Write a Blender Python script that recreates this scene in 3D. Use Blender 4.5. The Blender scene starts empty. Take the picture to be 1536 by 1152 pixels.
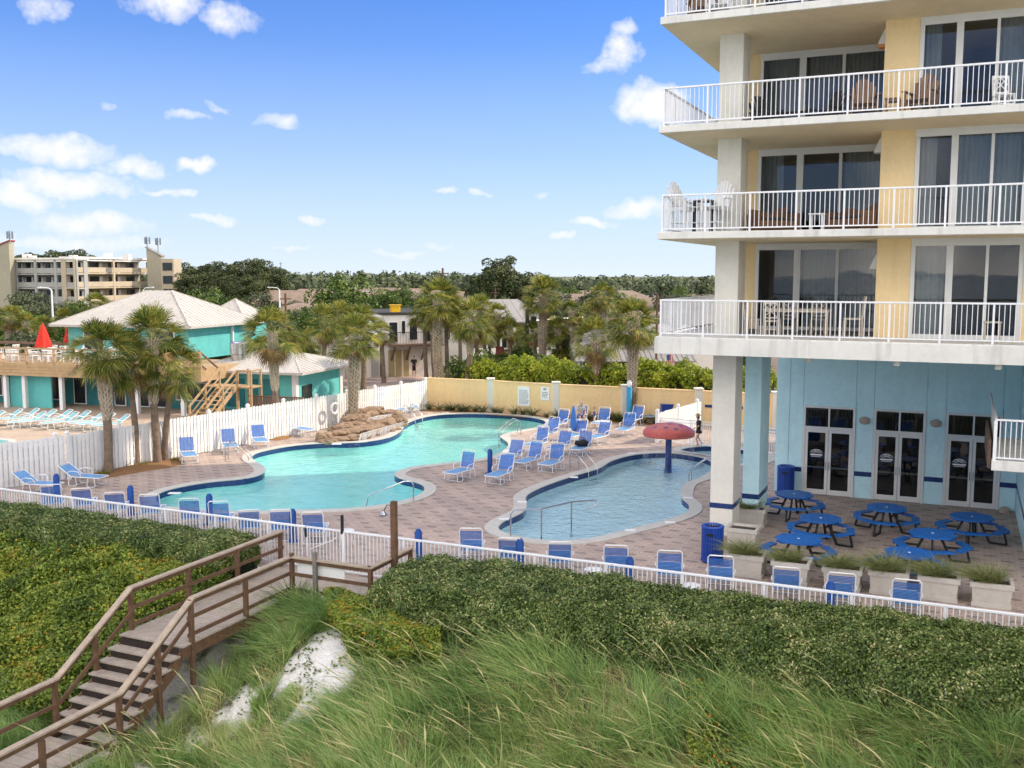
import bpy, bmesh, math, random
import numpy as np
from math import sin, cos, pi, radians as R, sqrt, atan2
from mathutils import Vector, Matrix
from mathutils.geometry import tessellate_polygon

random.seed(7)
rng = np.random.default_rng(11)
sc = bpy.context.scene
C = sc.collection

# ---------------------------------------------------------------- camera
F, HC, TH = 1500.0, 8.0, math.atan(163 / 1500)
cT, sT = cos(TH), sin(TH)
cam = bpy.data.cameras.new('camera')
camo = bpy.data.objects.new('camera', cam)
C.objects.link(camo)
cam.sensor_width = 36.0
cam.lens = 36.0 * F / 1536
cam.clip_start, cam.clip_end = 0.2, 8000
camo.location = (0, 0, HC)
camo.rotation_euler = (pi / 2 - TH, 0, 0)
sc.camera = camo


def at(px, py, z=0.0):
    """survey point: where the sight line of a photo pixel meets the level z"""
    a, b = (px - 768) / F, (576 - py) / F
    r = (a, cT + b * sT, b * cT - sT)
    t = (z - HC) / r[2]
    return (r[0] * t, r[1] * t, z)


def atd(px, py, d):
    """survey point at distance d in front"""
    a, b = (px - 768) / F, (576 - py) / F
    r = (a, cT + b * sT, b * cT - sT)
    t = d / r[1]
    return (r[0] * t, d, HC + r[2] * t)


O = (4.34, 29.2)
U = (.912, -.410)
V = (.410, .912)
RU = atan2(-.410, .912)


def uvw(u, v, z=0.0):
    return (O[0] + u * U[0] + v * V[0], O[1] + u * U[1] + v * V[1], z)


# ---------------------------------------------------------------- materials
MATS = {}


def nodes_of(name):
    m = bpy.data.materials.new(name)
    m.use_nodes = True
    nt = m.node_tree
    b = nt.nodes['Principled BSDF']
    return m, nt, b


def N(nt, t, **kw):
    n = nt.nodes.new(t)
    for k, v in kw.items():
        if k in n.inputs.keys():
            n.inputs[k].default_value = v
        else:
            setattr(n, k, v)
    return n


def math_n(nt, op, a, b=None, c=None):
    n = nt.nodes.new('ShaderNodeMath')
    n.operation = op
    for i, x in enumerate((a, b, c)):
        if x is None:
            continue
        if isinstance(x, (int, float)):
            n.inputs[i].default_value = x
        else:
            nt.links.new(x, n.inputs[i])
    return n.outputs[0]


def mixc(nt, fac, a, b):
    n = nt.nodes.new('ShaderNodeMix')
    n.data_type = 'RGBA'
    for s, x in ((0, fac), (6, a), (7, b)):
        if isinstance(x, (int, float)):
            n.inputs[s].default_value = x
        elif isinstance(x, tuple):
            n.inputs[s].default_value = x if len(x) == 4 else x + (1,)
        else:
            nt.links.new(x, n.inputs[s])
    return n.outputs[2]


def ramp(nt, fac, stops):
    n = nt.nodes.new('ShaderNodeValToRGB')
    e = n.color_ramp.elements
    while len(e) < len(stops):
        e.new(0.5)
    for i, (p, c) in enumerate(stops):
        e[i].position = p
        e[i].color = c if len(c) == 4 else tuple(c) + (1,)
    nt.links.new(fac, n.inputs[0])
    return n.outputs[0]


def M(name, col, rough=.6, var=.18, scale=2.5, bump=0.0, bscale=60, metal=0.0, spec=.4, dirt=0.0):
    """painted / stone / wood surface: base colour broken up by two noises, fine bump, faint grime streaks"""
    if name in MATS:
        return MATS[name]
    m, nt, b = nodes_of(name)
    tc = N(nt, 'ShaderNodeTexCoord')
    n1 = N(nt, 'ShaderNodeTexNoise', Scale=scale, Detail=6.0, Roughness=.65)
    n2 = N(nt, 'ShaderNodeTexNoise', Scale=scale * 9, Detail=3.0)
    geo = N(nt, 'ShaderNodeNewGeometry')
    nt.links.new(geo.outputs['Position'], n1.inputs['Vector'])
    nt.links.new(geo.outputs['Position'], n2.inputs['Vector'])
    s = math_n(nt, 'ADD', math_n(nt, 'MULTIPLY', n1.outputs[0], .65), math_n(nt, 'MULTIPLY', n2.outputs[0], .35))
    lo = tuple(max(0, c * (1 - var * 1.6)) for c in col)
    hi = tuple(min(1, c * (1 + var * 1.3)) for c in col)
    out = ramp(nt, s, [(.30, lo), (.5, col), (.70, hi)])
    if dirt:
        mp = N(nt, 'ShaderNodeMapping')
        mp.inputs['Scale'].default_value = (3.0, 3.0, .35)
        nt.links.new(geo.outputs['Position'], mp.inputs[0])
        n3 = N(nt, 'ShaderNodeTexNoise', Scale=1.2, Detail=5.0)
        nt.links.new(mp.outputs[0], n3.inputs['Vector'])
        f = ramp(nt, n3.outputs[0], [(.52, (0, 0, 0)), (.75, (dirt, dirt, dirt))])
        out = mixc(nt, f, out, tuple(c * .55 for c in col))
    nt.links.new(out, b.inputs['Base Color'])
    b.inputs['Roughness'].default_value = rough
    b.inputs['Metallic'].default_value = metal
    b.inputs['Specular IOR Level'].default_value = spec
    if bump:
        n4 = N(nt, 'ShaderNodeTexNoise', Scale=bscale, Detail=4.0)
        nt.links.new(geo.outputs['Position'], n4.inputs['Vector'])
        bp = N(nt, 'ShaderNodeBump', Strength=bump, Distance=.02)
        nt.links.new(n4.outputs[0], bp.inputs['Height'])
        nt.links.new(bp.outputs[0], b.inputs['Normal'])
    MATS[name] = m
    return m


def leafmat(name, stops, trans=.25, rough=.5, patch=.5, pscale=.8):
    """foliage: every leaf takes its own tone, clumps drift lighter and darker, a little light passes through"""
    m, nt, b = nodes_of(name)
    geo = N(nt, 'ShaderNodeNewGeometry')
    n1 = N(nt, 'ShaderNodeTexNoise', Scale=pscale, Detail=3.0)
    nt.links.new(geo.outputs['Position'], n1.inputs['Vector'])
    f = math_n(nt, 'ADD', math_n(nt, 'MULTIPLY', geo.outputs['Random Per Island'], 1 - patch),
               math_n(nt, 'MULTIPLY', math_n(nt, 'MULTIPLY_ADD', n1.outputs[0], 2.2, -.6), patch))
    f = math_n(nt, 'MULTIPLY_ADD', f, 1.35, -.175)
    col = ramp(nt, f, stops)
    nt.links.new(col, b.inputs['Base Color'])
    b.inputs['Roughness'].default_value = rough
    b.inputs['Specular IOR Level'].default_value = .35
    if trans:
        tr = N(nt, 'ShaderNodeBsdfTranslucent')
        nt.links.new(col, tr.inputs[0])
        mx = N(nt, 'ShaderNodeMixShader')
        mx.inputs[0].default_value = trans
        out = nt.nodes['Material Output']
        nt.links.new(b.outputs[0], mx.inputs[1])
        nt.links.new(tr.outputs[0], mx.inputs[2])
        nt.links.new(mx.outputs[0], out.inputs[0])
    MATS[name] = m
    return m


def glassmat(name, tint, dark, refl=.5):
    """window pane: tinted see-through with a clear mirror coat"""
    m, nt, b = nodes_of(name)
    nt.nodes.remove(b)
    out = nt.nodes['Material Output']
    tr = N(nt, 'ShaderNodeBsdfTransparent')
    tr.inputs[0].default_value = tint + (1,)
    gl = N(nt, 'ShaderNodeBsdfGlossy', Roughness=.02)
    gl.inputs[0].default_value = (dark, dark, dark * 1.03, 1)
    geo = N(nt, 'ShaderNodeNewGeometry')
    n1 = N(nt, 'ShaderNodeTexNoise', Scale=.7, Detail=2.0)
    nt.links.new(geo.outputs['Position'], n1.inputs['Vector'])
    bp = N(nt, 'ShaderNodeBump', Strength=.04, Distance=.1)
    nt.links.new(n1.outputs[0], bp.inputs['Height'])
    nt.links.new(bp.outputs[0], gl.inputs['Normal'])
    lw = N(nt, 'ShaderNodeLayerWeight', Blend=refl)
    mx = N(nt, 'ShaderNodeMixShader')
    nt.links.new(math_n(nt, 'MULTIPLY', lw.outputs['Fresnel'], math_n(nt, 'SUBTRACT', 1.0, geo.outputs['Backfacing'])), mx.inputs[0])
    nt.links.new(tr.outputs[0], mx.inputs[1])
    nt.links.new(gl.outputs[0], mx.inputs[2])
    nt.links.new(mx.outputs[0], out.inputs[0])
    MATS[name] = m
    return m


def watermat(name, tint, scale, strength, rough=.03):
    m, nt, b = nodes_of(name)
    nt.nodes.remove(b)
    out = nt.nodes['Material Output']
    geo = N(nt, 'ShaderNodeNewGeometry')
    n1 = N(nt, 'ShaderNodeTexNoise', Scale=scale, Detail=4.0, Roughness=.6, Distortion=.6)
    n2 = N(nt, 'ShaderNodeTexNoise', Scale=scale * 3.1, Detail=2.0)
    nt.links.new(geo.outputs['Position'], n1.inputs['Vector'])
    nt.links.new(geo.outputs['Position'], n2.inputs['Vector'])
    h = math_n(nt, 'ADD', n1.outputs[0], math_n(nt, 'MULTIPLY', n2.outputs[0], .35))
    bp = N(nt, 'ShaderNodeBump', Strength=strength, Distance=.06)
    nt.links.new(h, bp.inputs['Height'])
    tr = N(nt, 'ShaderNodeBsdfTransparent')
    tr.inputs[0].default_value = tint + (1,)
    gl = N(nt, 'ShaderNodeBsdfGlossy', Roughness=rough)
    nt.links.new(bp.outputs[0], gl.inputs['Normal'])
    fr = N(nt, 'ShaderNodeFresnel', IOR=1.33)
    nt.links.new(bp.outputs[0], fr.inputs['Normal'])
    mx = N(nt, 'ShaderNodeMixShader')
    nt.links.new(math_n(nt, 'MULTIPLY', fr.outputs[0], math_n(nt, 'SUBTRACT', 1.0, geo.outputs['Backfacing'])), mx.inputs[0])
    nt.links.new(tr.outputs[0], mx.inputs[1])
    nt.links.new(gl.outputs[0], mx.inputs[2])
    nt.links.new(mx.outputs[0], out.inputs[0])
    MATS[name] = m
    return m


# ---------------------------------------------------------------- mesh building
def link(o, parent=None):
    C.objects.link(o)
    if parent is not None:
        o.parent = parent
    return o


class MB:
    def __init__(s):
        s.v, s.f = [], []

    def add(s, vs, fs):
        n = len(s.v)
        s.v += [tuple(p) for p in vs]
        s.f += [tuple(i + n for i in f) for f in fs]
        return s

    def box(s, x0, x1, y0, y1, z0, z1):
        return s.add([(x0, y0, z0), (x1, y0, z0), (x1, y1, z0), (x0, y1, z0), (x0, y0, z1), (x1, y0, z1), (x1, y1, z1), (x0, y1, z1)],
                     [(3, 2, 1, 0), (4, 5, 6, 7), (0, 1, 5, 4), (1, 2, 6, 5), (2, 3, 7, 6), (3, 0, 4, 7)])

    def bbox(s, x0, x1, y0, y1, z0, z1, b=.01):
        """box with chamfered edges"""
        bm = bmesh.new()
        bmesh.ops.create_cube(bm, size=1)
        for v in bm.verts:
            v.co = ((x0 + x1) / 2 + v.co.x * (x1 - x0), (y0 + y1) / 2 + v.co.y * (y1 - y0), (z0 + z1) / 2 + v.co.z * (z1 - z0))
        bmesh.ops.bevel(bm, geom=bm.edges[:], offset=b, segments=1, affect='EDGES')
        return s.bm(bm)

    def bm(s, bm, mat=None):
        bm.verts.index_update()
        vs = [(mat @ v.co if mat else v.co)[:] for v in bm.verts]
        fs = [[v.index for v in f.verts] for f in bm.faces]
        bm.free()
        return s.add(vs, fs)

    def bar(s, p, q, w, h, up=(0, 0, 1)):
        """rectangular bar from p to q, w across, h along up"""
        p, q = Vector(p), Vector(q)
        d = (q - p).normalized()
        up = Vector(up)
        x = d.cross(up)
        if x.length < 1e-4:
            x = d.cross(Vector((1, 0, 0)))
        x.normalize()
        y = x.cross(d)
        vs = []
        for o in (p, q):
            for a, b in ((-1, -1), (1, -1), (1, 1), (-1, 1)):
                vs.append((o + x * a * w / 2 + y * b * h / 2)[:])
        return s.add(vs, [(0, 1, 2, 3), (7, 6, 5, 4), (0, 4, 5, 1), (1, 5, 6, 2), (2, 6, 7, 3), (3, 7, 4, 0)])

    def tube(s, pts, r, n=6, cap=True):
        pts = [Vector(p) for p in pts]
        rs = r if isinstance(r, (list, tuple)) else [r] * len(pts)
        vs, fs = [], []
        px = None
        for i, p in enumerate(pts):
            a = pts[max(0, i - 1)]
            b = pts[min(len(pts) - 1, i + 1)]
            d = (b - a).normalized()
            if px is None:
                px = d.orthogonal().normalized()
            else:
                px = (px - d * px.dot(d))
                px = px.normalized() if px.length > 1e-5 else d.orthogonal().normalized()
            py = d.cross(px)
            for k in range(n):
                t = 2 * pi * k / n
                vs.append((p + (px * cos(t) + py * sin(t)) * rs[i])[:])
        for i in range(len(pts) - 1):
            for k in range(n):
                k2 = (k + 1) % n
                fs.append((i * n + k, i * n + k2, (i + 1) * n + k2, (i + 1) * n + k))
        if cap:
            fs.append(tuple(reversed(range(n))))
            fs.append(tuple((len(pts) - 1) * n + k for k in range(n)))
        return s.add(vs, fs)

    def lathe(s, prof, n=16, c=(0, 0, 0), sy=1.0):
        """prof: (r, z) from bottom to top"""
        vs, fs = [], []
        for r, z in prof:
            for k in range(n):
                t = 2 * pi * k / n
                vs.append((c[0] + r * cos(t), c[1] + r * sin(t) * sy, c[2] + z))
        for i in range(len(prof) - 1):
            for k in range(n):
                k2 = (k + 1) % n
                fs.append((i * n + k, i * n + k2, (i + 1) * n + k2, (i + 1) * n + k))
        fs.append(tuple(reversed(range(n))))
        fs.append(tuple((len(prof) - 1) * n + k for k in range(n)))
        return s.add(vs, fs)

    def prism(s, poly, z0, z1):
        n = len(poly)
        vs = [(p[0], p[1], z0) for p in poly] + [(p[0], p[1], z1) for p in poly]
        fs = [tuple(reversed(range(n))), tuple(range(n, 2 * n))]
        fs += [(i, (i + 1) % n, n + (i + 1) % n, n + i) for i in range(n)]
        return s.add(vs, fs)

    def quad(s, *p):
        return s.add(p, [tuple(range(len(p)))])

    def panel(s, poly, d):
        """flat polygon (3D points) thickened by the vector d"""
        n = len(poly)
        vs = [tuple(p) for p in poly] + [tuple(a + b for a, b in zip(p, d)) for p in poly]
        return s.add(vs, [tuple(reversed(range(n))), tuple(range(n, 2 * n))] + [(i, (i + 1) % n, n + (i + 1) % n, n + i) for i in range(n)])

    def xform(s, mat):
        s.v = [(mat @ Vector(p))[:] for p in s.v]
        return s

    def build(s, name, mat, parent=None, smooth=False):
        me = bpy.data.meshes.new(name)
        me.from_pydata(s.v, [], s.f)
        me.materials.append(mat)
        bm = bmesh.new()
        bm.from_mesh(me)
        bmesh.ops.recalc_face_normals(bm, faces=bm.faces[:])
        bm.to_mesh(me)
        bm.free()
        if smooth:
            me.polygons.foreach_set('use_smooth', [True] * len(me.polygons))
            try:
                me.set_sharp_from_angle(angle=R(40))
            except Exception:
                pass
        return link(bpy.data.objects.new(name, me), parent)


def np_mesh(name, verts, faces_n, mat, parent=None, smooth=False):
    """verts (K,n,3): K separate n-gons"""
    K, n, _ = verts.shape
    me = bpy.data.meshes.new(name)
    me.vertices.add(K * n)
    me.vertices.foreach_set('co', verts.reshape(-1).astype(np.float32))
    me.loops.add(K * n)
    me.loops.foreach_set('vertex_index', np.arange(K * n, dtype=np.int32))
    me.polygons.add(K)
    me.polygons.foreach_set('loop_start', np.arange(0, K * n, n, dtype=np.int32))
    me.update(calc_edges=True)
    me.materials.append(mat)
    return me


def np_strips(name, P, mat):
    """P (K,S,2,3): K ribbons of S cross sections"""
    K, S = P.shape[:2]
    me = bpy.data.meshes.new(name)
    me.vertices.add(K * S * 2)
    me.vertices.foreach_set('co', P.reshape(-1).astype(np.float32))
    base = (np.arange(K) * S * 2)[:, None, None]
    seg = (np.arange(S - 1) * 2)[None, :, None]
    q = base + seg + np.array([0, 1, 3, 2])[None, None, :]
    nf = K * (S - 1)
    me.loops.add(nf * 4)
    me.loops.foreach_set('vertex_index', q.reshape(-1).astype(np.int32))
    me.polygons.add(nf)
    me.polygons.foreach_set('loop_start', np.arange(0, nf * 4, 4, dtype=np.int32))
    me.update(calc_edges=True)
    me.materials.append(mat)
    return me


def unit(a):
    return a / np.maximum(np.linalg.norm(a, axis=-1, keepdims=True), 1e-6)


def leaves(pos, nrm, L, W, spread=.8):
    """diamond leaves at pos facing roughly nrm; returns (K,4,3)"""
    K = len(pos)
    n = unit(nrm + rng.normal(0, spread, (K, 3)))
    t = unit(np.cross(n, rng.normal(0, 1, (K, 3))))
    b = np.cross(n, t)
    L = (np.asarray(L) * rng.uniform(.7, 1.3, K))[:, None]
    W = (np.asarray(W) * rng.uniform(.7, 1.3, K))[:, None]
    k = (n * L * .15)
    return np.stack([pos - t * L / 2, pos + b * W / 2 + k, pos + t * L / 2, pos - b * W / 2 + k], 1)


def obj(name, me, parent=None):
    return link(bpy.data.objects.new(name, me), parent)


def tag(o, label=None, cat=None, group=None, kind=None):
    if label:
        o['label'] = label
    if cat:
        o['category'] = cat
    if group:
        o['group'] = group
    if kind:
        o['kind'] = kind
    return o


def struct(o):
    o['kind'] = 'structure'
    return o


def thing(name, label, cat, loc=(0, 0, 0), rz=0.0, group=None, sc_=1.0):
    o = bpy.data.objects.new(name, None)
    o.empty_display_size = .3
    C.objects.link(o)
    o.location = loc
    o.rotation_euler = (0, 0, rz)
    o.scale = (sc_,) * 3
    return tag(o, label, cat, group)


def dup(root, loc, rz, label, group=None, s=None):
    def cp(o, parent):
        c = o.copy()
        C.objects.link(c)
        if parent is not None:
            c.parent = parent
        for ch in KIDS.get(o.name, ()):
            cp(ch, c)
        return c
    r = cp(root, None)
    r.location = loc
    r.rotation_euler = (0, 0, rz)
    r['label'] = label
    if group:
        r['group'] = group
    if s is not None:
        r.scale = (s,) * 3 if not isinstance(s, tuple) else s
    return r


KIDS = {}


def proto(root):
    """remember the parts of a thing that will be copied"""
    def rec(o):
        KIDS[o.name] = list(o.children)
        for c in o.children:
            rec(c)
    bpy.context.view_layer.update()
    rec(root)
    return root


class Series:
    """first use moves the original, later uses copy it"""
    def __init__(s, root):
        s.root, s.used = proto(root), False

    def put(s, loc, rz, label, group=None, sc_=None):
        if not s.used:
            s.used = True
            r = s.root
            r.location = loc
            r.rotation_euler = (0, 0, rz)
            r['label'] = label
            if group:
                r['group'] = group
            if sc_ is not None:
                r.scale = (sc_,) * 3 if not isinstance(sc_, tuple) else sc_
            return r
        return dup(s.root, loc, rz, label, group, sc_)


ORD = ['first', 'second', 'third', 'fourth', 'fifth', 'sixth', 'seventh', 'eighth', 'ninth', 'tenth', 'eleventh', 'twelfth', 'thirteenth',
       'fourteenth', 'fifteenth', 'sixteenth', 'seventeenth', 'eighteenth', 'nineteenth', 'twentieth']


def smooth_loop(pts, n=6):
    """closed Catmull-Rom through 2D points"""
    out = []
    K = len(pts)
    for i in range(K):
        p0, p1, p2, p3 = (pts[(i + j - 1) % K] for j in range(4))
        for k in range(n):
            t = k / n
            out.append(tuple(.5 * (2 * b + (c - a) * t + (2 * a - 5 * b + 4 * c - d) * t * t + (3 * b - a - 3 * c + d) * t ** 3)
                             for a, b, c, d in zip(p0[:2], p1[:2], p2[:2], p3[:2])))
    return out


def area(p):
    return sum(a[0] * b[1] - b[0] * a[1] for a, b in zip(p, p[1:] + p[:1])) / 2


def offset_loop(p, d):
    if area(p) < 0:
        p = p[::-1]
    n = len(p)
    out = []
    for i in range(n):
        a, b = p[i - 1], p[(i + 1) % n]
        tx, ty = b[0] - a[0], b[1] - a[1]
        l = sqrt(tx * tx + ty * ty) or 1
        out.append((p[i][0] + ty / l * d, p[i][1] - tx / l * d))
    # relax folds
    for _ in range(3):
        out = [tuple(.5 * q[k] + .25 * (out[i - 1][k] + out[(i + 1) % n][k]) for k in (0, 1)) for i, q in enumerate(out)]
    return out


def sheet(name, outer, holes, z, mat, parent=None):
    loops = [[Vector((p[0], p[1], 0)) for p in outer]] + [[Vector((p[0], p[1], 0)) for p in h] for h in holes]
    tris = tessellate_polygon(loops)
    flat = [(v.x, v.y, z) for l in loops for v in l]
    mb = MB()
    mb.add(flat, tris)
    o = mb.build(name, mat, parent)
    # face up
    me = o.data
    if sum(p.normal.z for p in me.polygons) < 0:
        me.flip_normals()
    return o

# ---------------------------------------------------------------- palette
white_paint = M('white_paint', (.78, .79, .80), .45, .05, 1.2, dirt=.25)
rail_white = M('rail_white', (.80, .81, .83), .35, .04, 2)
fence_white = M('fence_white', (.80, .80, .79), .55, .07, 1.5, dirt=.25)
stucco_white = M('stucco_white', (.72, .70, .63), .85, .06, .8, bump=.35, bscale=45, dirt=.18)
slab_white = M('slab_white', (.70, .69, .65), .8, .07, .7, bump=.25, bscale=30, dirt=.55)
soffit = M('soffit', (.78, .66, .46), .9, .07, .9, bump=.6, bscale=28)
stucco_yellow = M('stucco_yellow', (.84, .64, .35), .85, .06, .9, bump=.4, bscale=45, dirt=.1)
wall_yellow = M('wall_yellow', (.80, .58, .30), .85, .07, .6, bump=.4, bscale=30, dirt=.2)
stucco_blue = M('stucco_blue', (.58, .84, .90), .8, .07, .8, bump=.4, bscale=45, dirt=.12)
tile_blue = M('tile_blue', (.018, .045, .16), .25, .3, 8)
alu_white = M('alu_white', (.72, .72, .70), .4, .04, 2)
curtain_m = M('curtain_m', (.62, .64, .63), .9, .08, 3)
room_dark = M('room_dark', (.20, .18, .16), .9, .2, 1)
steel = M('steel', (.55, .56, .58), .25, .1, 4, metal=1.0)
steel_dark = M('steel_dark', (.30, .31, .33), .35, .15, 4, metal=.8)
black_metal = M('black_metal', (.015, .015, .017), .5, .2, 4)
strap_blue = M('strap_blue', (.045, .16, .50), .5, .2, 6)
strap_blue_light = M('strap_blue_light', (.15, .33, .60), .55, .15, 6)
strap_teal = M('strap_teal', (.25, .52, .55), .55, .12, 5)
hdpe_blue = M('hdpe_blue', (.012, .125, .44), .5, .15, 5, bump=.15, bscale=90)
can_blue = M('can_blue', (.012, .06, .34), .4, .15, 5)
post_blue = M('post_blue', (.012, .07, .30), .55, .15, 6)
light_blue_post = M('light_blue_post', (.03, .30, .52), .6, .15, 4)
concrete = M('concrete', (.56, .53, .48), .85, .1, 2.5, bump=.3, bscale=60, dirt=.3)
coping_m = M('coping_m', (.52, .50, .46), .8, .1, 3, bump=.2, bscale=60)
soil = M('soil', (.07, .05, .035), .95, .3, 8, bump=.5)
mulch = M('mulch', (.26, .14, .06), .95, .35, 12, bump=.8, bscale=50)
wood_dark = M('wood_dark', (.14, .078, .044), .75, .3, 5, bump=.3, bscale=50)
wood_top = M('wood_top', (.40, .32, .245), .75, .2, 5, bump=.3, bscale=50)
wood_deck = M('wood_deck', (.40, .34, .285), .8, .18, 4, bump=.4, bscale=40)
wood_tan = M('wood_tan', (.42, .29, .16), .8, .2, 3, bump=.3)
wood_brown = M('wood_brown', (.16, .10, .07), .7, .25, 5)
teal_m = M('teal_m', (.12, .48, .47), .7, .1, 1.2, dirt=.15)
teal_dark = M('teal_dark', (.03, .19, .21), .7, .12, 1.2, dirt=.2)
roof_metal = M('roof_metal', (.46, .435, .40), .55, .08, .6, dirt=.35)
roof_brown = M('roof_brown', (.22, .165, .125), .9, .2, .8)
roof_grey = M('roof_grey', (.27, .26, .25), .8, .1, .8, dirt=.2)
motel_beige = M('motel_beige', (.48, .40, .29), .85, .08, .25, dirt=.15)
motel_grey_shade = M('motel_grey_shade', (.38, .37, .35), .85, .08, .25, dirt=.2)  # shade of the motel's left wing put into the wall colour
house_white = M('house_white', (.84, .80, .75), .75, .06, .4, dirt=.15)
house_grey = M('house_grey', (.33, .32, .30), .8, .1, .5)
red_fabric = M('red_fabric', (.62, .03, .015), .8, .15, 3)
red_gloss = M('red_gloss', (.50, .10, .085), .4, .25, 2, dirt=.3)
dot_blue = M('dot_blue', (.10, .06, .16), .4, .2, 4)
yellow_sign = M('yellow_sign', (.85, .50, .02), .5, .05, 4)
sign_white = M('sign_white', (.78, .78, .77), .5, .04, 4)
ink = M('ink', (.05, .05, .06), .6, .1, 5)
decal = M('decal', (.80, .82, .84), .6, .04, 5)
rock_m = M('rock_m', (.27, .185, .12), .8, .55, 3.2, bump=1.0, bscale=7)
skin_m = M('skin_m', (.55, .32, .22), .55, .08, 10)
hair_m = M('hair_m', (.09, .05, .03), .7, .3, 30)
hair_grey = M('hair_grey', (.42, .38, .34), .7, .2, 30)
cloth_black = M('cloth_black', (.02, .02, .024), .85, .3, 10)
cloth_grey = M('cloth_grey', (.45, .44, .46), .85, .15, 12)
cloth_blue = M('cloth_blue', (.06, .12, .35), .85, .3, 12)
wicker = M('wicker', (.17, .085, .045), .7, .35, 25, bump=.4, bscale=80)
poly_brown = M('poly_brown', (.23, .145, .095), .6, .15, 6)
poly_white = M('poly_white', (.74, .75, .75), .5, .04, 4)
wood_pale = M('wood_pale', (.50, .44, .36), .7, .12, 6)
trunk_m = M('trunk_m', (.20, .145, .105), .9, .35, 6, bump=.8, bscale=25)
boot_m = M('boot_m', (.50, .42, .32), .9, .35, 5, bump=.5, bscale=30)
bark_m = M('bark_m', (.12, .085, .06), .95, .3, 3, bump=.8, bscale=12)
asphalt = M('asphalt', (.30, .24, .22), .9, .12, .5)
glass_condo = glassmat('glass_condo', (.66, .69, .70), .85, .42)
glass_door = glassmat('glass_door', (.58, .61, .62), .85, .46)
glass_far = M('glass_far', (.03, .035, .04), .12, .3, 1)
lamp_glow, _nt, _b = nodes_of('lamp_glow')
_b.inputs['Emission Color'].default_value = (1, .72, .42, 1)
_b.inputs['Emission Strength'].default_value = 6.0

palm_green = leafmat('palm_green', [(0, (.045, .085, .02)), (.45, (.15, .19, .036)), (.75, (.32, .30, .055)), (1, (.54, .44, .10))], .40, .45, .35, .9)
palm_dead = leafmat('palm_dead', [(0, (.12, .075, .03)), (.6, (.27, .17, .065)), (1, (.40, .28, .12))], .2, .7, .3, 1)
hedge_leaf = leafmat('hedge_leaf', [(0, (.035, .06, .016)), (.45, (.115, .18, .042)), (.76, (.23, .31, .08)), (.92, (.42, .42, .17)), (1, (.58, .52, .27))], .2, .35, .38, 1.6)
hedge_bright = leafmat('hedge_bright', [(0, (.08, .14, .014)), (.5, (.30, .38, .025)), (1, (.60, .60, .07))], .35, .4, .4, 1.0)
cover_leaf = leafmat('cover_leaf', [(0, (.045, .08, .014)), (.5, (.16, .24, .03)), (.80, (.34, .40, .055)), (.96, (.36, .35, .05)), (1, (.42, .26, .04))], .25, .45, .5, .9)
flower_m = leafmat('flower_m', [(0, (.50, .16, .01)), (1, (.70, .36, .02))], .2, .6, .2, 2)
pine_leaf = leafmat('pine_leaf', [(0, (.018, .032, .012)), (.5, (.055, .078, .024)), (1, (.15, .16, .055))], .12, .6, .5, .25)
far_leaf = leafmat('far_leaf', [(0, (.040, .058, .034)), (.5, (.085, .11, .055)), (1, (.18, .20, .10))], .1, .7, .55, .06)  # paler tones, distance haze mixed into the leaf colour
broad_leaf = leafmat('broad_leaf', [(0, (.03, .06, .012)), (.5, (.09, .15, .025)), (1, (.20, .26, .05))], .25, .5, .5, .5)
grass_m = leafmat('grass_m', [(0, (.10, .17, .05)), (.38, (.21, .36, .10)), (.74, (.38, .50, .15)), (1, (.60, .58, .28))], .3, .5, .55, .55)
oat_m = leafmat('oat_m', [(0, (.32, .34, .12)), (.6, (.56, .52, .23)), (1, (.68, .56, .30))], .3, .6, .3, 1)
tuft_m = leafmat('tuft_m', [(0, (.11, .15, .05)), (.6, (.24, .28, .09)), (1, (.40, .36, .16))], .3, .5, .3, 3)

# ---------------------------------------------------------------- daylight
SUN_AZ = atan2(.975, .222)
SUN_EL = R(36)
w = bpy.data.worlds.new('World')
sc.world = w
w.use_nodes = True
w.cycles.sampling_method = 'MANUAL'
w.cycles.sample_map_resolution = 512
nt = w.node_tree
bg = nt.nodes['Background']
sky = nt.nodes.new('ShaderNodeTexSky')
sky.sky_type = 'NISHITA'
sky.sun_disc = False
sky.sun_elevation = SUN_EL
sky.sun_rotation = SUN_AZ
sky.altitude = 0
sky.air_density = 1.0
sky.dust_density = .35
sky.ozone_density = 3.0
bg.inputs[1].default_value = SKY_STRENGTH = .13
hs = N(nt, 'ShaderNodeHueSaturation')
hs.inputs['Saturation'].default_value = 1.12
hs.inputs['Value'].default_value = 1.0
nt.links.new(sky.outputs[0], hs.inputs['Color'])
tc = N(nt, 'ShaderNodeTexCoord')
sep = N(nt, 'ShaderNodeSeparateXYZ')
nt.links.new(tc.outputs['Generated'], sep.inputs[0])
az0 = math_n(nt, 'ARCTAN2', sep.outputs[0], sep.outputs[1])
el0 = math_n(nt, 'ARCSINE', sep.outputs[2])
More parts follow.
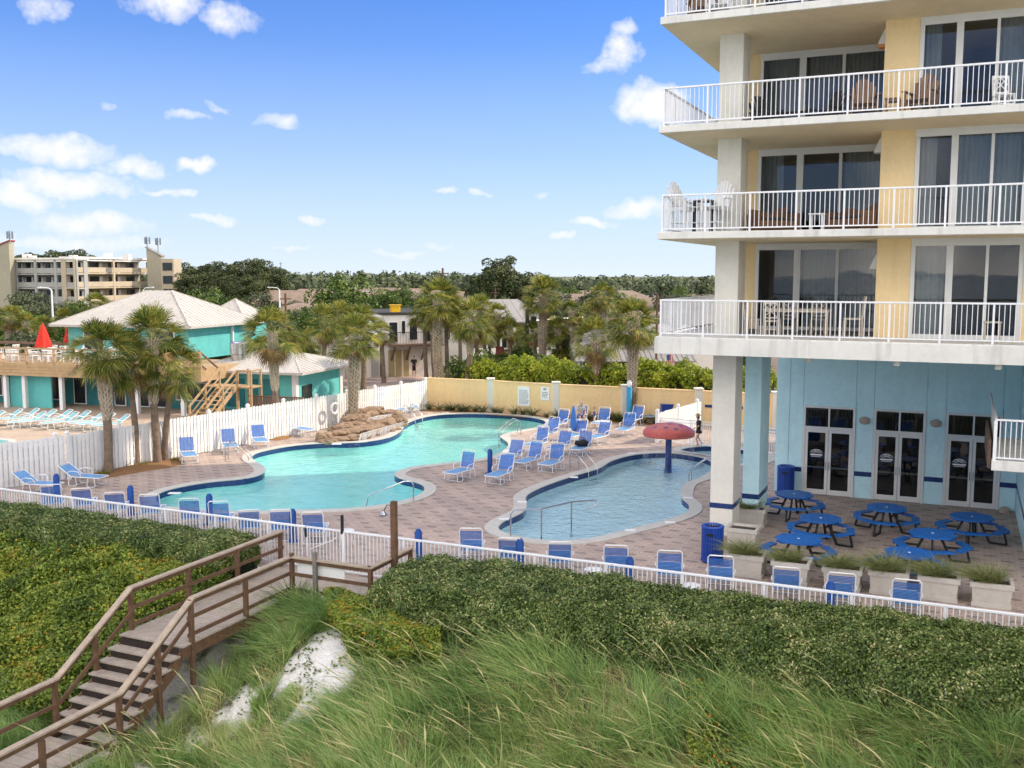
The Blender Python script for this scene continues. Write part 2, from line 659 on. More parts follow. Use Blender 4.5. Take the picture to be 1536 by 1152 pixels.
# clouds: ragged banks at (bearing, height) in the sky
wn = N(nt, 'ShaderNodeTexNoise', Scale=22.0, Detail=3.0, Roughness=.6)
nt.links.new(tc.outputs['Generated'], wn.inputs['Vector'])
cmb = N(nt, 'ShaderNodeCombineXYZ')
nt.links.new(az0, cmb.inputs[0])
nt.links.new(el0, cmb.inputs[1])
wj = N(nt, 'ShaderNodeVectorMath', operation='MULTIPLY_ADD')
nt.links.new(wn.outputs['Color'], wj.inputs[0])
wj.inputs[1].default_value = (.055, .030, 0)
nt.links.new(cmb.outputs[0], wj.inputs[2])
wn2 = N(nt, 'ShaderNodeTexNoise', Scale=70.0, Detail=3.0, Roughness=.65)
nt.links.new(tc.outputs['Generated'], wn2.inputs['Vector'])
CL = [(250, 2, 62, 26, 1), (345, 28, 40, 24, .9), (62, 8, 34, 18, .7), (930, 76, 34, 34, 1), (905, 100, 40, 14, .7), (940, 40, 28, 14, .8), (985, 158, 68, 38, 1.3),
      (80, 225, 88, 21, 1), (207, 246, 55, 15, 1), (110, 276, 95, 24, 1.1), (30, 298, 58, 22, 1), (135, 338, 90, 20, .9), (302, 248, 22, 10, 1), (277, 179, 34, 8, .8),
      (422, 185, 36, 13, .8), (327, 163, 20, 8, .7), (265, 285, 36, 7, .8), (468, 331, 18, 11, .9), (669, 287, 20, 8, .8), (722, 286, 20, 7, .6), (956, 310, 52, 16, 1),
      (888, 333, 36, 9, .9), (838, 354, 24, 8, .8), (318, 329, 48, 7, .7), (610, 385, 50, 7, .6), (440, 374, 40, 6, .5), (660, 372, 30, 7, .5), (802, 291, 14, 6, .4), (100, 365, 110, 12, .7),
      (200, 362, 60, 9, .6), (1030, 150, 26, 14, .8), (152, 152, 12, 7, .5)]
tot = None
for px, py, hw, hh, k in CL:
    a, b = (px - 768) / F, (576 - py) / F
    r = (a, cT + b * sT, b * cT - sT)
    A0, E0 = atan2(r[0], r[1]), atan2(r[2], sqrt(r[0] ** 2 + r[1] ** 2))
    sx_, sy_ = F / (hw * 1.08), F / (hh * 1.08)
    q = N(nt, 'ShaderNodeVectorMath', operation='MULTIPLY_ADD')
    nt.links.new(wj.outputs[0], q.inputs[0])
    q.inputs[1].default_value = (sx_, sy_, 0)
    q.inputs[2].default_value = (-(A0 + .0275) * sx_, -(E0 + .015) * sy_, 0)
    dd = N(nt, 'ShaderNodeVectorMath', operation='DOT_PRODUCT')
    nt.links.new(q.outputs[0], dd.inputs[0])
    nt.links.new(q.outputs[0], dd.inputs[1])
    v = math_n(nt, 'MULTIPLY_ADD', dd.outputs['Value'], -k, k)
    tot = v if tot is None else math_n(nt, 'MAXIMUM', tot, v)
tot = math_n(nt, 'MAXIMUM', tot, 0.0)
dens = math_n(nt, 'ADD', tot, math_n(nt, 'MULTIPLY_ADD', wn2.outputs[0], 1.15, -.66))
dens = math_n(nt, 'MULTIPLY', dens, math_n(nt, 'GREATER_THAN', tot, .001))
front = ramp(nt, dens, [(.06, (0, 0, 0)), (.95, (1, 1, 1))])
# unseen bright cloud behind and overhead, added as soft fill light
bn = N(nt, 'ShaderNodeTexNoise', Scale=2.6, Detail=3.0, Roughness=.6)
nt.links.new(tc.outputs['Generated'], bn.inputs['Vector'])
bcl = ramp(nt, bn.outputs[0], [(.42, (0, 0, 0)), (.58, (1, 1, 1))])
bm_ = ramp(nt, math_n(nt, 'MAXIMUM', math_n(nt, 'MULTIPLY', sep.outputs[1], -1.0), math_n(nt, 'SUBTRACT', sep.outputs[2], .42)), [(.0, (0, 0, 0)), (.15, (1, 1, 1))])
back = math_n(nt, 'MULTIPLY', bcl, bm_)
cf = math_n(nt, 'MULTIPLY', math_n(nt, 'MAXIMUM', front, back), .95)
cf = math_n(nt, 'MULTIPLY', cf, math_n(nt, 'GREATER_THAN', sep.outputs[2], 0.0))
CLOUD, BACK_FILL = 8.0, 31.0
tint = nt.nodes.new('ShaderNodeMix')
tint.data_type = 'RGBA'
tint.blend_type = 'MULTIPLY'
tint.inputs[0].default_value = 1
nt.links.new(hs.outputs[0], tint.inputs[6])
tint.inputs[7].default_value = (.29, .77, 1.48, 1)
# pale haze low over the horizon
hz = ramp(nt, el0, [(0.0, (.96, .96, .96)), (.04, (.78, .78, .78)), (.12, (.45, .45, .45)), (.22, (.16, .16, .16)), (.34, (0, 0, 0))])
colr = mixc(nt, hz, tint.outputs[2], (6.5, 7.3, 8.2))
cval = mixc(nt, back, (CLOUD, CLOUD, CLOUD * 1.01), (BACK_FILL * 1.04, BACK_FILL * .965, BACK_FILL * .86))
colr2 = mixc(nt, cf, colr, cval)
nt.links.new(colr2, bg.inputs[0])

sl = bpy.data.lights.new('sun', 'SUN')
sl.energy = 5.0
sl.angle = R(.53)
sl.color = (1.0, .86, .67)
so = link(bpy.data.objects.new('sun', sl))
sd = Vector((sin(SUN_AZ) * cos(SUN_EL), cos(SUN_AZ) * cos(SUN_EL), sin(SUN_EL)))
so.rotation_euler = sd.to_track_quat('Z', 'Y').to_euler()
so.location = (40, 20, 60)
sc.view_settings.view_transform = 'Standard'
sc.view_settings.look = 'None'
sc.view_settings.exposure = 0
sc.view_settings.gamma = 1
sc.cycles.max_bounces = 8
sc.cycles.transparent_max_bounces = 16
sc.cycles.caustics_reflective = False
sc.cycles.caustics_refractive = False
sc.cycles.sample_clamp_indirect = 6
sc.cycles.use_denoising = True

# ---------------------------------------------------------------- the lie of the land
DECK = [uvw(-26.4, -6.75)[:2], uvw(60, -6.75)[:2], uvw(60, 28)[:2], (10.4, 55.4), (6.4, 56.8), (-5.1, 60.4), (-5.4, 60.0), (-17.7, 39.6)]


def paver_mat():
    m, nt, b = nodes_of('pavers')
    geo = N(nt, 'ShaderNodeNewGeometry')
    mp = N(nt, 'ShaderNodeMapping')
    mp.inputs['Rotation'].default_value = (0, 0, -RU)
    nt.links.new(geo.outputs['Position'], mp.inputs[0])
    br = N(nt, 'ShaderNodeTexBrick', Scale=1.0)
    br.inputs['Brick Width'].default_value = .30
    br.inputs['Row Height'].default_value = .15
    br.inputs['Mortar Size'].default_value = .006
    br.inputs['Color1'].default_value = (.50, .39, .335, 1)
    br.inputs['Color2'].default_value = (.42, .335, .29, 1)
    br.inputs['Mortar'].default_value = (.17, .15, .135, 1)
    nt.links.new(mp.outputs[0], br.inputs['Vector'])
    sp = N(nt, 'ShaderNodeSeparateXYZ')
    nt.links.new(mp.outputs[0], sp.inputs[0])
    # a darker paver set in every repeat, rows staggered
    row = math_n(nt, 'FLOOR', math_n(nt, 'DIVIDE', sp.outputs[1], .45))
    off = math_n(nt, 'MULTIPLY', math_n(nt, 'MODULO', row, 2.0), .45)
    fx = math_n(nt, 'FRACT', math_n(nt, 'DIVIDE', math_n(nt, 'ADD', math_n(nt, 'ADD', sp.outputs[0], off), 500.0), .90))
    fy = math_n(nt, 'FRACT', math_n(nt, 'DIVIDE', math_n(nt, 'ADD', sp.outputs[1], 450.0), .45))
    spot = math_n(nt, 'MULTIPLY', math_n(nt, 'LESS_THAN', fx, .36), math_n(nt, 'LESS_THAN', fy, .36))
    n0 = N(nt, 'ShaderNodeTexNoise', Scale=1.4, Detail=2.0)
    nt.links.new(geo.outputs['Position'], n0.inputs['Vector'])
    spot = math_n(nt, 'MULTIPLY', spot, math_n(nt, 'MULTIPLY_ADD', n0.outputs[0], 1.2, .05))
    c = mixc(nt, spot, br.outputs[0], (.17, .15, .14))
    n1 = N(nt, 'ShaderNodeTexNoise', Scale=.45, Detail=6.0, Roughness=.6)
    nt.links.new(geo.outputs['Position'], n1.inputs['Vector'])
    f = ramp(nt, n1.outputs[0], [(.35, (.8, .8, .8)), (.65, (1.12, 1.08, 1.04))])
    mm = nt.nodes.new('ShaderNodeMix')
    mm.data_type = 'RGBA'
    mm.blend_type = 'MULTIPLY'
    mm.inputs[0].default_value = 1
    nt.links.new(c, mm.inputs[6])
    nt.links.new(f, mm.inputs[7])
    nt.links.new(mm.outputs[2], b.inputs['Base Color'])
    b.inputs['Roughness'].default_value = .8
    bp = N(nt, 'ShaderNodeBump', Strength=.3, Distance=.01)
    nt.links.new(br.outputs['Fac'], bp.inputs['Height'])
    bp.invert = True
    nt.links.new(bp.outputs[0], b.inputs['Normal'])
    return m


pavers = paver_mat()

POOL1 = [(233, 749), (241, 760), (290, 764), (340, 768), (418, 767), (522, 764), (587, 756), (621, 747), (637, 738), (636, 729), (620, 723), (600, 718), (592, 711), (613, 702),
         (652, 697), (690, 693), (732, 687), (757, 677), (764, 666), (755, 659), (751, 654), (771, 648), (808, 641), (820, 633), (800, 627), (760, 622.5), (700, 621),
         (655, 623), (626, 629), (608, 637), (598, 650), (572, 660), (530, 665), (496, 665), (444, 668.5), (405, 675), (380, 682), (378, 690), (392, 698), (397, 706), (390, 713),
         (366, 719), (312, 724), (262, 733), (238, 741)]
POOL2 = [(746, 791), (758, 781), (784, 769), (789, 758), (787, 747), (796, 739), (823, 727), (862, 714), (899, 703), (914, 693), (940, 685), (966, 681), (1005, 680), (1044, 685),
         (1066, 692), (1070, 704), (1050, 718), (1030, 725), (1023, 736), (1023, 748), (1034, 757), (1033, 768), (1005, 780), (953, 793), (901, 806), (862, 812), (810, 811), (771, 805), (751, 798)]
POOL3 = [(1018, 676), (1040, 671), (1075, 670), (1120, 675), (1150, 684), (1140, 694), (1105, 697), (1085, 688), (1050, 681)]
P1 = smooth_loop([at(x, y)[:2] for x, y in POOL1], 5)
P2 = smooth_loop([at(x, y)[:2] for x, y in POOL2], 5)
P3 = smooth_loop([at(x, y)[:2] for x, y in POOL3], 5)

struct(sheet('pool_deck', DECK, [P1, P2, P3], 0.0, pavers))

ground_m, nt, b = nodes_of('ground_m')
geo = N(nt, 'ShaderNodeNewGeometry')
n1 = N(nt, 'ShaderNodeTexNoise', Scale=.05, Detail=8.0, Roughness=.65)
n2 = N(nt, 'ShaderNodeTexNoise', Scale=1.5, Detail=4.0)
nt.links.new(geo.outputs['Position'], n1.inputs['Vector'])
nt.links.new(geo.outputs['Position'], n2.inputs['Vector'])
cc = ramp(nt, math_n(nt, 'ADD', math_n(nt, 'MULTIPLY', n1.outputs[0], .7), math_n(nt, 'MULTIPLY', n2.outputs[0], .3)),
          [(.38, (.05, .075, .025)), (.5, (.10, .12, .045)), (.62, (.20, .17, .10))])
nt.links.new(cc, b.inputs['Base Color'])
b.inputs['Roughness'].default_value = .95

big = 6000
# inland ground reaches the horizon and stops at the pool deck and the dune line
ring = [uvw(-6500, -6.75)[:2], (-big, big), (big, big), uvw(6500, -6.75)[:2]] + [DECK[i] for i in range(1, 8)] + [DECK[0]]
struct(sheet('ground', ring, [], -.02, ground_m))


def dune_h(x, y):
    u = (x - O[0]) * U[0] + (y - O[1]) * U[1]
    v = (x - O[0]) * V[0] + (y - O[1]) * V[1]
    t = np.clip((-8.3 - v) / 6.0, 0, 1)
    h = -1.62 * t * t * (3 - 2 * t) - .10 * np.clip(-14.3 - v, 0, 60)
    right = np.clip((u + 5.0) / 4.0, 0, 1)
    h = h + right * .65 * np.clip((-8.5 - v) / 5.0, 0, 1)
    h = h + .14 * np.sin(u * .9 + v * .7) * np.clip((-8.3 - v) / 3, 0, 1) + .08 * np.sin(u * 2.1 - v * 1.7 + 1) * np.clip((-8.3 - v) / 3, 0, 1)
    # hollow under the boardwalk, hump of bare sand beside it
    h = h + .45 * np.exp(-((u + 4.2) / 1.2) ** 2 - ((v + 11.0) / 1.4) ** 2)
    h = h - .35 * np.exp(-((u + 8.0) / 1.5) ** 2) * np.clip((-7.5 - v) / 2.0, 0, 1) * np.clip((v + 15) / 4, 0, 1)
    return np.maximum(h, -4.2) - .03


sand_m, nt, b = nodes_of('sand_m')
geo = N(nt, 'ShaderNodeNewGeometry')
n1 = N(nt, 'ShaderNodeTexNoise', Scale=1.6, Detail=7.0, Roughness=.7)
n2 = N(nt, 'ShaderNodeTexNoise', Scale=24.0, Detail=5.0)
nt.links.new(geo.outputs['Position'], n1.inputs['Vector'])
nt.links.new(geo.outputs['Position'], n2.inputs['Vector'])
cc = ramp(nt, math_n(nt, 'ADD', math_n(nt, 'MULTIPLY', n1.outputs[0], .6), math_n(nt, 'MULTIPLY', n2.outputs[0], .4)), [(.36, (.50, .47, .42)), (.5, (.72, .70, .66)), (.66, (.80, .79, .76))])
att = N(nt, 'ShaderNodeAttribute')
att.attribute_name = 'thatch'
th_c = ramp(nt, n2.outputs[0], [(.35, (.045, .05, .022)), (.55, (.11, .115, .05)), (.7, (.22, .19, .10))])
th_f = ramp(nt, math_n(nt, 'ADD', att.outputs['Fac'], math_n(nt, 'MULTIPLY_ADD', n1.outputs[0], 2.0, -1.0)), [(.30, (0, 0, 0)), (.72, (1, 1, 1))])
nt.links.new(mixc(nt, th_f, cc, th_c), b.inputs['Base Color'])
b.inputs['Roughness'].default_value = .95
bp = N(nt, 'ShaderNodeBump', Strength=.7, Distance=.08)
nt.links.new(math_n(nt, 'ADD', n1.outputs[0], math_n(nt, 'MULTIPLY', n2.outputs[0], .4)), bp.inputs['Height'])
nt.links.new(bp.outputs[0], b.inputs['Normal'])
us = np.concatenate([np.linspace(-60, -16, 40), np.linspace(-15.7, 16, 130), np.linspace(17, 60, 36)])
vs = np.concatenate([np.linspace(-6.76, -20, 80), np.linspace(-20.5, -75, 40)])
uu, vv = np.meshgrid(us, vs)
xx = O[0] + uu * U[0] + vv * V[0]
yy = O[1] + uu * U[1] + vv * V[1]
zz = dune_h(xx, yy)
zz[0, :] = -.01
nu, nv = len(us), len(vs)
mb = MB()
mb.v = [tuple(p) for p in np.stack([xx, yy, zz], -1).reshape(-1, 3).tolist()]
mb.f = [(j * nu + i, j * nu + i + 1, (j + 1) * nu + i + 1, (j + 1) * nu + i) for j in range(nv - 1) for i in range(nu - 1)]


def bare_k(u, v):
    """1 where the sand lies open, 0 under plants"""
    p_, q_ = (u + 4.0) * .49 - (v + 11.3) * .87, (u + 4.0) * .87 + (v + 11.3) * .49
    wob = .18 * np.sin(u * 5 + 1) + .15 * np.sin(v * 4.3)
    a = np.exp(-((p_ / 1.7) ** 2 + (q_ / (.98 + 1.3 * wob)) ** 2) ** 2)
    b_ = np.exp(-(((u + 5.7) / (.58 + wob)) ** 2 + ((v + 12.1) / .7) ** 2) ** 2) * (.8 + .3 * np.sin(u * 9) * np.sin(v * 7))
    c_ = np.exp(-((u + 6.2 + .15 * np.sin(v * 3)) / .36) ** 4) * (v < -12.4) * (v > -15.0) * (.55 + .35 * np.sin(v * 5.2))
    d_ = (v < -22) * 1.0
    e_ = np.exp(-((u + 7.95) / 1.2) ** 4) * .6
    return np.clip(np.maximum.reduce([a, b_, c_, d_, e_]), 0, 1)


dt_ = struct(mb.build('dune_terrain', sand_m, None, True))
if sum(p.normal.z for p in dt_.data.polygons) < 0:
    dt_.data.flip_normals()
at_ = dt_.data.attributes.new('thatch', 'FLOAT', 'POINT')
at_.data.foreach_set('value', (1 - bare_k(uu, vv)).reshape(-1).astype(np.float32))
mb = MB()
mb.quad(uvw(-2000, -74.5, -4.1), uvw(2000, -74.5, -4.1), uvw(2000, -3000, -4.1), uvw(-2000, -3000, -4.1))
struct(mb.build('sea', M('sea_m', (.03, .12, .16), .12, .4, .05, bump=.5, bscale=1.5)))

# ---------------------------------------------------------------- pools
basin_m, nt, b = nodes_of('basin_m')
geo = N(nt, 'ShaderNodeNewGeometry')
n1 = N(nt, 'ShaderNodeTexVoronoi', Scale=2.2)
n1.feature = 'SMOOTH_F1'
wv = N(nt, 'ShaderNodeTexNoise', Scale=1.1, Detail=3.0)
nt.links.new(geo.outputs['Position'], wv.inputs['Vector'])
nt.links.new(geo.outputs['Position'], n1.inputs['Vector'])
cc = ramp(nt, math_n(nt, 'ADD', math_n(nt, 'MULTIPLY', n1.outputs[0], .3), math_n(nt, 'MULTIPLY', wv.outputs[0], .7)), [(.3, (.34, .66, .64)), (.7, (.50, .77, .74))])
nt.links.new(cc, b.inputs['Base Color'])
basin_pale = M('basin_pale', (.64, .80, .82), .7, .1, 1.2)
water_big = watermat('water_big', (.74, .98, .96), 2.4, .6)
water_small = watermat('water_small', (.80, .89, .91), 2.6, 1.0)
W_Z = -.13


def pool(name, label, loop, floor_z, wat, bas, shallow=None):
    t = thing(name, label, 'swimming pool')
    if area(loop) < 0:
        loop = loop[::-1]
    n = len(loop)
    sheet('water', offset_loop(loop, -.005), [], W_Z, wat, t)
    # floor slopes up towards the beach entry
    def fz(p):
        if shallow is None:
            return floor_z
        k = min(1, max(0, (shallow[1] - (p[0] * V[0] + p[1] * V[1])) / shallow[0]))
        return floor_z + (W_Z - .12 - floor_z) * k * k
    mb = MB()
    ins = offset_loop(loop, -.25)
    tris = tessellate_polygon([[Vector((p[0], p[1], 0)) for p in loop]])
    mb.add([(p[0], p[1], fz(p)) for p in loop], tris)
    mb.add([(p[0], p[1], -.22) for p in loop] + [(p[0], p[1], fz(p)) for p in loop], [(i, (i + 1) % n, n + (i + 1) % n, n + i) for i in range(n)])
    mb.build('basin', bas, t)
    mb = MB()
    mb.add([(p[0], p[1], .02) for p in loop] + [(p[0], p[1], -.22) for p in loop], [(i, (i + 1) % n, n + (i + 1) % n, n + i) for i in range(n)])
    mb.build('tile_band', tile_blue, t)
    mb = MB()
    o = offset_loop(loop, .42)
    i2 = offset_loop(loop, -.03)
    zs = .035
    mb.add([(p[0], p[1], zs - .03) for p in i2] + [(p[0], p[1], zs) for p in i2] + [(p[0], p[1], zs) for p in o] + [(p[0], p[1], .0) for p in o],
           [(k * n + i, k * n + (i + 1) % n, (k + 1) * n + (i + 1) % n, (k + 1) * n + i) for i in range(n) for k in range(3)])
    mb.build('coping', coping_m, t)
    return t


def vq(px, py):
    p = at(px, py)
    return p[0] * V[0] + p[1] * V[1]


pool1 = pool('swimming_pool', 'large free-form swimming pool with turquoise water and dark blue tile band', P1, -.60, water_big, basin_m, (7.0, vq(420, 715)))
pool2 = pool('swimming_pool', 'smaller curvy pool with the red mushroom fountain standing in it', P2, -.48, water_small, basin_pale, (5.0, vq(880, 770)))
pool3 = pool('swimming_pool', 'small round hot tub pool half hidden behind the white column', P3, -.6, water_small, basin_pale)
# white depth plates let into the coping
for px, py in ((262, 741), (505, 667), (668, 619.5)):
    mb = MB()
    x, y, _ = at(px, py)
    mb.box(x - .22, x + .22, y - .12, y + .12, .02, .045)
    mb.build('depth_marker', sign_white, pool1)
for px, py in ((783, 754), (861, 717), (947, 681), (1032, 748), (1005, 785), (945, 797), (756, 780)):
    mb = MB()
    x, y, _ = at(px, py)
    mb.box(x - .16, x + .16, y - .1, y + .1, .02, .045)
    mb.build('depth_marker', sign_white, pool2)

# ---------------------------------------------------------------- the condominium
condo = thing('condo_tower', 'tall beach condo with white balconies, yellow piers and blue ground floor', 'building', (O[0], O[1], 0), RU)
FL = [6.235, 9.235, 12.235, 15.235]
UE = 26.0
for i, z in enumerate(FL):
    th = .50 if i == 0 else .20
    mb = MB()
    mb.bbox(-.12, UE, -.12, 7.2, z - th, z, .012)
    mb.box(1.02, UE, 7.2, 21.0, z - .2, z)
    if i == 0:   # kerb of the lowest balcony, a lip below
        mb.box(-.14, UE, -.145, -.121, z - .5, z - .04)
    s = mb.build('balcony_slab', slab_white, condo)
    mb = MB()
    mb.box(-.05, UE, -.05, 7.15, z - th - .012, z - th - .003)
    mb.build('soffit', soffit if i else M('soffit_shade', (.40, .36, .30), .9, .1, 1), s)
# rails
for i, z in enumerate(FL):
    mb = MB()
    u = .0
    npost = 17
    for k in range(npost):
        for j in range(1, 10):
            uu_ = k * 1.25 + j * .125
            mb.box(uu_ - .009, uu_ + .009, -.009, .009, z + .09, z + 1.02)
    for k in range(6):
        for j in range(1, 10):
            vv_ = k * 1.15 + j * .115
            mb.box(-.009, .009, vv_ - .009, vv_ + .009, z + .09, z + 1.02)
    mb.box(.02, npost * 1.25, -.016, .016, z + .075, z + .11)
    mb.box(-.016, .016, .02, 6.9, z + .075, z + .11)
    r = mb.build('railing', rail_white, condo)
    mb = MB()
    mb.bbox(-.035, npost * 1.25, -.035, .035, z + 1.02, z + 1.07, .008)
    mb.bbox(-.035, .035, .036, 6.9, z + 1.02, z + 1.07, .008)
    mb.build('top_rail', rail_white, r)
    for k in range(npost):
        m2 = MB()
        m2.box(k * 1.25 - .025, k * 1.25 + .025, -.025, .025, z - .12 if i else z + .002, z + 1.02)
        m2.build('post', rail_white, r)
    for k in range(1, 7):
        m2 = MB()
        m2.box(-.025, .025, k * 1.15 - .025, k * 1.15 + .025, z + .002, z + 1.02)
        m2.build('post', rail_white, r)
# columns
for i in range(4):
    z0, z1 = FL[i], (FL[i + 1] - .2 if i < 3 else 18.03)
    mb = MB()
    mb.bbox(1.15, 1.85, 1.8, 2.85, z0, z1, .015)
    mb.build('column', stucco_white, condo)
mb = MB()
mb.bbox(1.15, 1.85, 1.8, 2.85, 0, 5.735, .015)
c1 = mb.build('column', stucco_white, condo)
mb = MB()
mb.box(1.14, 1.86, 1.79, 2.86, .86, 1.02)
mb.build('tile_band', tile_blue, c1)
mb = MB()
mb.bbox(1.8, 2.32, 3.5, 5.1, 0, 5.735, .015)
c2 = mb.build('column', stucco_blue, condo)
c2['label'] = 'blue column behind the white one'
mb = MB()
mb.box(1.79, 2.33, 3.49, 5.11, .86, 1.02)
mb.build('tile_band', tile_blue, c2)
mb = MB()
mb.box(1.9, 2.28, 5.1, 9.1, 5.30, 5.73)
mb.build('beam', stucco_white, condo)
# upper walls
for i in range(4):
    z0, z1 = FL[i], (FL[i + 1] - .2 if i < 3 else 18.03)
    mb = MB()
    mb.box(1.0, 1.78, 4.9, 5.1, z0, z1)
    mb.box(1.0, 1.2, 5.1, 21.0, z0, z1)
    mb.bbox(5.72, 6.62, 2.0, 2.3, z0, z1, .01)
    mb.box(5.72, 5.92, 2.3, 5.1, z0, z1)
    mb.box(9.47, 10.9, 2.0, 2.3, z0, z1)
    mb.box(14.6, UE, 2.0, 2.3, z0, z1)
    mb.build('wall', stucco_yellow, condo)
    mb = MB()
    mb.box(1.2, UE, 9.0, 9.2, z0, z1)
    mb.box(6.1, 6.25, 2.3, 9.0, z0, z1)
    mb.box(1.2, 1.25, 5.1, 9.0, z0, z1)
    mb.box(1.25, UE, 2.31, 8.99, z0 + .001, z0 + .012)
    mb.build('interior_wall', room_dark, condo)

    def window(u0, glass, u1, v, seed):
        d = .07
        zb, zt = z0 + .12, z0 + 2.58
        mb = MB()
        mb.bbox(u0, u1, v - .03, v + d, zt, z1, .008)
        mb.bbox(u0 - .02, u1 + .02, v - .05, v - .031, zt + .13, z1 - .002, .004)
        mb.bbox(u0, u1, v - .03, v + d, z0 + .002, zb, .006)
        e = [u0] + [x for g in glass for x in g] + [u1]
        for a, b_ in zip(e[0::2], e[1::2]):
            mb.bbox(a, b_, v - .03, v + d, zb, zt, .006)
            if b_ - a > .14:
                mb.box((a + b_) / 2 - .012, (a + b_) / 2 + .012, v - .034, v - .0301, zb, zt)
        f = mb.build('sliding_door', alu_white, condo)
        for g in glass:
            m2 = MB()
            m2.box(g[0], g[1], v + .015, v + .022, zb, zt)
            m2.build('pane', glass_condo, f)
        # hung blinds, drawn by different amounts
        r_ = random.Random(seed)
        mb = MB()
        for a, b_ in r_.sample([(u0 + .1, u0 + (u1 - u0) * .33), (u0 + (u1 - u0) * .68, u1 - .06), (u0 + (u1 - u0) * .38, u1 - .08), (u0 + .08, u0 + (u1 - u0) * .2)], 2):
            x = a
            pts = []
            while x < b_:
                pts.append((x, v + .22 + .035 * sin(x * 46) + .01 * sin(x * 17)))
                x += .017
            for p, q in zip(pts, pts[1:]):
                mb.quad((p[0], p[1], z0 + .05), (q[0], q[1], z0 + .05), (q[0], q[1], zt + .1), (p[0], p[1], zt + .1))
        mb.build('curtain', curtain_m, f)
        if seed % 3 != 1:
            m2 = MB()
            g = glass[1]
            m2.box(g[0] - .16, g[0] - .13, v - .07, v - .034, z0 + .95, z0 + 1.22)
            m2.build('handle', alu_white, f)
    window(1.78, [(1.88, 2.99), (3.2, 4.28), (4.38, 5.5)], 5.72, 4.92, i * 3 + 1)
    window(6.62, [(6.74, 7.54), (7.72, 8.53), (8.61, 9.35)], 9.47, 2.06, i * 3 + 2)
    window(10.9, [(11.0, 12.1), (12.2, 13.3), (13.4, 14.5)], 14.6, 2.06, i * 3 + 3)
    # wedge shaped wall light on the flank of the pier
    mb = MB()
    zl = z0 + (2.25 if i else 1.95)
    mb.add([(5.718, 2.35, zl), (5.718, 2.75, zl), (5.50, 2.75, zl), (5.50, 2.35, zl), (5.718, 2.45, zl + .42), (5.718, 2.65, zl + .42), (5.66, 2.65, zl + .42), (5.66, 2.45, zl + .42)],
           [(3, 2, 1, 0), (4, 5, 6, 7), (0, 1, 5, 4), (1, 2, 6, 5), (2, 3, 7, 6), (3, 0, 4, 7)])
    wl = mb.build('wall_light', white_paint, condo)
    if i == 2:
        mb = MB()
        mb.bbox(5.51, 5.715, 2.36, 2.74, zl - .08, zl - .003, .02)
        mb.build('lamp_shade', M('lamp_amber', (.75, .30, .10), .5, .1, 4), wl)
# chandelier and ceiling fan behind the lowest window
mb = MB()
mb.tube([(3.75, 6.6, 9.03), (3.75, 6.6, 8.55)], .015, 6)
mb.lathe([(.01, 8.40), (.16, 8.44), (.19, 8.50), (.05, 8.55)], 12, (3.75, 6.6, 0))
for k in range(5):
    a = k * 2 * pi / 5 + .3
    mb.tube([(3.75, 6.6, 8.42), (3.75 + .2 * cos(a), 6.6 + .2 * sin(a), 8.25), (3.75 + .3 * cos(a), 6.6 + .3 * sin(a), 8.16)], .012, 5)
ch = mb.build('chandelier', steel, condo)
for k in range(5):
    a = k * 2 * pi / 5 + .3
    m2 = MB()
    m2.lathe([(.02, 8.03), (.055, 8.06), (.05, 8.13), (.02, 8.16)], 10, (3.75 + .3 * cos(a), 6.6 + .3 * sin(a), 0))
    m2.build('bulb', lamp_glow, ch, True)
# ground floor: blue wall made of stucco panels with narrow joints
mb = MB()
js = [1.88, 2.37, 2.86, 4.69, 5.30, 7.03, 7.66, 9.43, 9.95]
for a, b_ in zip(js, js[1:]):
    dz = 3.27 if (a, b_) in ((2.86, 4.69), (5.30, 7.03), (7.66, 9.43)) else 0
    mb.bbox(a + .008, b_ - .008, 9.1, 9.3, dz, 5.733, .006)
mb.box(1.9, 9.94, 9.13, 9.29, 3.5, 5.73)
mb.box(1.885, 2.86, 9.13, 9.29, .01, 3.5)
mb.box(4.69, 5.30, 9.13, 9.29, .01, 3.5)
mb.box(7.03, 7.66, 9.13, 9.29, .01, 3.5)
mb.box(1.9, 2.1, 9.31, 21.0, 0, 5.733)
mb.bbox(9.951, 10.3, 1.2, 9.3, 0, 2.9, .006)
mb.box(9.951, 10.3, 4.5, 9.3, 2.9, 5.733)
mb.box(10.3, UE, 4.5, 4.7, 0, 5.733)
gw = mb.build('blue_wall', stucco_blue, condo)
for a, b_ in ((2.10, 2.85), (4.70, 5.29), (7.04, 7.65), (9.44, 9.939)):
    mb = MB()
    mb.box(a, b_, 9.088, 9.1, .80, .97)
    mb.build('tile_band', tile_blue, gw)
mb = MB()
mb.box(9.94, 9.951, 1.2, 9.088, .80, .97)
mb.build('tile_band', tile_blue, gw)
mb = MB()
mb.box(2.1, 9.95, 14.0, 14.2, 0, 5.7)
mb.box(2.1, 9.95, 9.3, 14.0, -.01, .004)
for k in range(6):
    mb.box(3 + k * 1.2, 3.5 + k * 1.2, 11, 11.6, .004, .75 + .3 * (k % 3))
mb.build('interior_wall', room_dark, condo)
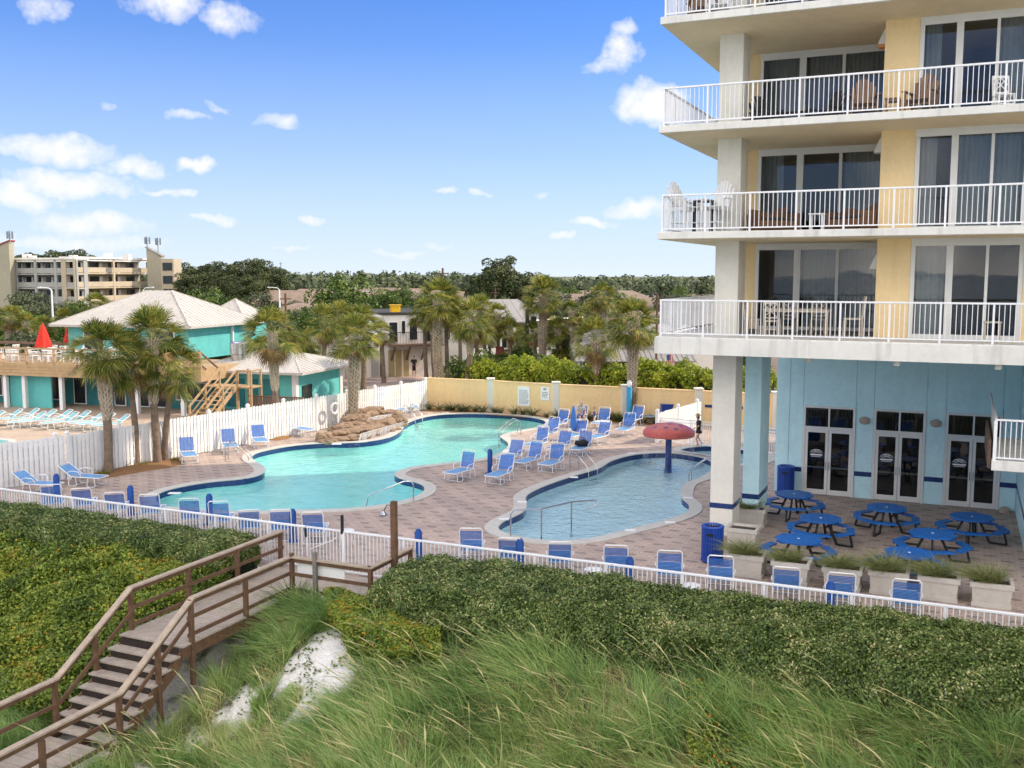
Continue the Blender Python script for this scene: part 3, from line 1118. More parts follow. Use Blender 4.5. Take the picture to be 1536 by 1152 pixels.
for n_, (a, b_) in enumerate(((2.86, 4.69), (5.30, 7.03), (7.66, 9.43))):
    m_ = (a + b_) / 2
    mb = MB()
    v0, v1 = 9.06, 9.18
    mb.bbox(a, a + .09, v0, v1, 0, 3.27, .006)
    mb.bbox(b_ - .09, b_, v0, v1, 0, 3.27, .006)
    mb.bbox(a + .09, b_ - .09, v0, v1, 3.20, 3.27, .006)
    mb.bbox(a + .09, b_ - .09, v0, v1, 2.42, 2.52, .006)
    mb.bbox(m_ - .03, m_ + .03, v0, v1, 2.52, 3.20, .006)
    fr = mb.build('door_frame', alu_white, condo)
    for x0, x1 in ((a + .09, m_ - .03), (m_ + .03, b_ - .09)):
        m2 = MB()
        m2.box(x0, x1, 9.11, 9.118, 2.52, 3.20)
        m2.build('pane', glass_door, fr)
    for sgn, x0, x1 in ((1, a + .095, m_ - .006), (-1, m_ + .006, b_ - .095)):
        mb = MB()
        w_ = .10
        mb.bbox(x0, x0 + w_, 9.075, 9.125, .012, 2.415, .006)
        mb.bbox(x1 - w_, x1, 9.075, 9.125, .012, 2.415, .006)
        mb.bbox(x0 + w_, x1 - w_, 9.075, 9.125, .012, .20, .006)
        mb.bbox(x0 + w_, x1 - w_, 9.075, 9.125, 2.30, 2.415, .006)
        mb.box(x0 + w_, x1 - w_, 9.130, 9.165, .98, 1.04)
        lf = mb.build('door', alu_white, condo)
        m2 = MB()
        m2.box(x0 + w_, x1 - w_, 9.10, 9.107, .20, 2.30)
        m2.build('pane', glass_door, lf)
        xh = x1 - .05 if sgn > 0 else x0 + .05
        m2 = MB()
        m2.tube([(xh, 9.075, .95), (xh, 9.02, .97), (xh, 9.02, 1.22), (xh, 9.075, 1.24)], .012, 6)
        m2.build('handle', steel, lf)
        if sgn > 0:      # white emblem on the glass: arched scroll over a solid bar
            m2 = MB()
            cx, cz = (x0 + x1) / 2, 1.56
            for rr, t0, t1 in ((.20, 20, 160), (.155, 10, 170), (.11, 25, 155)):
                pts = [(cx + rr * 1.15 * cos(R(t)), cz - .08 + rr * .95 * sin(R(t))) for t in range(t0, t1 + 1, 10)]
                for q, p in enumerate(zip(pts, pts[1:])):
                    if rr == .155 and q % 4 == 3:
                        continue
                    (xa, za), (xb, zb_) = p
                    m2.quad((xa, 9.096, za - .011), (xb, 9.096, zb_ - .011), (xb, 9.096, zb_ + .011), (xa, 9.096, za + .011))
            m2.quad((cx - .21, 9.096, cz - .11), (cx + .21, 9.096, cz - .11), (cx + .21, 9.096, cz - .06), (cx - .21, 9.096, cz - .06))
            for k in range(7):
                x_ = cx - .17 + k * .05
                m2.quad((x_, 9.096, cz - .165), (x_ + .03, 9.096, cz - .165), (x_ + .03, 9.096, cz - .135), (x_, 9.096, cz - .135))
            m2.build('emblem', decal, lf)
for u_, z_ in ((5.0, 2.82), (7.35, 2.86)):
    mb = MB()
    mb.lathe([(.04, -.12), (.15, -.09), (.19, .0), (.17, .10), (.05, .15)], 12, (u_, 9.06, z_), .6)
    mb.build('wall_light', M('shell_beige', (.40, .33, .27), .6, .2, 8), condo, True)
for u_, v_ in ((4.14, .55), (6.47, .25), (8.92, .25)):
    mb = MB()
    mb.lathe([(.075, 5.58), (.085, 5.60), (.085, 5.72)], 14, (u_, v_, 0))
    mb.build('ceiling_light', stucco_white, condo)
mb = MB()
mb.lathe([(.18, 0), (.17, .12), (.10, .2)], 12, (9.62, 8.75, 0))
mb.build('floor_light', M('shell_beige', (.4, .33, .27)), condo)
# small stair landing jutting from the right
mb = MB()
mb.bbox(8.88, 13.5, .2, 4.4, 2.93, 3.2, .01)
ld = mb.build('landing', slab_white, condo)
mb = MB()
mb.box(8.93, 8.97, .26, 4.4, 3.202, 4.24)
mb.build('side_panel', house_white, ld)
mb = MB()
for k in range(36):
    mb.box(9.05 + k * .125 - .011, 9.05 + k * .125 + .011, .25, .272, 3.28, 4.24)
mb.box(8.98, 13.4, .245, .28, 3.25, 3.29)
mb.bbox(8.92, 13.4, .22, .30, 4.24, 4.29, .006)
mb.bbox(8.92, 8.98, .301, 6.6, 4.24, 4.29, .006)
mb.box(8.9, 8.98, .22, .30, 3.2, 4.24)
mb.build('railing', rail_white, ld)
mb = MB()
mb.box(8.79, 8.86, .4, 4.4, 2.95, 3.7)
mb.build('kick_board', wood_brown, ld)
# storeys above, plain but real
mb = MB()
for k in range(10):
    z = 18.235 + 3 * k
    mb.box(-.12, 46, -.12, 7.2, z - .2, z)
    mb.box(1.0, 46, 2.0, 21.0, z, z + 2.8)
mb.box(1.0, 46, 2.0, 21.0, 48.0, 48.8)
mb.box(UE, 46, -.12, 21.0, 0, 18.03)
mb.box(10.3, 25.9, 20.7, 21.0, 0, 18.03)
mb.box(1.0, 10.3, 20.7, 21.0, 0, 18.03)
mb.build('upper_storeys', stucco_white, condo)

# ---------------------------------------------------------------- balcony furniture


def adirondack(name, label, mat, tall=0.0, cat='chair'):
    t = thing(name, label, cat)
    h = .36 + tall
    mb = MB()
    for k in range(6):
        mb.bar((-.27, -.28 + k * .1, h + .02 - k * .012), (.27, -.28 + k * .1, h + .02 - k * .012), .085, .022, (0, 0, 1))
    mb.build('seat', mat, t)
    mb = MB()
    for k in range(7):
        x = (k - 3) * .085
        top = h + .80 - .028 * (k - 3) ** 2 * .9
        mb.bar((x * .85, .22, h - .04), (x * 1.12, .52 + .0, top), .075, .02, (0, 1, 0))
    mb.bar((-.3, .34, h + .22), (.3, .34, h + .22), .07, .022, (0, 1, 0))
    mb.build('backrest', mat, t)
    for sx in (-1, 1):
        m2 = MB()
        m2.bar((sx * .36, -.36, h + .24), (sx * .33, .38, h + .24), .12, .024)
        m2.bar((sx * .33, -.30, 0), (sx * .33, -.30, h + .23), .03, .09, (0, 1, 0))
        m2.bar((sx * .33, .36, 0), (sx * .33, .30, h + .23), .03, .09, (0, 1, 0))
        m2.bar((sx * .30, -.34, h - .03), (sx * .30, .52, h - .2 if not tall else h - .05), .025, .11)
        m2.build('armrest', mat, t)
    if tall:
        m2 = MB()
        m2.bar((-.33, -.31, .30), (.33, -.31, .30), .08, .025)
        m2.bar((-.33, .35, .30), (.33, .35, .30), .08, .025)
        m2.build('footrest', mat, t)
    return t


def place_uv(s, u, v, z, rz, *a, **k):
    x, y, _ = uvw(u, v)
    return s.put((x, y, z), RU + rz, *a, **k)


sw = Series(adirondack('adirondack_chair', '', poly_white, .38))
place_uv(sw, .42, .95, FL[1] + .002, R(60), 'tall white slat-back chair at the open corner of the middle balcony')
place_uv(sw, 1.35, 1.0, FL[1] + .002, R(-12), 'tall white slat-back chair in front of the column on the middle balcony')
sb = Series(adirondack('adirondack_chair', '', poly_brown, .06))
place_uv(sb, 5.3, 1.25, FL[2] + .002, R(8), 'brown fan-back chair left of the yellow pier, upper balcony')
place_uv(sb, 6.75, 1.2, FL[2] + .002, R(-14), 'brown fan-back chair in front of the yellow pier, upper balcony')
place_uv(sb, .75, 1.2, FL[3] + .002, R(30), 'brown fan-back chair on the topmost visible balcony')
sw2 = Series(adirondack('adirondack_chair', '', poly_white, .0))
place_uv(sw2, 1.3, .9, FL[3] + .002, R(10), 'low white slat-back chair on the topmost visible balcony')


def small_table(name, label, mat, w=.5, h=.5, d=.5, slat=False):
    t = thing(name, label, 'table')
    mb = MB()
    if slat:
        n = int(w / .1)
        for k in range(n):
            mb.box(-w / 2 + k * .1 + .006, -w / 2 + k * .1 + .094, -d / 2, d / 2, h - .025, h)
        mb.box(-w / 2 + .02, w / 2 - .02, -d / 2 + .03, -d / 2 + .06, h - .09, h - .026)
        mb.box(-w / 2 + .02, w / 2 - .02, d / 2 - .06, d / 2 - .03, h - .09, h - .026)
    else:
        mb.bbox(-w / 2, w / 2, -d / 2, d / 2, h - .035, h, .006)
    mb.build('tabletop', mat, t)
    for sx in (-1, 1):
        for sy in (-1, 1):
            m2 = MB()
            m2.box(sx * (w / 2 - .05) - .025, sx * (w / 2 - .05) + .025, sy * (d / 2 - .05) - .025, sy * (d / 2 - .05) + .025, 0, h - .036)
            m2.build('leg', mat, t)
    return t


s_ = Series(small_table('side_table', '', poly_brown, .42, .52, .42, True))
place_uv(s_, 6.05, 1.15, FL[2] + .002, 0, 'brown slatted side table between the two brown fan-back chairs')
s_ = Series(small_table('side_table', '', poly_white, .42, .5, .42))
place_uv(s_, 4.15, 1.2, FL[1] + .002, 0, 'white cube side table between the two wicker sofas')
s_ = Series(small_table('bar_table', '', black_metal, .6, .95, .6))
place_uv(s_, .85, 1.35, FL[1] + .002, R(20), 'dark bar table between the two tall white chairs')
s_ = Series(small_table('dining_table', '', wood_pale, 1.9, .78, .95, True))
place_uv(s_, 3.55, 2.2, FL[0] + .002, 0, 'pale wooden dining table on the lowest balcony')
s_ = Series(small_table('patio_table', '', black_metal, 1.1, .45, .6))
place_uv(s_, 3.2, 2.0, FL[2] + .002, 0, 'low dark table on the upper balcony')
s_ = Series(small_table('side_table', '', wood_pale, .45, .55, .4))
place_uv(s_, 8.75, .9, FL[0] + .002, 0, 'small pale side table by the right window, lowest balcony')


def cross_chair(label, name='dining_chair', mat=None, h=.46):
    mat = mat or wood_pale
    t = thing(name, label, 'chair')
    mb = MB()
    mb.bbox(-.22, .22, -.22, .22, h - .04, h, .008)
    mb.build('seat', mat, t)
    mb = MB()
    for sx in (-1, 1):
        mb.bar((sx * .20, .20, h), (sx * .20, .27, h + .52), .035, .035, (0, 1, 0))
    mb.bar((-.2, .27, h + .50), (.2, .27, h + .50), .03, .06, (0, 0, 1))
    mb.bar((-.2, .21, h + .08), (.2, .21, h + .08), .025, .04, (0, 0, 1))
    mb.bar((-.19, .215, h + .09), (.19, .265, h + .48), .025, .03, (0, 1, 0))
    mb.bar((.19, .214, h + .09), (-.19, .264, h + .48), .025, .03, (0, 1, 0))
    mb.bar((-.19, .24, h + .28), (0, .262, h + .48), .02, .025, (0, 1, 0))
    mb.bar((.19, .24, h + .28), (0, .262, h + .48), .02, .025, (0, 1, 0))
    mb.build('backrest', mat, t)
    for sx in (-1, 1):
        for sy in (-1, 1):
            m2 = MB()
            m2.bar((sx * .19, sy * .19, h - .04), (sx * .21, sy * .21, 0), .04, .04)
            m2.build('leg', mat, t)
    for y in (-.2, .2):
        m2 = MB()
        m2.bar((-.2, y, .2), (.2, y, .2), .02, .03)
        m2.build('stretcher', mat, t)
    return t


s_ = Series(cross_chair(''))
place_uv(s_, 2.95, 1.35, FL[0] + .002, R(180), 'cross-back wooden chair at the near side of the balcony dining table')
place_uv(s_, 2.25, 2.2, FL[0] + .002, R(88), 'cross-back wooden chair at the left end of the balcony dining table')
place_uv(s_, 3.15, 3.0, FL[0] + .002, R(0), 'cross-back wooden chair on the window side, left of two')
place_uv(s_, 4.05, 3.0, FL[0] + .002, R(0), 'cross-back wooden chair on the window side, right of two')
place_uv(s_, 5.15, 1.95, FL[0] + .002, R(-80), 'tall cross-back chair at the right end beside the yellow pier', sc_=1.18)


def wicker_sofa(label, L=1.25):
    t = thing('wicker_sofa', label, 'sofa')
    mb = MB()
    mb.bbox(-L / 2, L / 2, -.38, .38, .12, .38, .03)
    mb.build('seat', wicker, t)
    bm = bmesh.new()
    mb = MB()
    n = 12
    vs = []
    for k in range(n + 1):
        x = -L / 2 + L * k / n
        z = .62 + .22 * abs(sin(pi * (k / n - .5)) ** 1.5 if k >= n / 2 else .55 * sin(pi * (.5 - k / n)))
        vs.append((x, z))
    poly = [(-L / 2, .38, .38)] + [(x, .38, z) for x, z in vs] + [(L / 2, .38, .38)]
    mb.panel(poly, (0, .09, 0))
    mb.build('backrest', wicker, t)
    for sx in (-1, 1):
        m2 = MB()
        m2.bbox(sx * L / 2 - .05, sx * L / 2 + .05, -.38, .44, .10, .60, .03)
        m2.build('armrest', wicker, t)
    m2 = MB()
    m2.bbox(-L / 2 + .08, L / 2 - .08, -.36, .32, .382, .47, .03)
    m2.build('cushion', M('cushion_dark', (.06, .05, .05), .9, .2, 6), t)
    for sx in (-1, 1):
        for sy in (-1, 1):
            m2 = MB()
            m2.lathe([(.025, 0), (.03, .12)], 8, (sx * (L / 2 - .08), sy * .3, 0))
            m2.build('leg', wicker, t)
    bm.free()
    return t


s_ = Series(wicker_sofa(''))
place_uv(s_, 2.75, 2.4, FL[1] + .002, R(35), 'brown wicker sofa left of the white cube table, middle balcony')
place_uv(s_, 5.0, 2.3, FL[1] + .002, R(-35), 'brown wicker sofa beside the yellow pier, middle balcony')
s_ = Series(adirondack('patio_chair', '', M('poly_dark', (.05, .05, .055), .5, .2, 6), .02))
place_uv(s_, 2.4, 2.6, FL[2] + .002, R(40), 'dark slatted chair left of the low dark table, upper balcony')
place_uv(s_, 4.1, 2.7, FL[2] + .002, R(-35), 'dark slatted chair right of the low dark table, upper balcony')
s_ = Series(cross_chair('', 'patio_chair', poly_white))
place_uv(s_, 8.75, 1.3, FL[2] + .002, R(20), 'white patio chair near the right window, upper balcony')

# ---------------------------------------------------------------- lounge chairs
def chaise(name, strap_b, strap_s, flat=False, frame=None, rec=(-.25, .69)):
    frame = frame or rail_white
    t = thing(name, '', 'lounge chair')
    w2, hz = .31, .36
    if flat:
        bk = [(-.0, hz), (-.62, hz + .42)]
    else:
        bk = [(0, hz), (rec[0], hz + rec[1])]
    dy, dz = bk[1][0], bk[1][1] - hz
    L = sqrt(dy * dy + dz * dz)
    mb = MB()
    hoop = [(-w2, 0, hz), (-w2, dy * .92, hz + dz * .92), (-w2 * .86, dy, hz + dz), (w2 * .86, dy, hz + dz), (w2, dy * .92, hz + dz * .92), (w2, 0, hz)]
    mb.tube(hoop, .017, 6)
    mb.tube([(-w2, 0, hz), (-w2, 1.15, hz + .01), (-w2 * .86, 1.22, hz), (w2 * .86, 1.22, hz), (w2, 1.15, hz + .01), (w2, 0, hz)], .017, 6)
    mb.build('frame', frame, t, True)
    n = 15
    mb = MB()
    for k in range(n):
        a = .06 + (L - .14) * k / n
        b_ = a + (L - .14) / n * .74
        ya, za, yb, zb_ = dy / L * a, hz + dz / L * a, dy / L * b_, hz + dz / L * b_
        mb.panel([(-w2, ya, za), (w2, ya, za), (w2, yb, zb_), (-w2, yb, zb_)], (0, -.008 * dz / L, .008 * -dy / L + .001))
    mb.build('backrest', strap_b, t)
    mb = MB()
    n = 20
    for k in range(n):
        a = .03 + 1.12 * k / n
        mb.box(-w2, w2, a, a + 1.12 / n * .82, hz + .005, hz + .014)
    mb.build('seat', strap_s, t)
    for y0, y1 in ((-.12, .22), (.72, 1.06)):
        m2 = MB()
        for sx in (-1, 1):
            m2.tube([(sx * w2, y0 + .04, hz), (sx * (w2 + .01), y0 - .02, .06), (sx * (w2 + .01), y0 + .03, .016), (sx * (w2 + .01), y1 - .03, .016), (sx * (w2 + .01), y1 + .02, .06), (sx * w2, y1 - .04, hz)], .014, 5)
        m2.tube([(-w2, (y0 + y1) / 2, .016), (w2, (y0 + y1) / 2, .016)], .012, 5)
        m2.build('leg', frame, t, True)
    for sx in (-1, 1):
        m2 = MB()
        m2.tube([(sx * w2, dy * .35, hz + dz * .35), (sx * (w2 + .05), .05, hz + .24), (sx * (w2 + .05), .36, hz + .22), (sx * (w2 + .03), .44, hz + .12), (sx * w2, .42, hz)], .015, 5)
        m2.build('armrest', frame, t, True)
    return t


def facing(dx, dy):
    return atan2(-dx, dy)


class Mixed:
    """chairs left at different back angles"""
    def __init__(s, *a):
        s.a, s.n = a, 0

    def put(s, *args):
        s.n += 1
        return s.a[(s.n * 7 // 3) % len(s.a)].put(*args)


lounge = Mixed(Series(chaise('lounge_chair', strap_blue, strap_blue_light)), Series(chaise('lounge_chair', strap_blue, strap_blue_light, rec=(-.32, .655))), Series(chaise('lounge_chair', strap_blue, strap_blue_light, rec=(-.19, .71))))
jit = random.Random(5)
G = 'blue strap lounge chairs along the near white railing'
left_row = [(75, 730), (121, 732), (171, 738), (223, 743), (283, 751), (327, 755), (373, 764), (420, 766), (468, 770)]
for k, (px, py) in enumerate(left_row):
    x, y, _ = at(px, py, 1.02)
    a = jit.uniform(-.08, .08)
    d = (x / y * .75 + .02 + a, 1.0)
    lounge.put((x + d[0] * .25, y + d[1] * .25, .003), facing(*d), 'blue lounge chair facing the large pool behind the left railing, %s counting from the gate' % ORD[len(left_row) - 1 - k], G)
right_row = [(706, 796), (764, 806), (840, 812), (924, 820), (1005, 830), (1081, 838), (1180, 850), (1263, 862), (1361, 872)]
for k, (px, py) in enumerate(right_row):
    x, y, _ = at(px, py, 1.02)
    a = jit.uniform(-.06, .06)
    d = (x / y * .9 + .04 + a, 1.0)
    lounge.put((x + d[0] * .25, y + d[1] * .25, .003), facing(*d), 'blue lounge chair behind the right-hand railing and hedge, %s counting from the gate post' % ORD[k], G)
# chairs between the pools, backs to the sun
G = 'blue lounge chairs set out between the two pools'
mid = [(700, 716, 'alone at the left edge of the cluster, near the pool peninsula'), (757, 720, 'just right of the short blue post between the pools'),
       (772, 694, 'closest to the big pool edge'), (801, 700, 'left one of the front pair in the middle of the deck'),
       (834, 703, 'right one of the front pair in the middle of the deck'), (812, 674, 'second row, next to the pool bend'),
       (845, 679, 'second row, right behind the front pair'), (828, 658, 'third row, nearest the far pool bend'),
       (843, 644, 'farthest left chair of the cluster, by the far pool end'), (877, 680, 'with a dark bag lying on it'),
       (869, 661, 'beside the blue folded umbrella'), (904, 663, 'third row, to the right of the umbrella'),
       (905, 641, 'beside the standing child'), (943, 651, 'standing apart on the sunlit deck right of the cluster'),
       (872, 637, 'under the seated woman')]
MIDPOS = {}
for px, py, s_l in mid:
    x, y, _ = at(px, py)
    a = jit.uniform(-.12, .12)
    d = (-.50 + a, -.86)
    MIDPOS[(px, py)] = (x, y, d)
    lounge.put((x, y, .003), facing(*d), 'blue strap lounge chair ' + s_l, G)
G = 'blue lounge chairs by the far yellow wall'
for px, py, s_l in ((955, 637, 'beside the blue wrapped palm trunk at the yellow wall'), (983, 631, 'next to the blue box at the yellow wall')):
    x, y, _ = at(px, py)
    lounge.put((x, y, .003), facing(-.5, -.85), 'blue lounge chair ' + s_l, G)
G = 'blue lounge chairs standing along the white picket fence'
for px, py, s_l, d in ((281, 690, 'by the picket fence right of the four palms', (.42, -.9)), (343, 676, 'behind the chrome pool ladder', (.38, -.92)), (388, 668, 'by the picket fence left of the single palm', (.38, -.92)),
                       (445, 652, 'by the picket fence right of the single palm', (.75, -.6)), (570, 624, 'by the picket fence above the waterfall rocks', (.4, -.9)),
                       (594, 620, 'above the waterfall rocks right of the blue post', (.4, -.9)), (615, 616, 'in the far corner of picket fence and yellow wall', (.3, -.95))):
    x, y, _ = at(px, py)
    lounge.put((x, y, .003), facing(*d), 'blue lounge chair ' + s_l, G)
recl = Series(chaise('lounge_chair', strap_blue_light, strap_blue_light, True))
for px, py, s_l in ((48, 738, 'pale blue reclined lounge chair in the left corner, left one of two'), (116, 727, 'pale blue reclined lounge chair beside the blue post in the left corner')):
    x, y, _ = at(px, py)
    recl.put((x, y, .003), facing(.95, -.28), s_l, 'reclined lounge chairs in the left fence corner')
teal = Series(chaise('lounge_chair', strap_teal, strap_teal, True))
for k, (px, py) in enumerate(((-12, 640), (15, 637), (40, 636), (50, 641), (66, 638), (90, 638), (99, 642), (117, 640), (140, 642), (154, 644), (176, 646))):
    x, y, _ = at(px, py)
    d = (-.75 + jit.uniform(-.1, .1), -.66)
    teal.put((x, y, .018), facing(*d), 'pale teal lounge chair on the neighbouring deck, %s from the left' % ORD[k], 'teal lounge chairs beyond the picket fence')

# short blue posts
def bluepost():
    t = thing('blue_post', '', 'post')
    mb = MB()
    mb.lathe([(.10, .02), (.105, .05), (.105, .90), (.085, .94)], 14)
    mb.build('sleeve', post_blue, t, True)
    m2 = MB()
    m2.lathe([(.07, .94), (.075, .96), (.06, .99), (.03, 1.0)], 10)
    m2.build('cap', post_blue, t, True)
    m3 = MB()
    m3.lathe([(.2, 0), (.2, .015), (.12, .03)], 14)
    m3.build('base', post_blue, t)
    return t


bp_ = Series(bluepost())
G = 'short blue sleeved posts around the pools'
for px, py, s_l in ((107, 716, 'at the left fence corner beside the reclined chairs'), (284, 678, 'behind the chair right of the four palms'), (359, 668, 'beside the chrome ladder at the picket fence'),
                    (467, 645, 'at the picket fence left of the waterfall'), (578, 620, 'at the picket fence above the waterfall'), (735, 710, 'between the pools at the chair cluster'),
                    (86, 752, 'behind the left railing, farthest left'), (197, 772, 'behind the left railing, fourth chair'), (315, 786, 'behind the left railing, middle'), (440, 812, 'behind the railing left of the gate'),
                    (628, 846, 'behind the railing right of the brown pole'), (780, 862, 'behind the right railing, second chair'), (944, 893, 'behind the right railing, fourth chair'), (1244, 935, 'behind the right railing, eighth chair')):
    x, y, _ = at(px, py)
    bp_.put((x, y, .002), jit.uniform(0, 3), 'short blue sleeved post ' + s_l, G)
# folded blue umbrella in the cluster
t = thing('patio_umbrella', 'folded blue patio umbrella standing among the lounge chairs', 'umbrella', at(860, 660))
mb = MB()
mb.tube([(0, 0, .05), (0, 0, 1.75)], .022, 8)
mb.build('pole', rail_white, t)
mb = MB()
mb.lathe([(.05, .45), (.15, .55), (.16, .8), (.12, 1.3), (.06, 1.6), (.02, 1.72)], 12)
mb.build('canopy', strap_blue, t, True)
mb = MB()
mb.lathe([(.26, 0), (.26, .05), (.05, .09)], 16)
mb.build('base', concrete, t)
# white plastic side tables
def round_table(mat=poly_white):
    t = thing('side_table', '', 'table')
    mb = MB()
    mb.lathe([(.20, .42), (.24, .43), (.24, .46), (.20, .47)], 18)
    mb.build('tabletop', mat, t, True)
    for k in range(4):
        a = k * pi / 2 + .4
        m2 = MB()
        m2.tube([(.14 * cos(a), .14 * sin(a), .42), (.21 * cos(a), .21 * sin(a), 0)], .022, 6)
        m2.build('leg', mat, t)
    return t


rt = Series(round_table())
for px, py, s_l in ((890, 880, 'between the third and fourth chairs of the right railing'), (520, 818, 'just inside the gate'), (1036, 905, 'behind the right railing near the fifth chair'), (795, 690, 'between chairs of the front pair')):
    x, y, _ = at(px, py)
    rt.put((x, y, .002), jit.uniform(0, 2), 'round white plastic side table ' + s_l, 'white plastic side tables')

# ---------------------------------------------------------------- near railing, gate, picket fence, walls


def metal_fence(u0, u1, label):
    t = thing('metal_fence', label, 'fence', uvw(u0, -6.35), RU)
    L = u1 - u0
    mb = MB()
    n = int(L / .115)
    for k in range(1, n):
        x = L * k / n
        mb.box(x - .011, x + .011, -.011, .011, .085, 1.15)
    mb.build('balusters', rail_white, t)
    mb = MB()
    mb.bbox(0, L, -.035, .035, 1.15, 1.205, .01)
    mb.build('top_rail', rail_white, t)
    mb = MB()
    mb.box(0, L, -.018, .018, .06, .10)
    mb.build('bottom_rail', rail_white, t)
    k = 0
    while k * 1.85 < L + .1:
        m2 = MB()
        x = min(k * 1.85, L - .03)
        m2.box(x - .03, x + .03, -.03, .03, 0, 1.149)
        m2.build('post', rail_white, t)
        k += 1
    return t


metal_fence(-26, -8.1, 'white metal railing behind the left hedge, from the gate to the left edge')
metal_fence(-6.84, 24, 'white metal railing behind the right hedge, running to the right edge')
t = thing('gate', 'white metal pool gate with black latch at the head of the boardwalk', 'gate', uvw(-8.06, -6.35), RU)
mb = MB()
for k in range(1, 11):
    mb.box(k * .109 - .01, k * .109 + .01, -.011, .011, .12, 1.14)
for z in (.1, 1.16):
    mb.box(0, 1.19, -.02, .02, z, z + .045)
for x in (0, 1.15):
    mb.box(x, x + .04, -.02, .02, .146, 1.159)
mb.build('gate_leaf', rail_white, t)
mb = MB()
mb.bbox(1.14, 1.19, -.05, .05, 1.22, 1.62, .012)
mb.bbox(1.13, 1.20, -.055, .055, 1.10, 1.24, .02)
mb.build('latch', black_metal, t)
mb = MB()
mb.bbox(-.03, .03, -.06, .06, .9, 1.15, .012)
mb.build('hinge', black_metal, t)
mb = MB()
mb.tube([(.1, -.04, .55), (.4, -.16, .70), (.9, -.12, .92), (1.0, -.04, 1.0)], .012, 6)
mb.build('handle', rail_white, t)


def picket_fence(name, label, A, B, H, mat, gap=.19, wid=.135, post=2.4, solid=False, lean=0):
    dx, dy = B[0] - A[0], B[1] - A[1]
    L = sqrt(dx * dx + dy * dy)
    t = thing(name, label, 'fence', (A[0], A[1], 0), atan2(dy, dx))
    mb = MB()
    n = int(L / gap)
    rr = random.Random(3)
    for k in range(n):
        x = gap * (k + .5)
        h = H - .10 + rr.uniform(-.02, .02)
        y0 = -.045
        mb.panel([(x - wid / 2, y0, .05), (x + wid / 2, y0, .05), (x + wid / 2, y0, h - .05), (x + wid / 4, y0, h), (x - wid / 4, y0, h), (x - wid / 2, y0, h - .05)], (rr.uniform(-.004, .004), .02, 0))
        if solid:
            x += gap / 2
            mb.panel([(x - wid / 2, .025, .05), (x + wid / 2, .025, .05), (x + wid / 2, .025, h - .05), (x + wid / 4, .025, h), (x - wid / 4, .025, h), (x - wid / 2, .025, h - .05)], (0, .02, 0))
    mb.build('pickets', mat, t)
    for z in (.35, H * .55, H - .35):
        m2 = MB()
        m2.box(0, L, -.022, .022, z - .045, z + .045)
        m2.build('rail', mat, t)
    k = 0
    while k * post < L + .2:
        m2 = MB()
        x = min(k * post, L)
        m2.box(x - .06, x + .06, -.075, .065, 0, H)
        m2.add([(x - .08, -.095, H), (x + .08, -.095, H), (x + .08, .085, H), (x - .08, .085, H), (x - .03, -.035, H + .09), (x + .03, -.035, H + .09), (x + .03, .025, H + .09), (x - .03, .025, H + .09)],
               [(3, 2, 1, 0), (4, 5, 6, 7), (0, 1, 5, 4), (1, 2, 6, 5), (2, 3, 7, 6), (3, 0, 4, 7)])
        m2.build('post', mat, t)
        k += 1
    return t


FC = at(104, 719)
FE = at(640, 614)
FN = (-24.2, 31.3)
picket_fence('picket_fence', 'long white picket fence running back from the left corner to the yellow wall', FC, FE, 1.86, fence_white, solid=True)
picket_fence('picket_fence', 'white picket fence section left of the corner beside the neighbouring pool', FN, (FC[0] - .05, FC[1] - .1), 1.86, fence_white, solid=True)
# far low white fence round the hot tub, and the tall slanting screen
picket_fence('vinyl_fence', 'solid white screen fence standing behind the red mushroom fountain', at(985, 664), at(1050, 643), 1.55, fence_white, gap=.16, wid=.15)
t = thing('metal_fence', 'low white railing behind the walking person and the columns', 'fence', at(985, 662), atan2(at(1175, 684)[1] - at(985, 662)[1], at(1175, 684)[0] - at(985, 662)[0]))
Lf = sqrt((at(1175, 684)[1] - at(985, 662)[1]) ** 2 + (at(1175, 684)[0] - at(985, 662)[0]) ** 2) + 3
mb = MB()
for k in range(int(Lf / .11)):
    mb.box(k * .11 + .04, k * .11 + .062, -.01, .01, .08, 1.15)
mb.build('balusters', rail_white, t)
for z in (.06, 1.02, 1.16):
    mb = MB()
    mb.box(0, Lf, -.02, .02, z, z + .045)
    mb.build('rail', rail_white, t)
for k in range(int(Lf / 1.8) + 1):
    mb = MB()
    mb.box(k * 1.8, k * 1.8 + .06, -.03, .03, 0, 1.24)
    mb.build('post', rail_white, t)
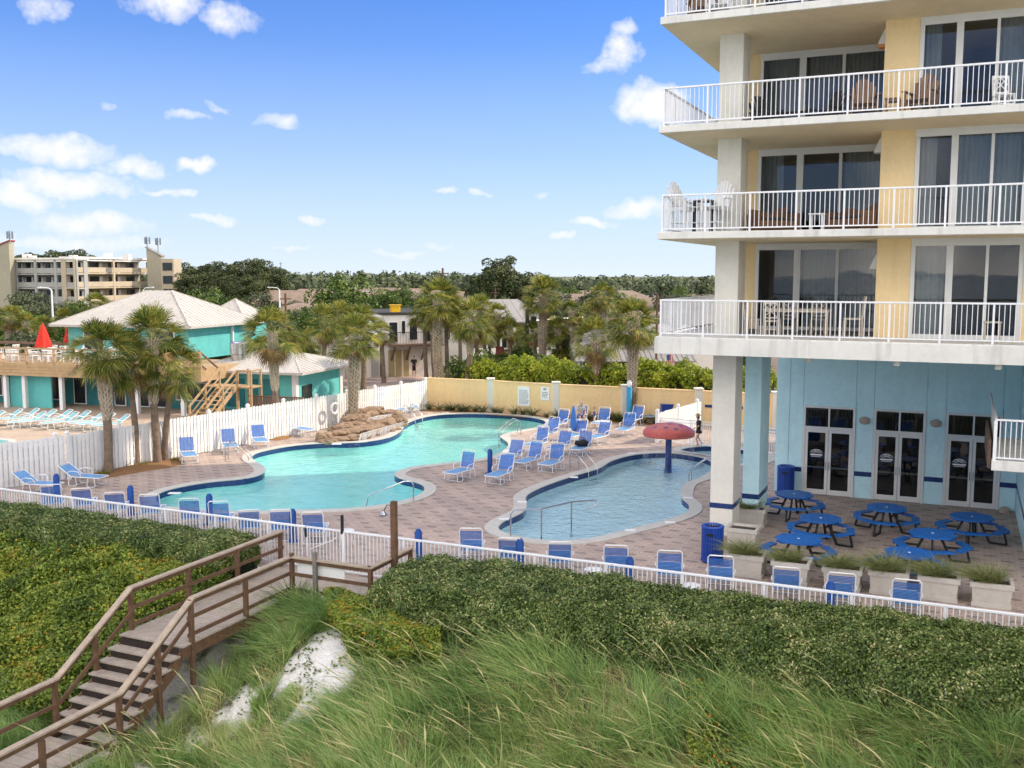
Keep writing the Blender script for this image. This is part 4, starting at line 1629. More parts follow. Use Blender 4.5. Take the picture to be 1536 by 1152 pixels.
# yellow wall with pale pilasters
W0, W1, W2, W3 = (-5.1, 59.9), (-1.27, 59.3), (6.4, 56.2), (10.2, 54.9)
wt = thing('garden_wall', 'yellow stucco boundary wall with pale pilasters at the far end of the pool deck', 'wall')
PIL = [at(736, 568, 1.95), at(834, 573.5, 1.95), at(938, 578, 1.95), at(1048, 583, 1.95)]
pp = [(-5.3, 60.2), PIL[0][:2], PIL[1][:2], PIL[2][:2], PIL[3][:2]]
last = (PIL[3][0] + (PIL[3][0] - PIL[2][0]), PIL[3][1] + (PIL[3][1] - PIL[2][1]))
pp += [last, (last[0] + 7, last[1] - 3.2)]
WALLSEG = pp
for i, (a, b_) in enumerate(zip(pp, pp[1:])):
    mb = MB()
    mb.bar((a[0], a[1], .9), (b_[0], b_[1], .9), .2, 1.8)
    s = mb.build('wall_panel', wall_yellow, wt)
    mb = MB()
    mb.bar((a[0], a[1], 1.83), (b_[0], b_[1], 1.83), .28, .06)
    mb.build('coping', wall_yellow, s)
    if i >= 4:
        dx, dy = b_[0] - a[0], b_[1] - a[1]
        L = sqrt(dx * dx + dy * dy)
        for f in (.18, .5, .8):
            c = (a[0] + dx * f + dy / L * .12, a[1] + dy * f - dx / L * .12)
            mb = MB()
            mb.bar((c[0] - dx / L * .35, c[1] - dy / L * .35, 1.05), (c[0] + dx / L * .35, c[1] + dy / L * .35, 1.05), .05, .14)
            mb.build('tile_inset', tile_blue, s)
for p in pp[1:-1]:
    mb = MB()
    mb.bbox(p[0] - .2, p[0] + .2, p[1] - .2, p[1] + .2, 0, 1.9, .015)
    mb.bbox(p[0] - .25, p[0] + .25, p[1] - .25, p[1] + .25, 1.9, 2.0, .02)
    mb.build('pilaster', stucco_white, wt)


def wall_sign(px, py, w, h, z, label, rows, head):
    # fixed to the wall between the first and second pilaster
    a, b_ = PIL[0], PIL[1]
    dx, dy = b_[0] - a[0], b_[1] - a[1]
    L = sqrt(dx * dx + dy * dy)
    f = (px - 736) / 98.0
    c = (a[0] + dx * f + dy / L * .125, a[1] + dy * f - dx / L * .125)
    t = thing('wall_sign', label, 'sign', (c[0], c[1], z), atan2(dy, dx))
    mb = MB()
    mb.bbox(-w / 2, w / 2, -.012, .012, -h / 2, h / 2, .004)
    mb.build('board', sign_white, t)
    mb = MB()
    rr = random.Random(int(px))
    y = h / 2 - .14
    for k in range(rows):
        x = -w / 2 + .10
        zz_ = h / 2 - (.32 if head else .22) - k * (h - (.42 if head else .32)) / rows
        while x < w / 2 - .16:
            ww = rr.uniform(.04, .13)
            mb.box(x, x + ww, -.0155, -.0125, zz_ - .018, zz_ + .018)
            x += ww + .03
    if head:
        mb.box(-.09, -.02, -.0155, -.0125, h / 2 - .20, h / 2 - .08)
        mb.box(.02, .05, -.0155, -.0125, h / 2 - .2, h / 2 - .08)
        mb.box(.05, .10, -.0155, -.0125, h / 2 - .13, h / 2 - .08)
    mb.build('lettering', ink if head else M('ink_grey', (.30, .33, .38), .6, .1, 4), t)
    return t


wall_sign(788, 590, .78, 1.15, 1.05, 'tall white pool notice board with dense lines of small print on the yellow wall', 13, False)
wall_sign(819.5, 588, .55, .78, 1.28, 'smaller white notice with a dark symbol on the yellow wall beside the pilaster', 4, True)
# things by the wall
t = thing('trash_can', 'blue ribbed waste bin standing by the yellow wall', 'bin', at(999, 634), .1)
mb = MB()
for k in range(10):
    mb.bbox(-.32 + k * .064, -.32 + k * .064 + .052, -.3, .3, .03, .98, .006)
mb.build('slats', can_blue, t)
mb = MB()
mb.bbox(-.34, .34, -.33, .33, .98, 1.05, .02)
mb.build('lid', can_blue, t)
t = thing('pole', 'thin teal pole standing behind the yellow wall near the column', 'pole', at(1030, 616))
mb = MB()
mb.tube([(0, 0, 0), (0, 0, 2.7)], .06, 8)
mb.build('pole', light_blue_post, t)
mb = MB()
mb.lathe([(.10, 2.7), (.14, 2.74), (.08, 2.84)], 10)
mb.build('cap', rail_white, t)

# life ring on the picket fence
x, y, _ = at(497, 644)
t = thing('life_ring', 'white life ring hanging on the picket fence', 'life ring', (x + .10, y - .02, 1.12), atan2(FE[1] - FC[1], FE[0] - FC[0]))
bm = bmesh.new()
mb = MB()
vs, fs = [], []
for i in range(24):
    a = 2 * pi * i / 24
    for j in range(8):
        b_ = 2 * pi * j / 8
        r = .27 + .065 * cos(b_)
        vs.append((r * cos(a), -.12 + .06 * sin(b_), r * sin(a)))
for i in range(24):
    for j in range(8):
        fs.append((i * 8 + j, ((i + 1) % 24) * 8 + j, ((i + 1) % 24) * 8 + (j + 1) % 8, i * 8 + (j + 1) % 8))
mb.add(vs, fs)
mb.build('ring', poly_white, t, True)
bm.free()
mb = MB()
mb.tube([(.33 * cos(a), -.16, .33 * sin(a)) for a in [k * 2 * pi / 16 for k in range(17)]], .012, 5)
mb.build('rope', M('rope_m', (.35, .32, .28), .9, .2, 20), t)
mb = MB()
mb.tube([(0, -.12, .3), (0, -.10, .45)], .015, 6)
mb.build('hook', black_metal, t)

# ---------------------------------------------------------------- pool ladders, rails
RAILN = [0]


def rail(label, pts, r=.024, n=8, name='pool_handrail', legs=()):
    t = thing(name, label, 'handrail')
    mb = MB()
    mb.tube(pts, r, n)
    mb.build('rail', steel, t, True)
    for p in legs:
        m2 = MB()
        m2.tube(p, r, n)
        m2.build('leg', steel, t, True)
        m3 = MB()
        a = p[-1]
        m3.lathe([(.06, a[2] + .0), (.06, a[2] + .03), (.03, a[2] + .05)], 10, (a[0], a[1], 0))
        m3.build('flange', steel, t)
    return t


def on(px, py, z=0):
    return at(px, py, z)


def ladder(label, p, d, w=.55, treads=True):
    """two grab rails at deck point p leading into the water along d"""
    t = thing('pool_ladder', label, 'pool ladder', p, atan2(-d[0], d[1]))
    for sx in (-1, 1):
        mb = MB()
        x = sx * w / 2
        mb.tube([(x, -.45, .0), (x, -.45, .60), (x, -.38, .74), (x, -.2, .78), (x, .15, .55), (x, .5, .25), (x, .55, .1), (x, .55, -.7)], .022, 8)
        mb.build('rail', steel, t, True)
    for z in (.34, -.3, -.55):
        mb = MB()
        if z > 0:
            mb.tube([(-w / 2, -.45, z), (w / 2, -.45, z)], .018, 6)
        else:
            mb.box(-w / 2, w / 2, .5, .6, z, z + .03)
        mb.build('tread', steel, t)
    return t


ladder('chrome ladder at the left end of the big pool by the picket fence', on(356, 690), (.95, .05))
ladder('chrome ladder at the far left corner of the big pool beyond the waterfall', on(618, 628), (.75, -.66))
ladder('chrome grab rails at the far right bend of the big pool', on(766, 652), (-.9, -.3))
ladder('chrome ladder between the chair cluster and the small pool', on(874, 707), (.7, -.7))
ladder('chrome ladder beside the white column at the small pool', on(1056, 714), (-.8, .3))
a, b_, c_ = on(635, 741, .86), on(628, 735, .88), on(552, 742, .30)
rail('long chrome handrail leading into the near end of the big pool', [on(620, 752, 0), on(620, 726, .78), on(616, 722, .88), on(606, 722, .88), (c_[0], c_[1], .25), (c_[0] - .1, c_[1] - .05, -.3)])
pA, pB = on(766, 806, 0), on(862, 806, 0)
e1, e2, e3 = on(812, 808, 0), on(857, 796, 0), on(893, 790, 0)
rail('long chrome handrail with three legs at the beach entry of the small pool', [(pA[0], pA[1], 0), (pA[0], pA[1], .72), (pA[0] + .12, pA[1] + .05, .85), (e1[0], e1[1], .92), (e2[0], e2[1], .92), (e3[0], e3[1], .86), (e3[0] + .08, e3[1], .8), (e3[0], e3[1] - .02, .70), (e3[0] - .4, e3[1], .5)],
     legs=([(e1[0], e1[1], .92), (e1[0], e1[1], -.13)], [(e2[0], e2[1], .92), (e2[0], e2[1], -.2)]))

# ---------------------------------------------------------------- mushroom fountain
mx_, my_, _ = on(1002.5, 697, W_Z)
t = thing('mushroom_fountain', 'red mushroom fountain with blue dots standing in the small pool', 'fountain', (mx_, my_, 0))
RD, zr, zt = 1.10, 1.14, 1.70


def dome(r):
    return zr + .20 + (zt - zr - .20) * (1 - (r / RD) ** 2) ** .75 if r < RD else zr + .2


mb = MB()
mb.lathe([(.16, zr + .25), (RD - .06, zr + .02), (RD - .02, zr), (RD + .01, zr + .03), (RD + .01, zr + .17)] + [(RD * f, dome(RD * f)) for f in (.995, .97, .93, .87, .8, .7, .6, .5, .4, .3, .2, .1, .02)], 40)
mb.build('cap', red_gloss, t, True)
for a, r, s in ((-1.9, .62, .10), (-1.35, .72, .10), (-.75, .55, .09), (-1.6, .25, .09), (-2.6, .7, .1), (-.2, .75, .1), (.5, .6, .1), (1.2, .7, .1), (1.9, .6, .1), (2.7, .45, .1), (.9, .25, .08)):
    m2 = MB()
    vs = [(r * RD * cos(a), r * RD * sin(a), dome(r * RD) + .012)]
    for k in range(14):
        q = 2 * pi * k / 14
        x, y = r * RD * cos(a) + s * cos(q), r * RD * sin(a) + s * sin(q)
        vs.append((x, y, dome(min(RD * .99, sqrt(x * x + y * y))) + .008))
    m2.add(vs, [(0, 1 + k, 1 + (k + 1) % 14) for k in range(14)])
    m2.build('dot', dot_blue, t, True)
mb = MB()
mb.lathe([(.20, -.75), (.15, -.2), (.14, .0), (.13, zr + .3)], 16)
mb.build('stem', M('stem_blue', (.03, .05, .20), .3, .8, 9), t, True)
# thin falling water
drops, nt, b = nodes_of('drops')
nt.nodes.remove(b)
mxs = N(nt, 'ShaderNodeMixShader')
mxs.inputs[0].default_value = .16
tr_ = N(nt, 'ShaderNodeBsdfTransparent')
gl_ = N(nt, 'ShaderNodeBsdfDiffuse')
gl_.inputs[0].default_value = (.9, .93, .95, 1)
nt.links.new(tr_.outputs[0], mxs.inputs[1])
nt.links.new(gl_.outputs[0], mxs.inputs[2])
nt.links.new(mxs.outputs[0], nt.nodes['Material Output'].inputs[0])
mb = MB()
for k in range(150):
    a = 2 * pi * k / 150 + random.uniform(-.02, .02)
    r = RD * random.uniform(.93, 1.0)
    z1 = random.uniform(W_Z + .5, zr)
    z0 = max(W_Z, z1 - random.uniform(.15, .7))
    x, y = r * cos(a), r * sin(a)
    mb.quad((x - .008, y, z0), (x + .008, y, z0), (x + .006, y, z1), (x - .006, y, z1))
mb.build('falling_water', drops, t)
mb = MB()
vs, fs = [], []
rings = [(.15 + .055 * k) for k in range(26)]
for i, r in enumerate(rings):
    for k in range(40):
        q = 2 * pi * k / 40
        vs.append((r * cos(q), r * sin(q), W_Z + .006 + .02 * sin(r * 24 + .6 * sin(q * 5)) * (1 - .5 * r / 1.6) + .004))
for i in range(len(rings) - 1):
    for k in range(40):
        fs.append((i * 40 + k, i * 40 + (k + 1) % 40, (i + 1) * 40 + (k + 1) % 40, (i + 1) * 40 + k))
mb.add(vs, fs)
mb.build('ripples', water_small, t, True)

# ---------------------------------------------------------------- rock waterfall
t = thing('rock_waterfall', 'brown layered rock waterfall spilling into the big pool', 'waterfall', (0, 0, 0))


def rock(px, py, z, w, d, h, seed, rz=0.0):
    rr = random.Random(seed)
    x, y, _ = at(px, py)
    bm = bmesh.new()
    bmesh.ops.create_icosphere(bm, subdivisions=3, radius=1)
    ph = [rr.uniform(0, 6) for _ in range(6)]
    for v in bm.verts:
        c = v.co.copy()
        k = 1 + .16 * sin(3 * c.x + ph[0]) * sin(3.5 * c.y + ph[1]) + .10 * sin(7 * c.x + ph[2] + 5 * c.z) * sin(6 * c.y + ph[3]) + .05 * sin(15 * c.y + ph[4]) * sin(13 * c.x + ph[5])
        zz_ = max(-1, min(1, c.z * 1.6))
        v.co = Vector((c.x * k * w, c.y * k * d, zz_ * h * (1 + .10 * sin(5 * c.x + ph[1]))))
    m_ = Matrix.Translation((x, y, z)) @ Matrix.Rotation(rz, 4, 'Z')
    mb = MB()
    mb.bm(bm, m_)
    o = mb.build('rock', rock_m, t)
    return o


r3 = random.Random(17)
k = 0
for zb, y_off, pts, nn in ((.06, 0, ((484, 664), (505, 664), (530, 661), (556, 656), (580, 648), (600, 640)), 13), (.22, 0, ((497, 659), (520, 656), (545, 651), (570, 645), (592, 638)), 12),
                           (.38, 0, ((508, 653), (530, 649), (555, 643), (580, 636)), 11), (.54, 0, ((516, 647), (538, 642), (560, 637), (584, 632)), 10), (.68, 0, ((528, 640), (548, 636), (566, 633)), 7)):
    for q in range(nn):
        f = (q + r3.uniform(.1, .9)) / nn * (len(pts) - 1)
        i = int(f)
        px = pts[i][0] + (pts[i + 1][0] - pts[i][0]) * (f - i)
        py = pts[i][1] + (pts[i + 1][1] - pts[i][1]) * (f - i)
        rock(px + r3.uniform(-2, 2), py - 1 + r3.uniform(-1.2, .6), zb + r3.uniform(-.04, .05), r3.uniform(.28, .62), r3.uniform(.28, .5), r3.uniform(.07, .15), 100 + k, r3.uniform(-.3, .9))
        k += 1
for px, py, z, w_, d_, h_, rz in ((486, 662, .16, .42, .4, .26, .2), (592, 634, .42, .45, .4, .24, .6), (602, 638, .2, .35, .35, .2, .6), (540, 648, .18, 1.3, .8, .2, .5), (560, 642, .2, 1.2, .8, .3, .5), (520, 650, .2, .9, .7, .2, .4)):
    rock(px, py, z, w_, d_, h_, k, rz)
    k += 1
fall_m, nt, b = nodes_of('fall_m')
nt.nodes.remove(b)
mxs = N(nt, 'ShaderNodeMixShader')
mxs.inputs[0].default_value = .55
tr_ = N(nt, 'ShaderNodeBsdfTransparent')
gl_ = N(nt, 'ShaderNodeBsdfPrincipled')
gl_.inputs['Base Color'].default_value = (.85, .88, .88, 1)
gl_.inputs['Roughness'].default_value = .2
nt.links.new(tr_.outputs[0], mxs.inputs[1])
nt.links.new(gl_.outputs[0], mxs.inputs[2])
nt.links.new(mxs.outputs[0], nt.nodes['Material Output'].inputs[0])
for (xa, ya, za, xb, yb, zb_, n) in ((552, 645, .64, 588, 639, .62, 60), (540, 662, .36, 605, 643, .34, 120)):
    mb = MB()
    for k in range(n):
        f = (k + random.uniform(-.3, .3)) / n
        if random.random() < .35:
            continue
        px, py = xa + (xb - xa) * f, ya + (yb - ya) * f
        x, y, _ = at(px, py)
        ww = random.uniform(.012, .045)
        zlow = za - .3 if za > .5 else W_Z
        pts = [(za + .01, .30), (za - .02, .05), ((za + zlow) / 2, -.06), (zlow, -.14)]
        for (z1, o1), (z2, o2) in zip(pts, pts[1:]):
            mb.quad((x - ww / 2 + .45 * -o1 * -1, y + o1, z1), (x + ww / 2 + .45 * o1, y + o1, z1), (x + ww / 2 + .45 * o2, y + o2, z2), (x - ww / 2 + .45 * o2, y + o2, z2))
    mb.build('cascade', fall_m, t)
mb = MB()
for k in range(160):
    f = random.random()
    x, y, _ = at(528 + 78 * f, 668 - 22 * f, W_Z)
    r = random.uniform(.04, .14)
    x += random.uniform(-.1, .3)
    y += random.uniform(-.35, .1)
    mb.add([(x + r * cos(q) * 1.4, y + r * sin(q), W_Z + .012 + .0004 * k) for q in (0, 1.2, 2.4, 3.6, 5)], [(0, 1, 2, 3, 4)])
mb.build('foam', fall_m, t)

# ---------------------------------------------------------------- patio furniture under the tower


def picnic_table():
    t = thing('picnic_table', '', 'picnic table')
    Rr = .64
    octo = [(Rr * cos(pi / 8 + k * pi / 4), Rr * sin(pi / 8 + k * pi / 4)) for k in range(8)]
    hw = Rr * cos(pi / 8)
    mb = MB()
    n = 9
    e = .004
    for k in range(n):
        x0, x1 = -hw + 2 * hw * k / n + e, -hw + 2 * hw * (k + 1) / n - e

        def ext(x):
            return min(hw, hw * (1 + math.tan(pi / 8)) - abs(x) + 0.0) if abs(x) > hw * math.tan(pi / 8) else hw
        xs = sorted({x0, x1, *[s * hw * math.tan(pi / 8) for s in (-1, 1) if x0 < s * hw * math.tan(pi / 8) < x1]})
        poly = [(x, -ext(x)) for x in xs] + [(x, ext(x)) for x in reversed(xs)]
        mb.prism(poly, .725, .765)
    mb.build('tabletop', hdpe_blue, t)
    m2 = MB()
    m2.lathe([(.04, .7651), (.04, .772), (.02, .774)], 10)
    m2.build('umbrella_plug', poly_white, t)
    ri, ro = .80, 1.06
    for q in range(4):
        mb = MB()
        a0 = q * pi / 2 + pi / 8
        for s in range(2):
            aa, ab = a0 + s * pi / 4 + (.10 if s == 0 else 0), a0 + (s + 1) * pi / 4 - (.10 if s == 1 else 0)
            am = a0 + (s + .5) * pi / 4

            def pt(r, a):
                k = r * cos(pi / 8) / cos(a - am)
                return (k * cos(a), k * sin(a))
            for r0, r1 in ((ri, ri + .125), (ri + .135, ro)):
                mb.prism([pt(r0, aa + .004), pt(r1, aa + .004), pt(r1, ab - .004), pt(r0, ab - .004)], .42, .46)
        mb.build('bench', hdpe_blue, t)
    for q in range(4):
        a = q * pi / 2 + pi / 8 + pi / 4
        c, s = cos(a), sin(a)
        mb = MB()
        mb.bar((.20 * c, .20 * s, .70), (.52 * c, .52 * s, 0.02), .05, .07)
        mb.bar((.30 * c, .30 * s, .39), (1.03 * c, 1.03 * s, .39), .045, .06)
        mb.bar((.90 * c, .90 * s, .38), (.98 * c, .98 * s, .02), .05, .06)
        mb.bar((.52 * c, .52 * s, .03), (.98 * c, .98 * s, .03), .045, .05)
        mb.bar((.1 * c, .1 * s, .69), (.55 * c, .55 * s, .69), .045, .06)
        mb.build('leg_frame', black_metal, t)
    return t


pt_ = Series(picnic_table())
for px, py, s_l, rz in ((1191, 741, 'beside the blue ribbed bin at the far left of the patio', .3), (1231, 777, 'in the left group, middle one', .15), (1198, 808, 'in the left group, nearest the planters', .5),
                        (1330, 761, 'in the middle in front of the second pair of doors', .1), (1458, 775, 'at the right in front of the third pair of doors', .25),
                        (1399, 800, 'in the right group behind the near table', .4), (1364, 829, 'directly behind the fourth and fifth planters', .2)):
    x, y, _ = at(px, py, .76)
    pt_.put((x, y, .002), RU + rz, 'blue octagonal picnic table ' + s_l, 'blue octagonal picnic tables on the shaded patio')


def trash_can():
    t = thing('trash_can', '', 'bin')
    mb = MB()
    for k in range(26):
        a = 2 * pi * k / 26
        c, s = cos(a), sin(a)
        x, y = .295 * c, .295 * s
        mb.bar((x, y, .05), (x, y, 1.0), .052, .022, (c, s, 0))
    mb.build('slats', can_blue, t)
    mb = MB()
    mb.lathe([(.26, .03), (.27, .05), (.27, .98)], 24)
    mb.build('liner', M('liner', (.01, .02, .08), .6, .2, 3), t)
    mb = MB()
    vs, fs = [], []
    prof = [(.315, 1.0), (.325, 1.03), (.30, 1.06), (.24, 1.06), (.22, 1.02)]
    n = 28
    for r, z in prof:
        vs += [(r * cos(2 * pi * k / n), r * sin(2 * pi * k / n), z) for k in range(n)]
    for i in range(len(prof) - 1):
        fs += [(i * n + k, i * n + (k + 1) % n, (i + 1) * n + (k + 1) % n, (i + 1) * n + k) for k in range(n)]
    mb.add(vs, fs)
    mb.build('rim', can_blue, t, True)
    mb = MB()
    mb.lathe([(.305, .05), (.315, .06), (.315, .10), (.305, .11)], 28)
    mb.build('hoop', can_blue, t)
    mb = MB()
    mb.bar((-.10, -.318, .84), (.10, -.318, .84), .015, .07)
    mb.build('label_plate', black_metal, t)
    return t


tcn = Series(trash_can())
x, y, _ = at(1068, 843)
tcn.put((x, y, 0), RU, 'blue ribbed waste bin beside the white column')
x, y, _ = at(1178, 741)
tcn.put((x, y, 0), RU, 'blue ribbed waste bin against the blue wall beside the first doors')


def planter():
    t = thing('planter', '', 'planter')
    w, h = .46, .60
    mb = MB()
    vs = []
    for z, k in ((0, .96), (.10, .96), (.10, .90), (h - .12, .97), (h - .12, 1.06), (h, 1.06)):
        vs += [(-w * k, -w * .8 * k, z), (w * k, -w * .8 * k, z), (w * k, w * .8 * k, z), (-w * k, w * .8 * k, z)]
    fs = [(3, 2, 1, 0)]
    for i in range(5):
        fs += [(i * 4 + k, i * 4 + (k + 1) % 4, (i + 1) * 4 + (k + 1) % 4, (i + 1) * 4 + k) for k in range(4)]
    n = len(vs)
    vs += [(-w * .88, -w * .68, h), (w * .88, -w * .68, h), (w * .88, w * .68, h), (-w * .88, w * .68, h), (-w * .85, -w * .65, h - .08), (w * .85, -w * .65, h - .08), (w * .85, w * .65, h - .08), (-w * .85, w * .65, h - .08)]
    fs += [(20 + k, 20 + (k + 1) % 4, n + (k + 1) % 4, n + k) for k in range(4)] + [(n + k, n + (k + 1) % 4, n + 4 + (k + 1) % 4, n + 4 + k) for k in range(4)]
    mb.add(vs, fs)
    mb.build('box', concrete, t)
    mb = MB()
    mb.box(-w * .86, w * .86, -w * .66, w * .66, h - .12, h - .075)
    mb.build('soil', soil, t)
    return t


def blades(n, pos, h, lean, width, bend, segs=5, spread=.35):
    """ribbons of grass; pos (n,3) roots"""
    ang = rng.uniform(0, 2 * pi, n)
    lean = np.broadcast_to(np.asarray(lean, float), (n, 2)).T
    d0 = np.stack([np.cos(ang) * spread + lean[0], np.sin(ang) * spread + lean[1], np.ones(n)], 1) + rng.normal(0, .08, (n, 3))
    d0 = unit(d0)
    bend_dir = np.stack([d0[:, 0] * 1.0 + lean[0] * 1.2, d0[:, 1] * 1.0 + lean[1] * 1.2, -np.full(n, .55)], 1)
    h = np.asarray(h) * rng.uniform(.6, 1.15, n)
    b = bend * rng.uniform(.4, 1.4, n)
    side = unit(np.stack([-d0[:, 1], d0[:, 0], np.zeros(n)], 1) + rng.normal(0, .5, (n, 3)))
    out = []
    for s in range(segs):
        t = s / (segs - 1)
        p = pos + d0 * (h * t)[:, None] + bend_dir * (h * b * t * t)[:, None]
        w = (np.asarray(width) * (1 - t) ** .7 + .0008)
        w = np.broadcast_to(w, (n,))[:, None]
        out.append(np.stack([p - side * w, p + side * w], 1))
    return np.stack(out, 1)


def tuft(nm, n, h, r, width, lean=(0, 0), bend=.5, mat=None):
    a, rr = rng.uniform(0, 2 * pi, n), r * np.sqrt(rng.uniform(0, 1, n))
    pos = np.stack([rr * np.cos(a), rr * np.sin(a), np.zeros(n)], 1)
    return np_strips(nm, blades(n, pos, h, lean, width, bend, 5, .75), mat or tuft_m)


pl_ = Series(planter())
pr = MB()
gt = thing('potted_plant', '', 'plant')
gt['kind'] = 'thing'
obj('tuft', tuft('tuft', 850, .72, .24, .0065, (-.2, .0), .6), gt)
gs = Series(gt)
plist = [(1118, 866, 'first planter from the white column'), (1184, 878, 'second planter from the white column'), (1262, 888, 'third planter from the white column'), (1331, 893, 'fourth planter from the white column'),
         (1407, 902, 'fifth planter from the white column'), (1486, 912, 'sixth planter, at the right end of the row')]
for k, (px, py, s_l) in enumerate(plist):
    x, y, _ = at(px, py)
    x, y = x + V[0] * .34, y + V[1] * .34
    pl_.put((x, y, .002), RU + jit.uniform(-.04, .04), 'square concrete planter behind the railing, ' + s_l, 'concrete planters in a row')
    gs.put((x - .05, y, .50), jit.uniform(-.5, .5), 'drooping grass tuft growing in the ' + s_l, 'grass tufts in the planters', jit.uniform(.85, 1.1))
for px, py, s_l in ((1127, 790, 'concrete planter beside the blue column'), (1113, 822, 'concrete planter tucked behind the white column')):
    x, y, _ = at(px, py)
    pl_.put((x + .1, y + .3, .002), RU, s_l, 'concrete planters in a row', .95)
x, y, _ = at(1122, 790)
gs.put((x + .1, y + .3, .48), 1, 'dark grass tuft in the planter beside the blue column', None, .8)

# ---------------------------------------------------------------- boardwalk
bw = thing('boardwalk', 'brown timber boardwalk with stairs leading down from the gate to the beach', 'boardwalk', (O[0], O[1], 0), RU)
uL, uR = -8.83, -7.06
rr = random.Random(2)


def boards(v0, v1, z, u0=uL, u1=uR, name='decking'):
    mb = MB()
    v = v0
    while v > v1 + .1:
        dz = rr.uniform(-.003, .003)
        mb.box(u0 - .03, u1 + .03 + rr.uniform(-.006, .006), v - .138, v, z - .038 + dz, z + dz)
        v -= .146
    return mb.build(name, wood_deck, bw)


boards(-6.46, -12.34, .02)
boards(-6.46, -8.42, .021, uR + .04, -4.70)
mb = MB()
mb.box(uL, uL + .05, -12.3, -6.5, -.28, -.021)
mb.box(uR - .05, uR, -12.3, -8.46, -.28, -.021)
mb.box(uR, -4.73, -8.46, -8.41, -.26, -.021)
mb.box(-4.75, -4.70, -8.4, -6.5, -.26, -.021)
mb.build('fascia', wood_dark, bw)
for i in range(1, 8):
    z = .02 - .186 * i
    v = -12.34 - .276 * (i - 1)
    mb = MB()
    mb.box(uL - .02, uR + .02, v - .16, v - .02, z - .04, z)
    mb.box(uL - .02, uR + .02, v - .31, v - .166, z - .04, z + .001)
    st = mb.build('tread', wood_deck, bw)
    m2 = MB()
    m2.box(uL + .05, uR - .05, v - .02, v - .002, z - .03, z + .145)
    m2.build('riser', M('riser_dark', (.03, .022, .018), .9, .3, 5), st)
for u in (uL + .02, uR - .06, (uL + uR) / 2):
    mb = MB()
    mb.panel([(u, -12.30, -.10), (u, -12.30, -.42), (u, -14.35, -1.75), (u, -14.35, -1.42)], (.045, 0, 0))
    mb.build('stringer', wood_dark, bw)
zL = -1.44
boards(-14.34, -25.0, zL, name='decking')
mb = MB()
mb.box(uL, uL + .05, -25, -14.4, zL - .25, zL - .042)
mb.box(uR - .05, uR, -25, -14.4, zL - .25, zL - .042)
mb.build('fascia', wood_dark, bw)


def bpost(u, v, z0, z1, m=None):
    mb = MB()
    mb.bbox(u - .05, u + .05, v - .05, v + .05, z0, z1, .006)
    mb.build('post', m or wood_dark, bw)


def cap(p, q, w=.15):
    mb = MB()
    mb.bar(p, q, w, .04)
    c = mb.build('handrail', wood_top, bw)
    m2 = MB()
    m2.bar((p[0], p[1], p[2] - .075), (q[0], q[1], q[2] - .075), .045, .10)
    m2.build('rail', wood_dark, bw)


def mid_rail(p, q, h=.085):
    m2 = MB()
    m2.bar(p, q, .04, h)
    m2.build('rail', wood_dark, bw)


HB = 1.0
for u, v_top in ((uL, -6.45), (uR, -8.35)):
    ve = -11.93
    cap((u, v_top + .05, HB), (u, ve, HB))
    cap((u, ve, HB), (u, -14.05, -.33))
    cap((u, -14.05, -.33), (u, -25, zL + .98))
    s = .06 if u == uL else -.06
    for zz_ in (.55, .16):
        mid_rail((u + s, v_top, zz_), (u + s, ve - .1, zz_))
    mid_rail((u + s, ve, .50), (u + s, -14.05, -.86))
    mid_rail((u + s, -14.05, -.86), (u + s, -25, zL + .48))
    mid_rail((u + s, -14.2, zL + .14), (u + s, -25, zL + .14))
    for v in ((-6.5, -8.3, -10.1, -11.95) if u == uL else (-8.36, -10.15, -11.98)):
        bpost(u, v, -.95 if v < -9 else -.5, HB - .02 if not (u == uR and v == -8.36) else HB + .08)
    bpost(u, -13.0, -1.9, .31)
    bpost(u, -14.1, -2.0, -.36)
    for v in (-15.95, -17.8, -19.7, -21.6):
        bpost(u, v, -3, zL + .95)
cap((uR, -8.41, HB), (-4.72, -8.41, HB))
cap((-4.72, -8.45, HB), (-4.72, -6.45, HB))
for zz_ in (.55, .16):
    mid_rail((uR, -8.38, zz_), (-4.72, -8.38, zz_))
    mid_rail((-4.74, -8.4, zz_), (-4.74, -6.45, zz_))
bpost(-4.72, -8.41, -.5, HB - .02)
bpost(-4.72, -6.5, -.3, HB - .02)
bpost(-6.28, -8.47, -.9, HB + .22, M('post_grey', (.20, .18, .165), .85, .2, 5))
mb = MB()
mb.bbox(-6.9, -5.5, -8.35, -8.32, .50, .93, .004)
mb.build('white_board', sign_white, bw)
# light pole on the platform
t = thing('light_pole', 'square brown timber pole with a small floodlight beside the gate platform', 'lamp post', uvw(-4.62, -7.45), RU)
mb = MB()
mb.bbox(-.07, .07, -.07, .07, -.3, 2.44, .006)
mb.build('pole', wood_dark, t)
mb = MB()
mb.tube([(-.07, 0, 2.32), (-.2, .0, 2.33), (-.26, 0, 2.22), (-.3, 0, 2.15)], .012, 6)
mb.build('bracket', black_metal, t)
mb = MB()
mb.lathe([(.03, .09), (.05, .06), (.11, .0), (.10, -.03)], 12, (-.31, 0, 2.08))
mb.build('lamp', steel, t, True)

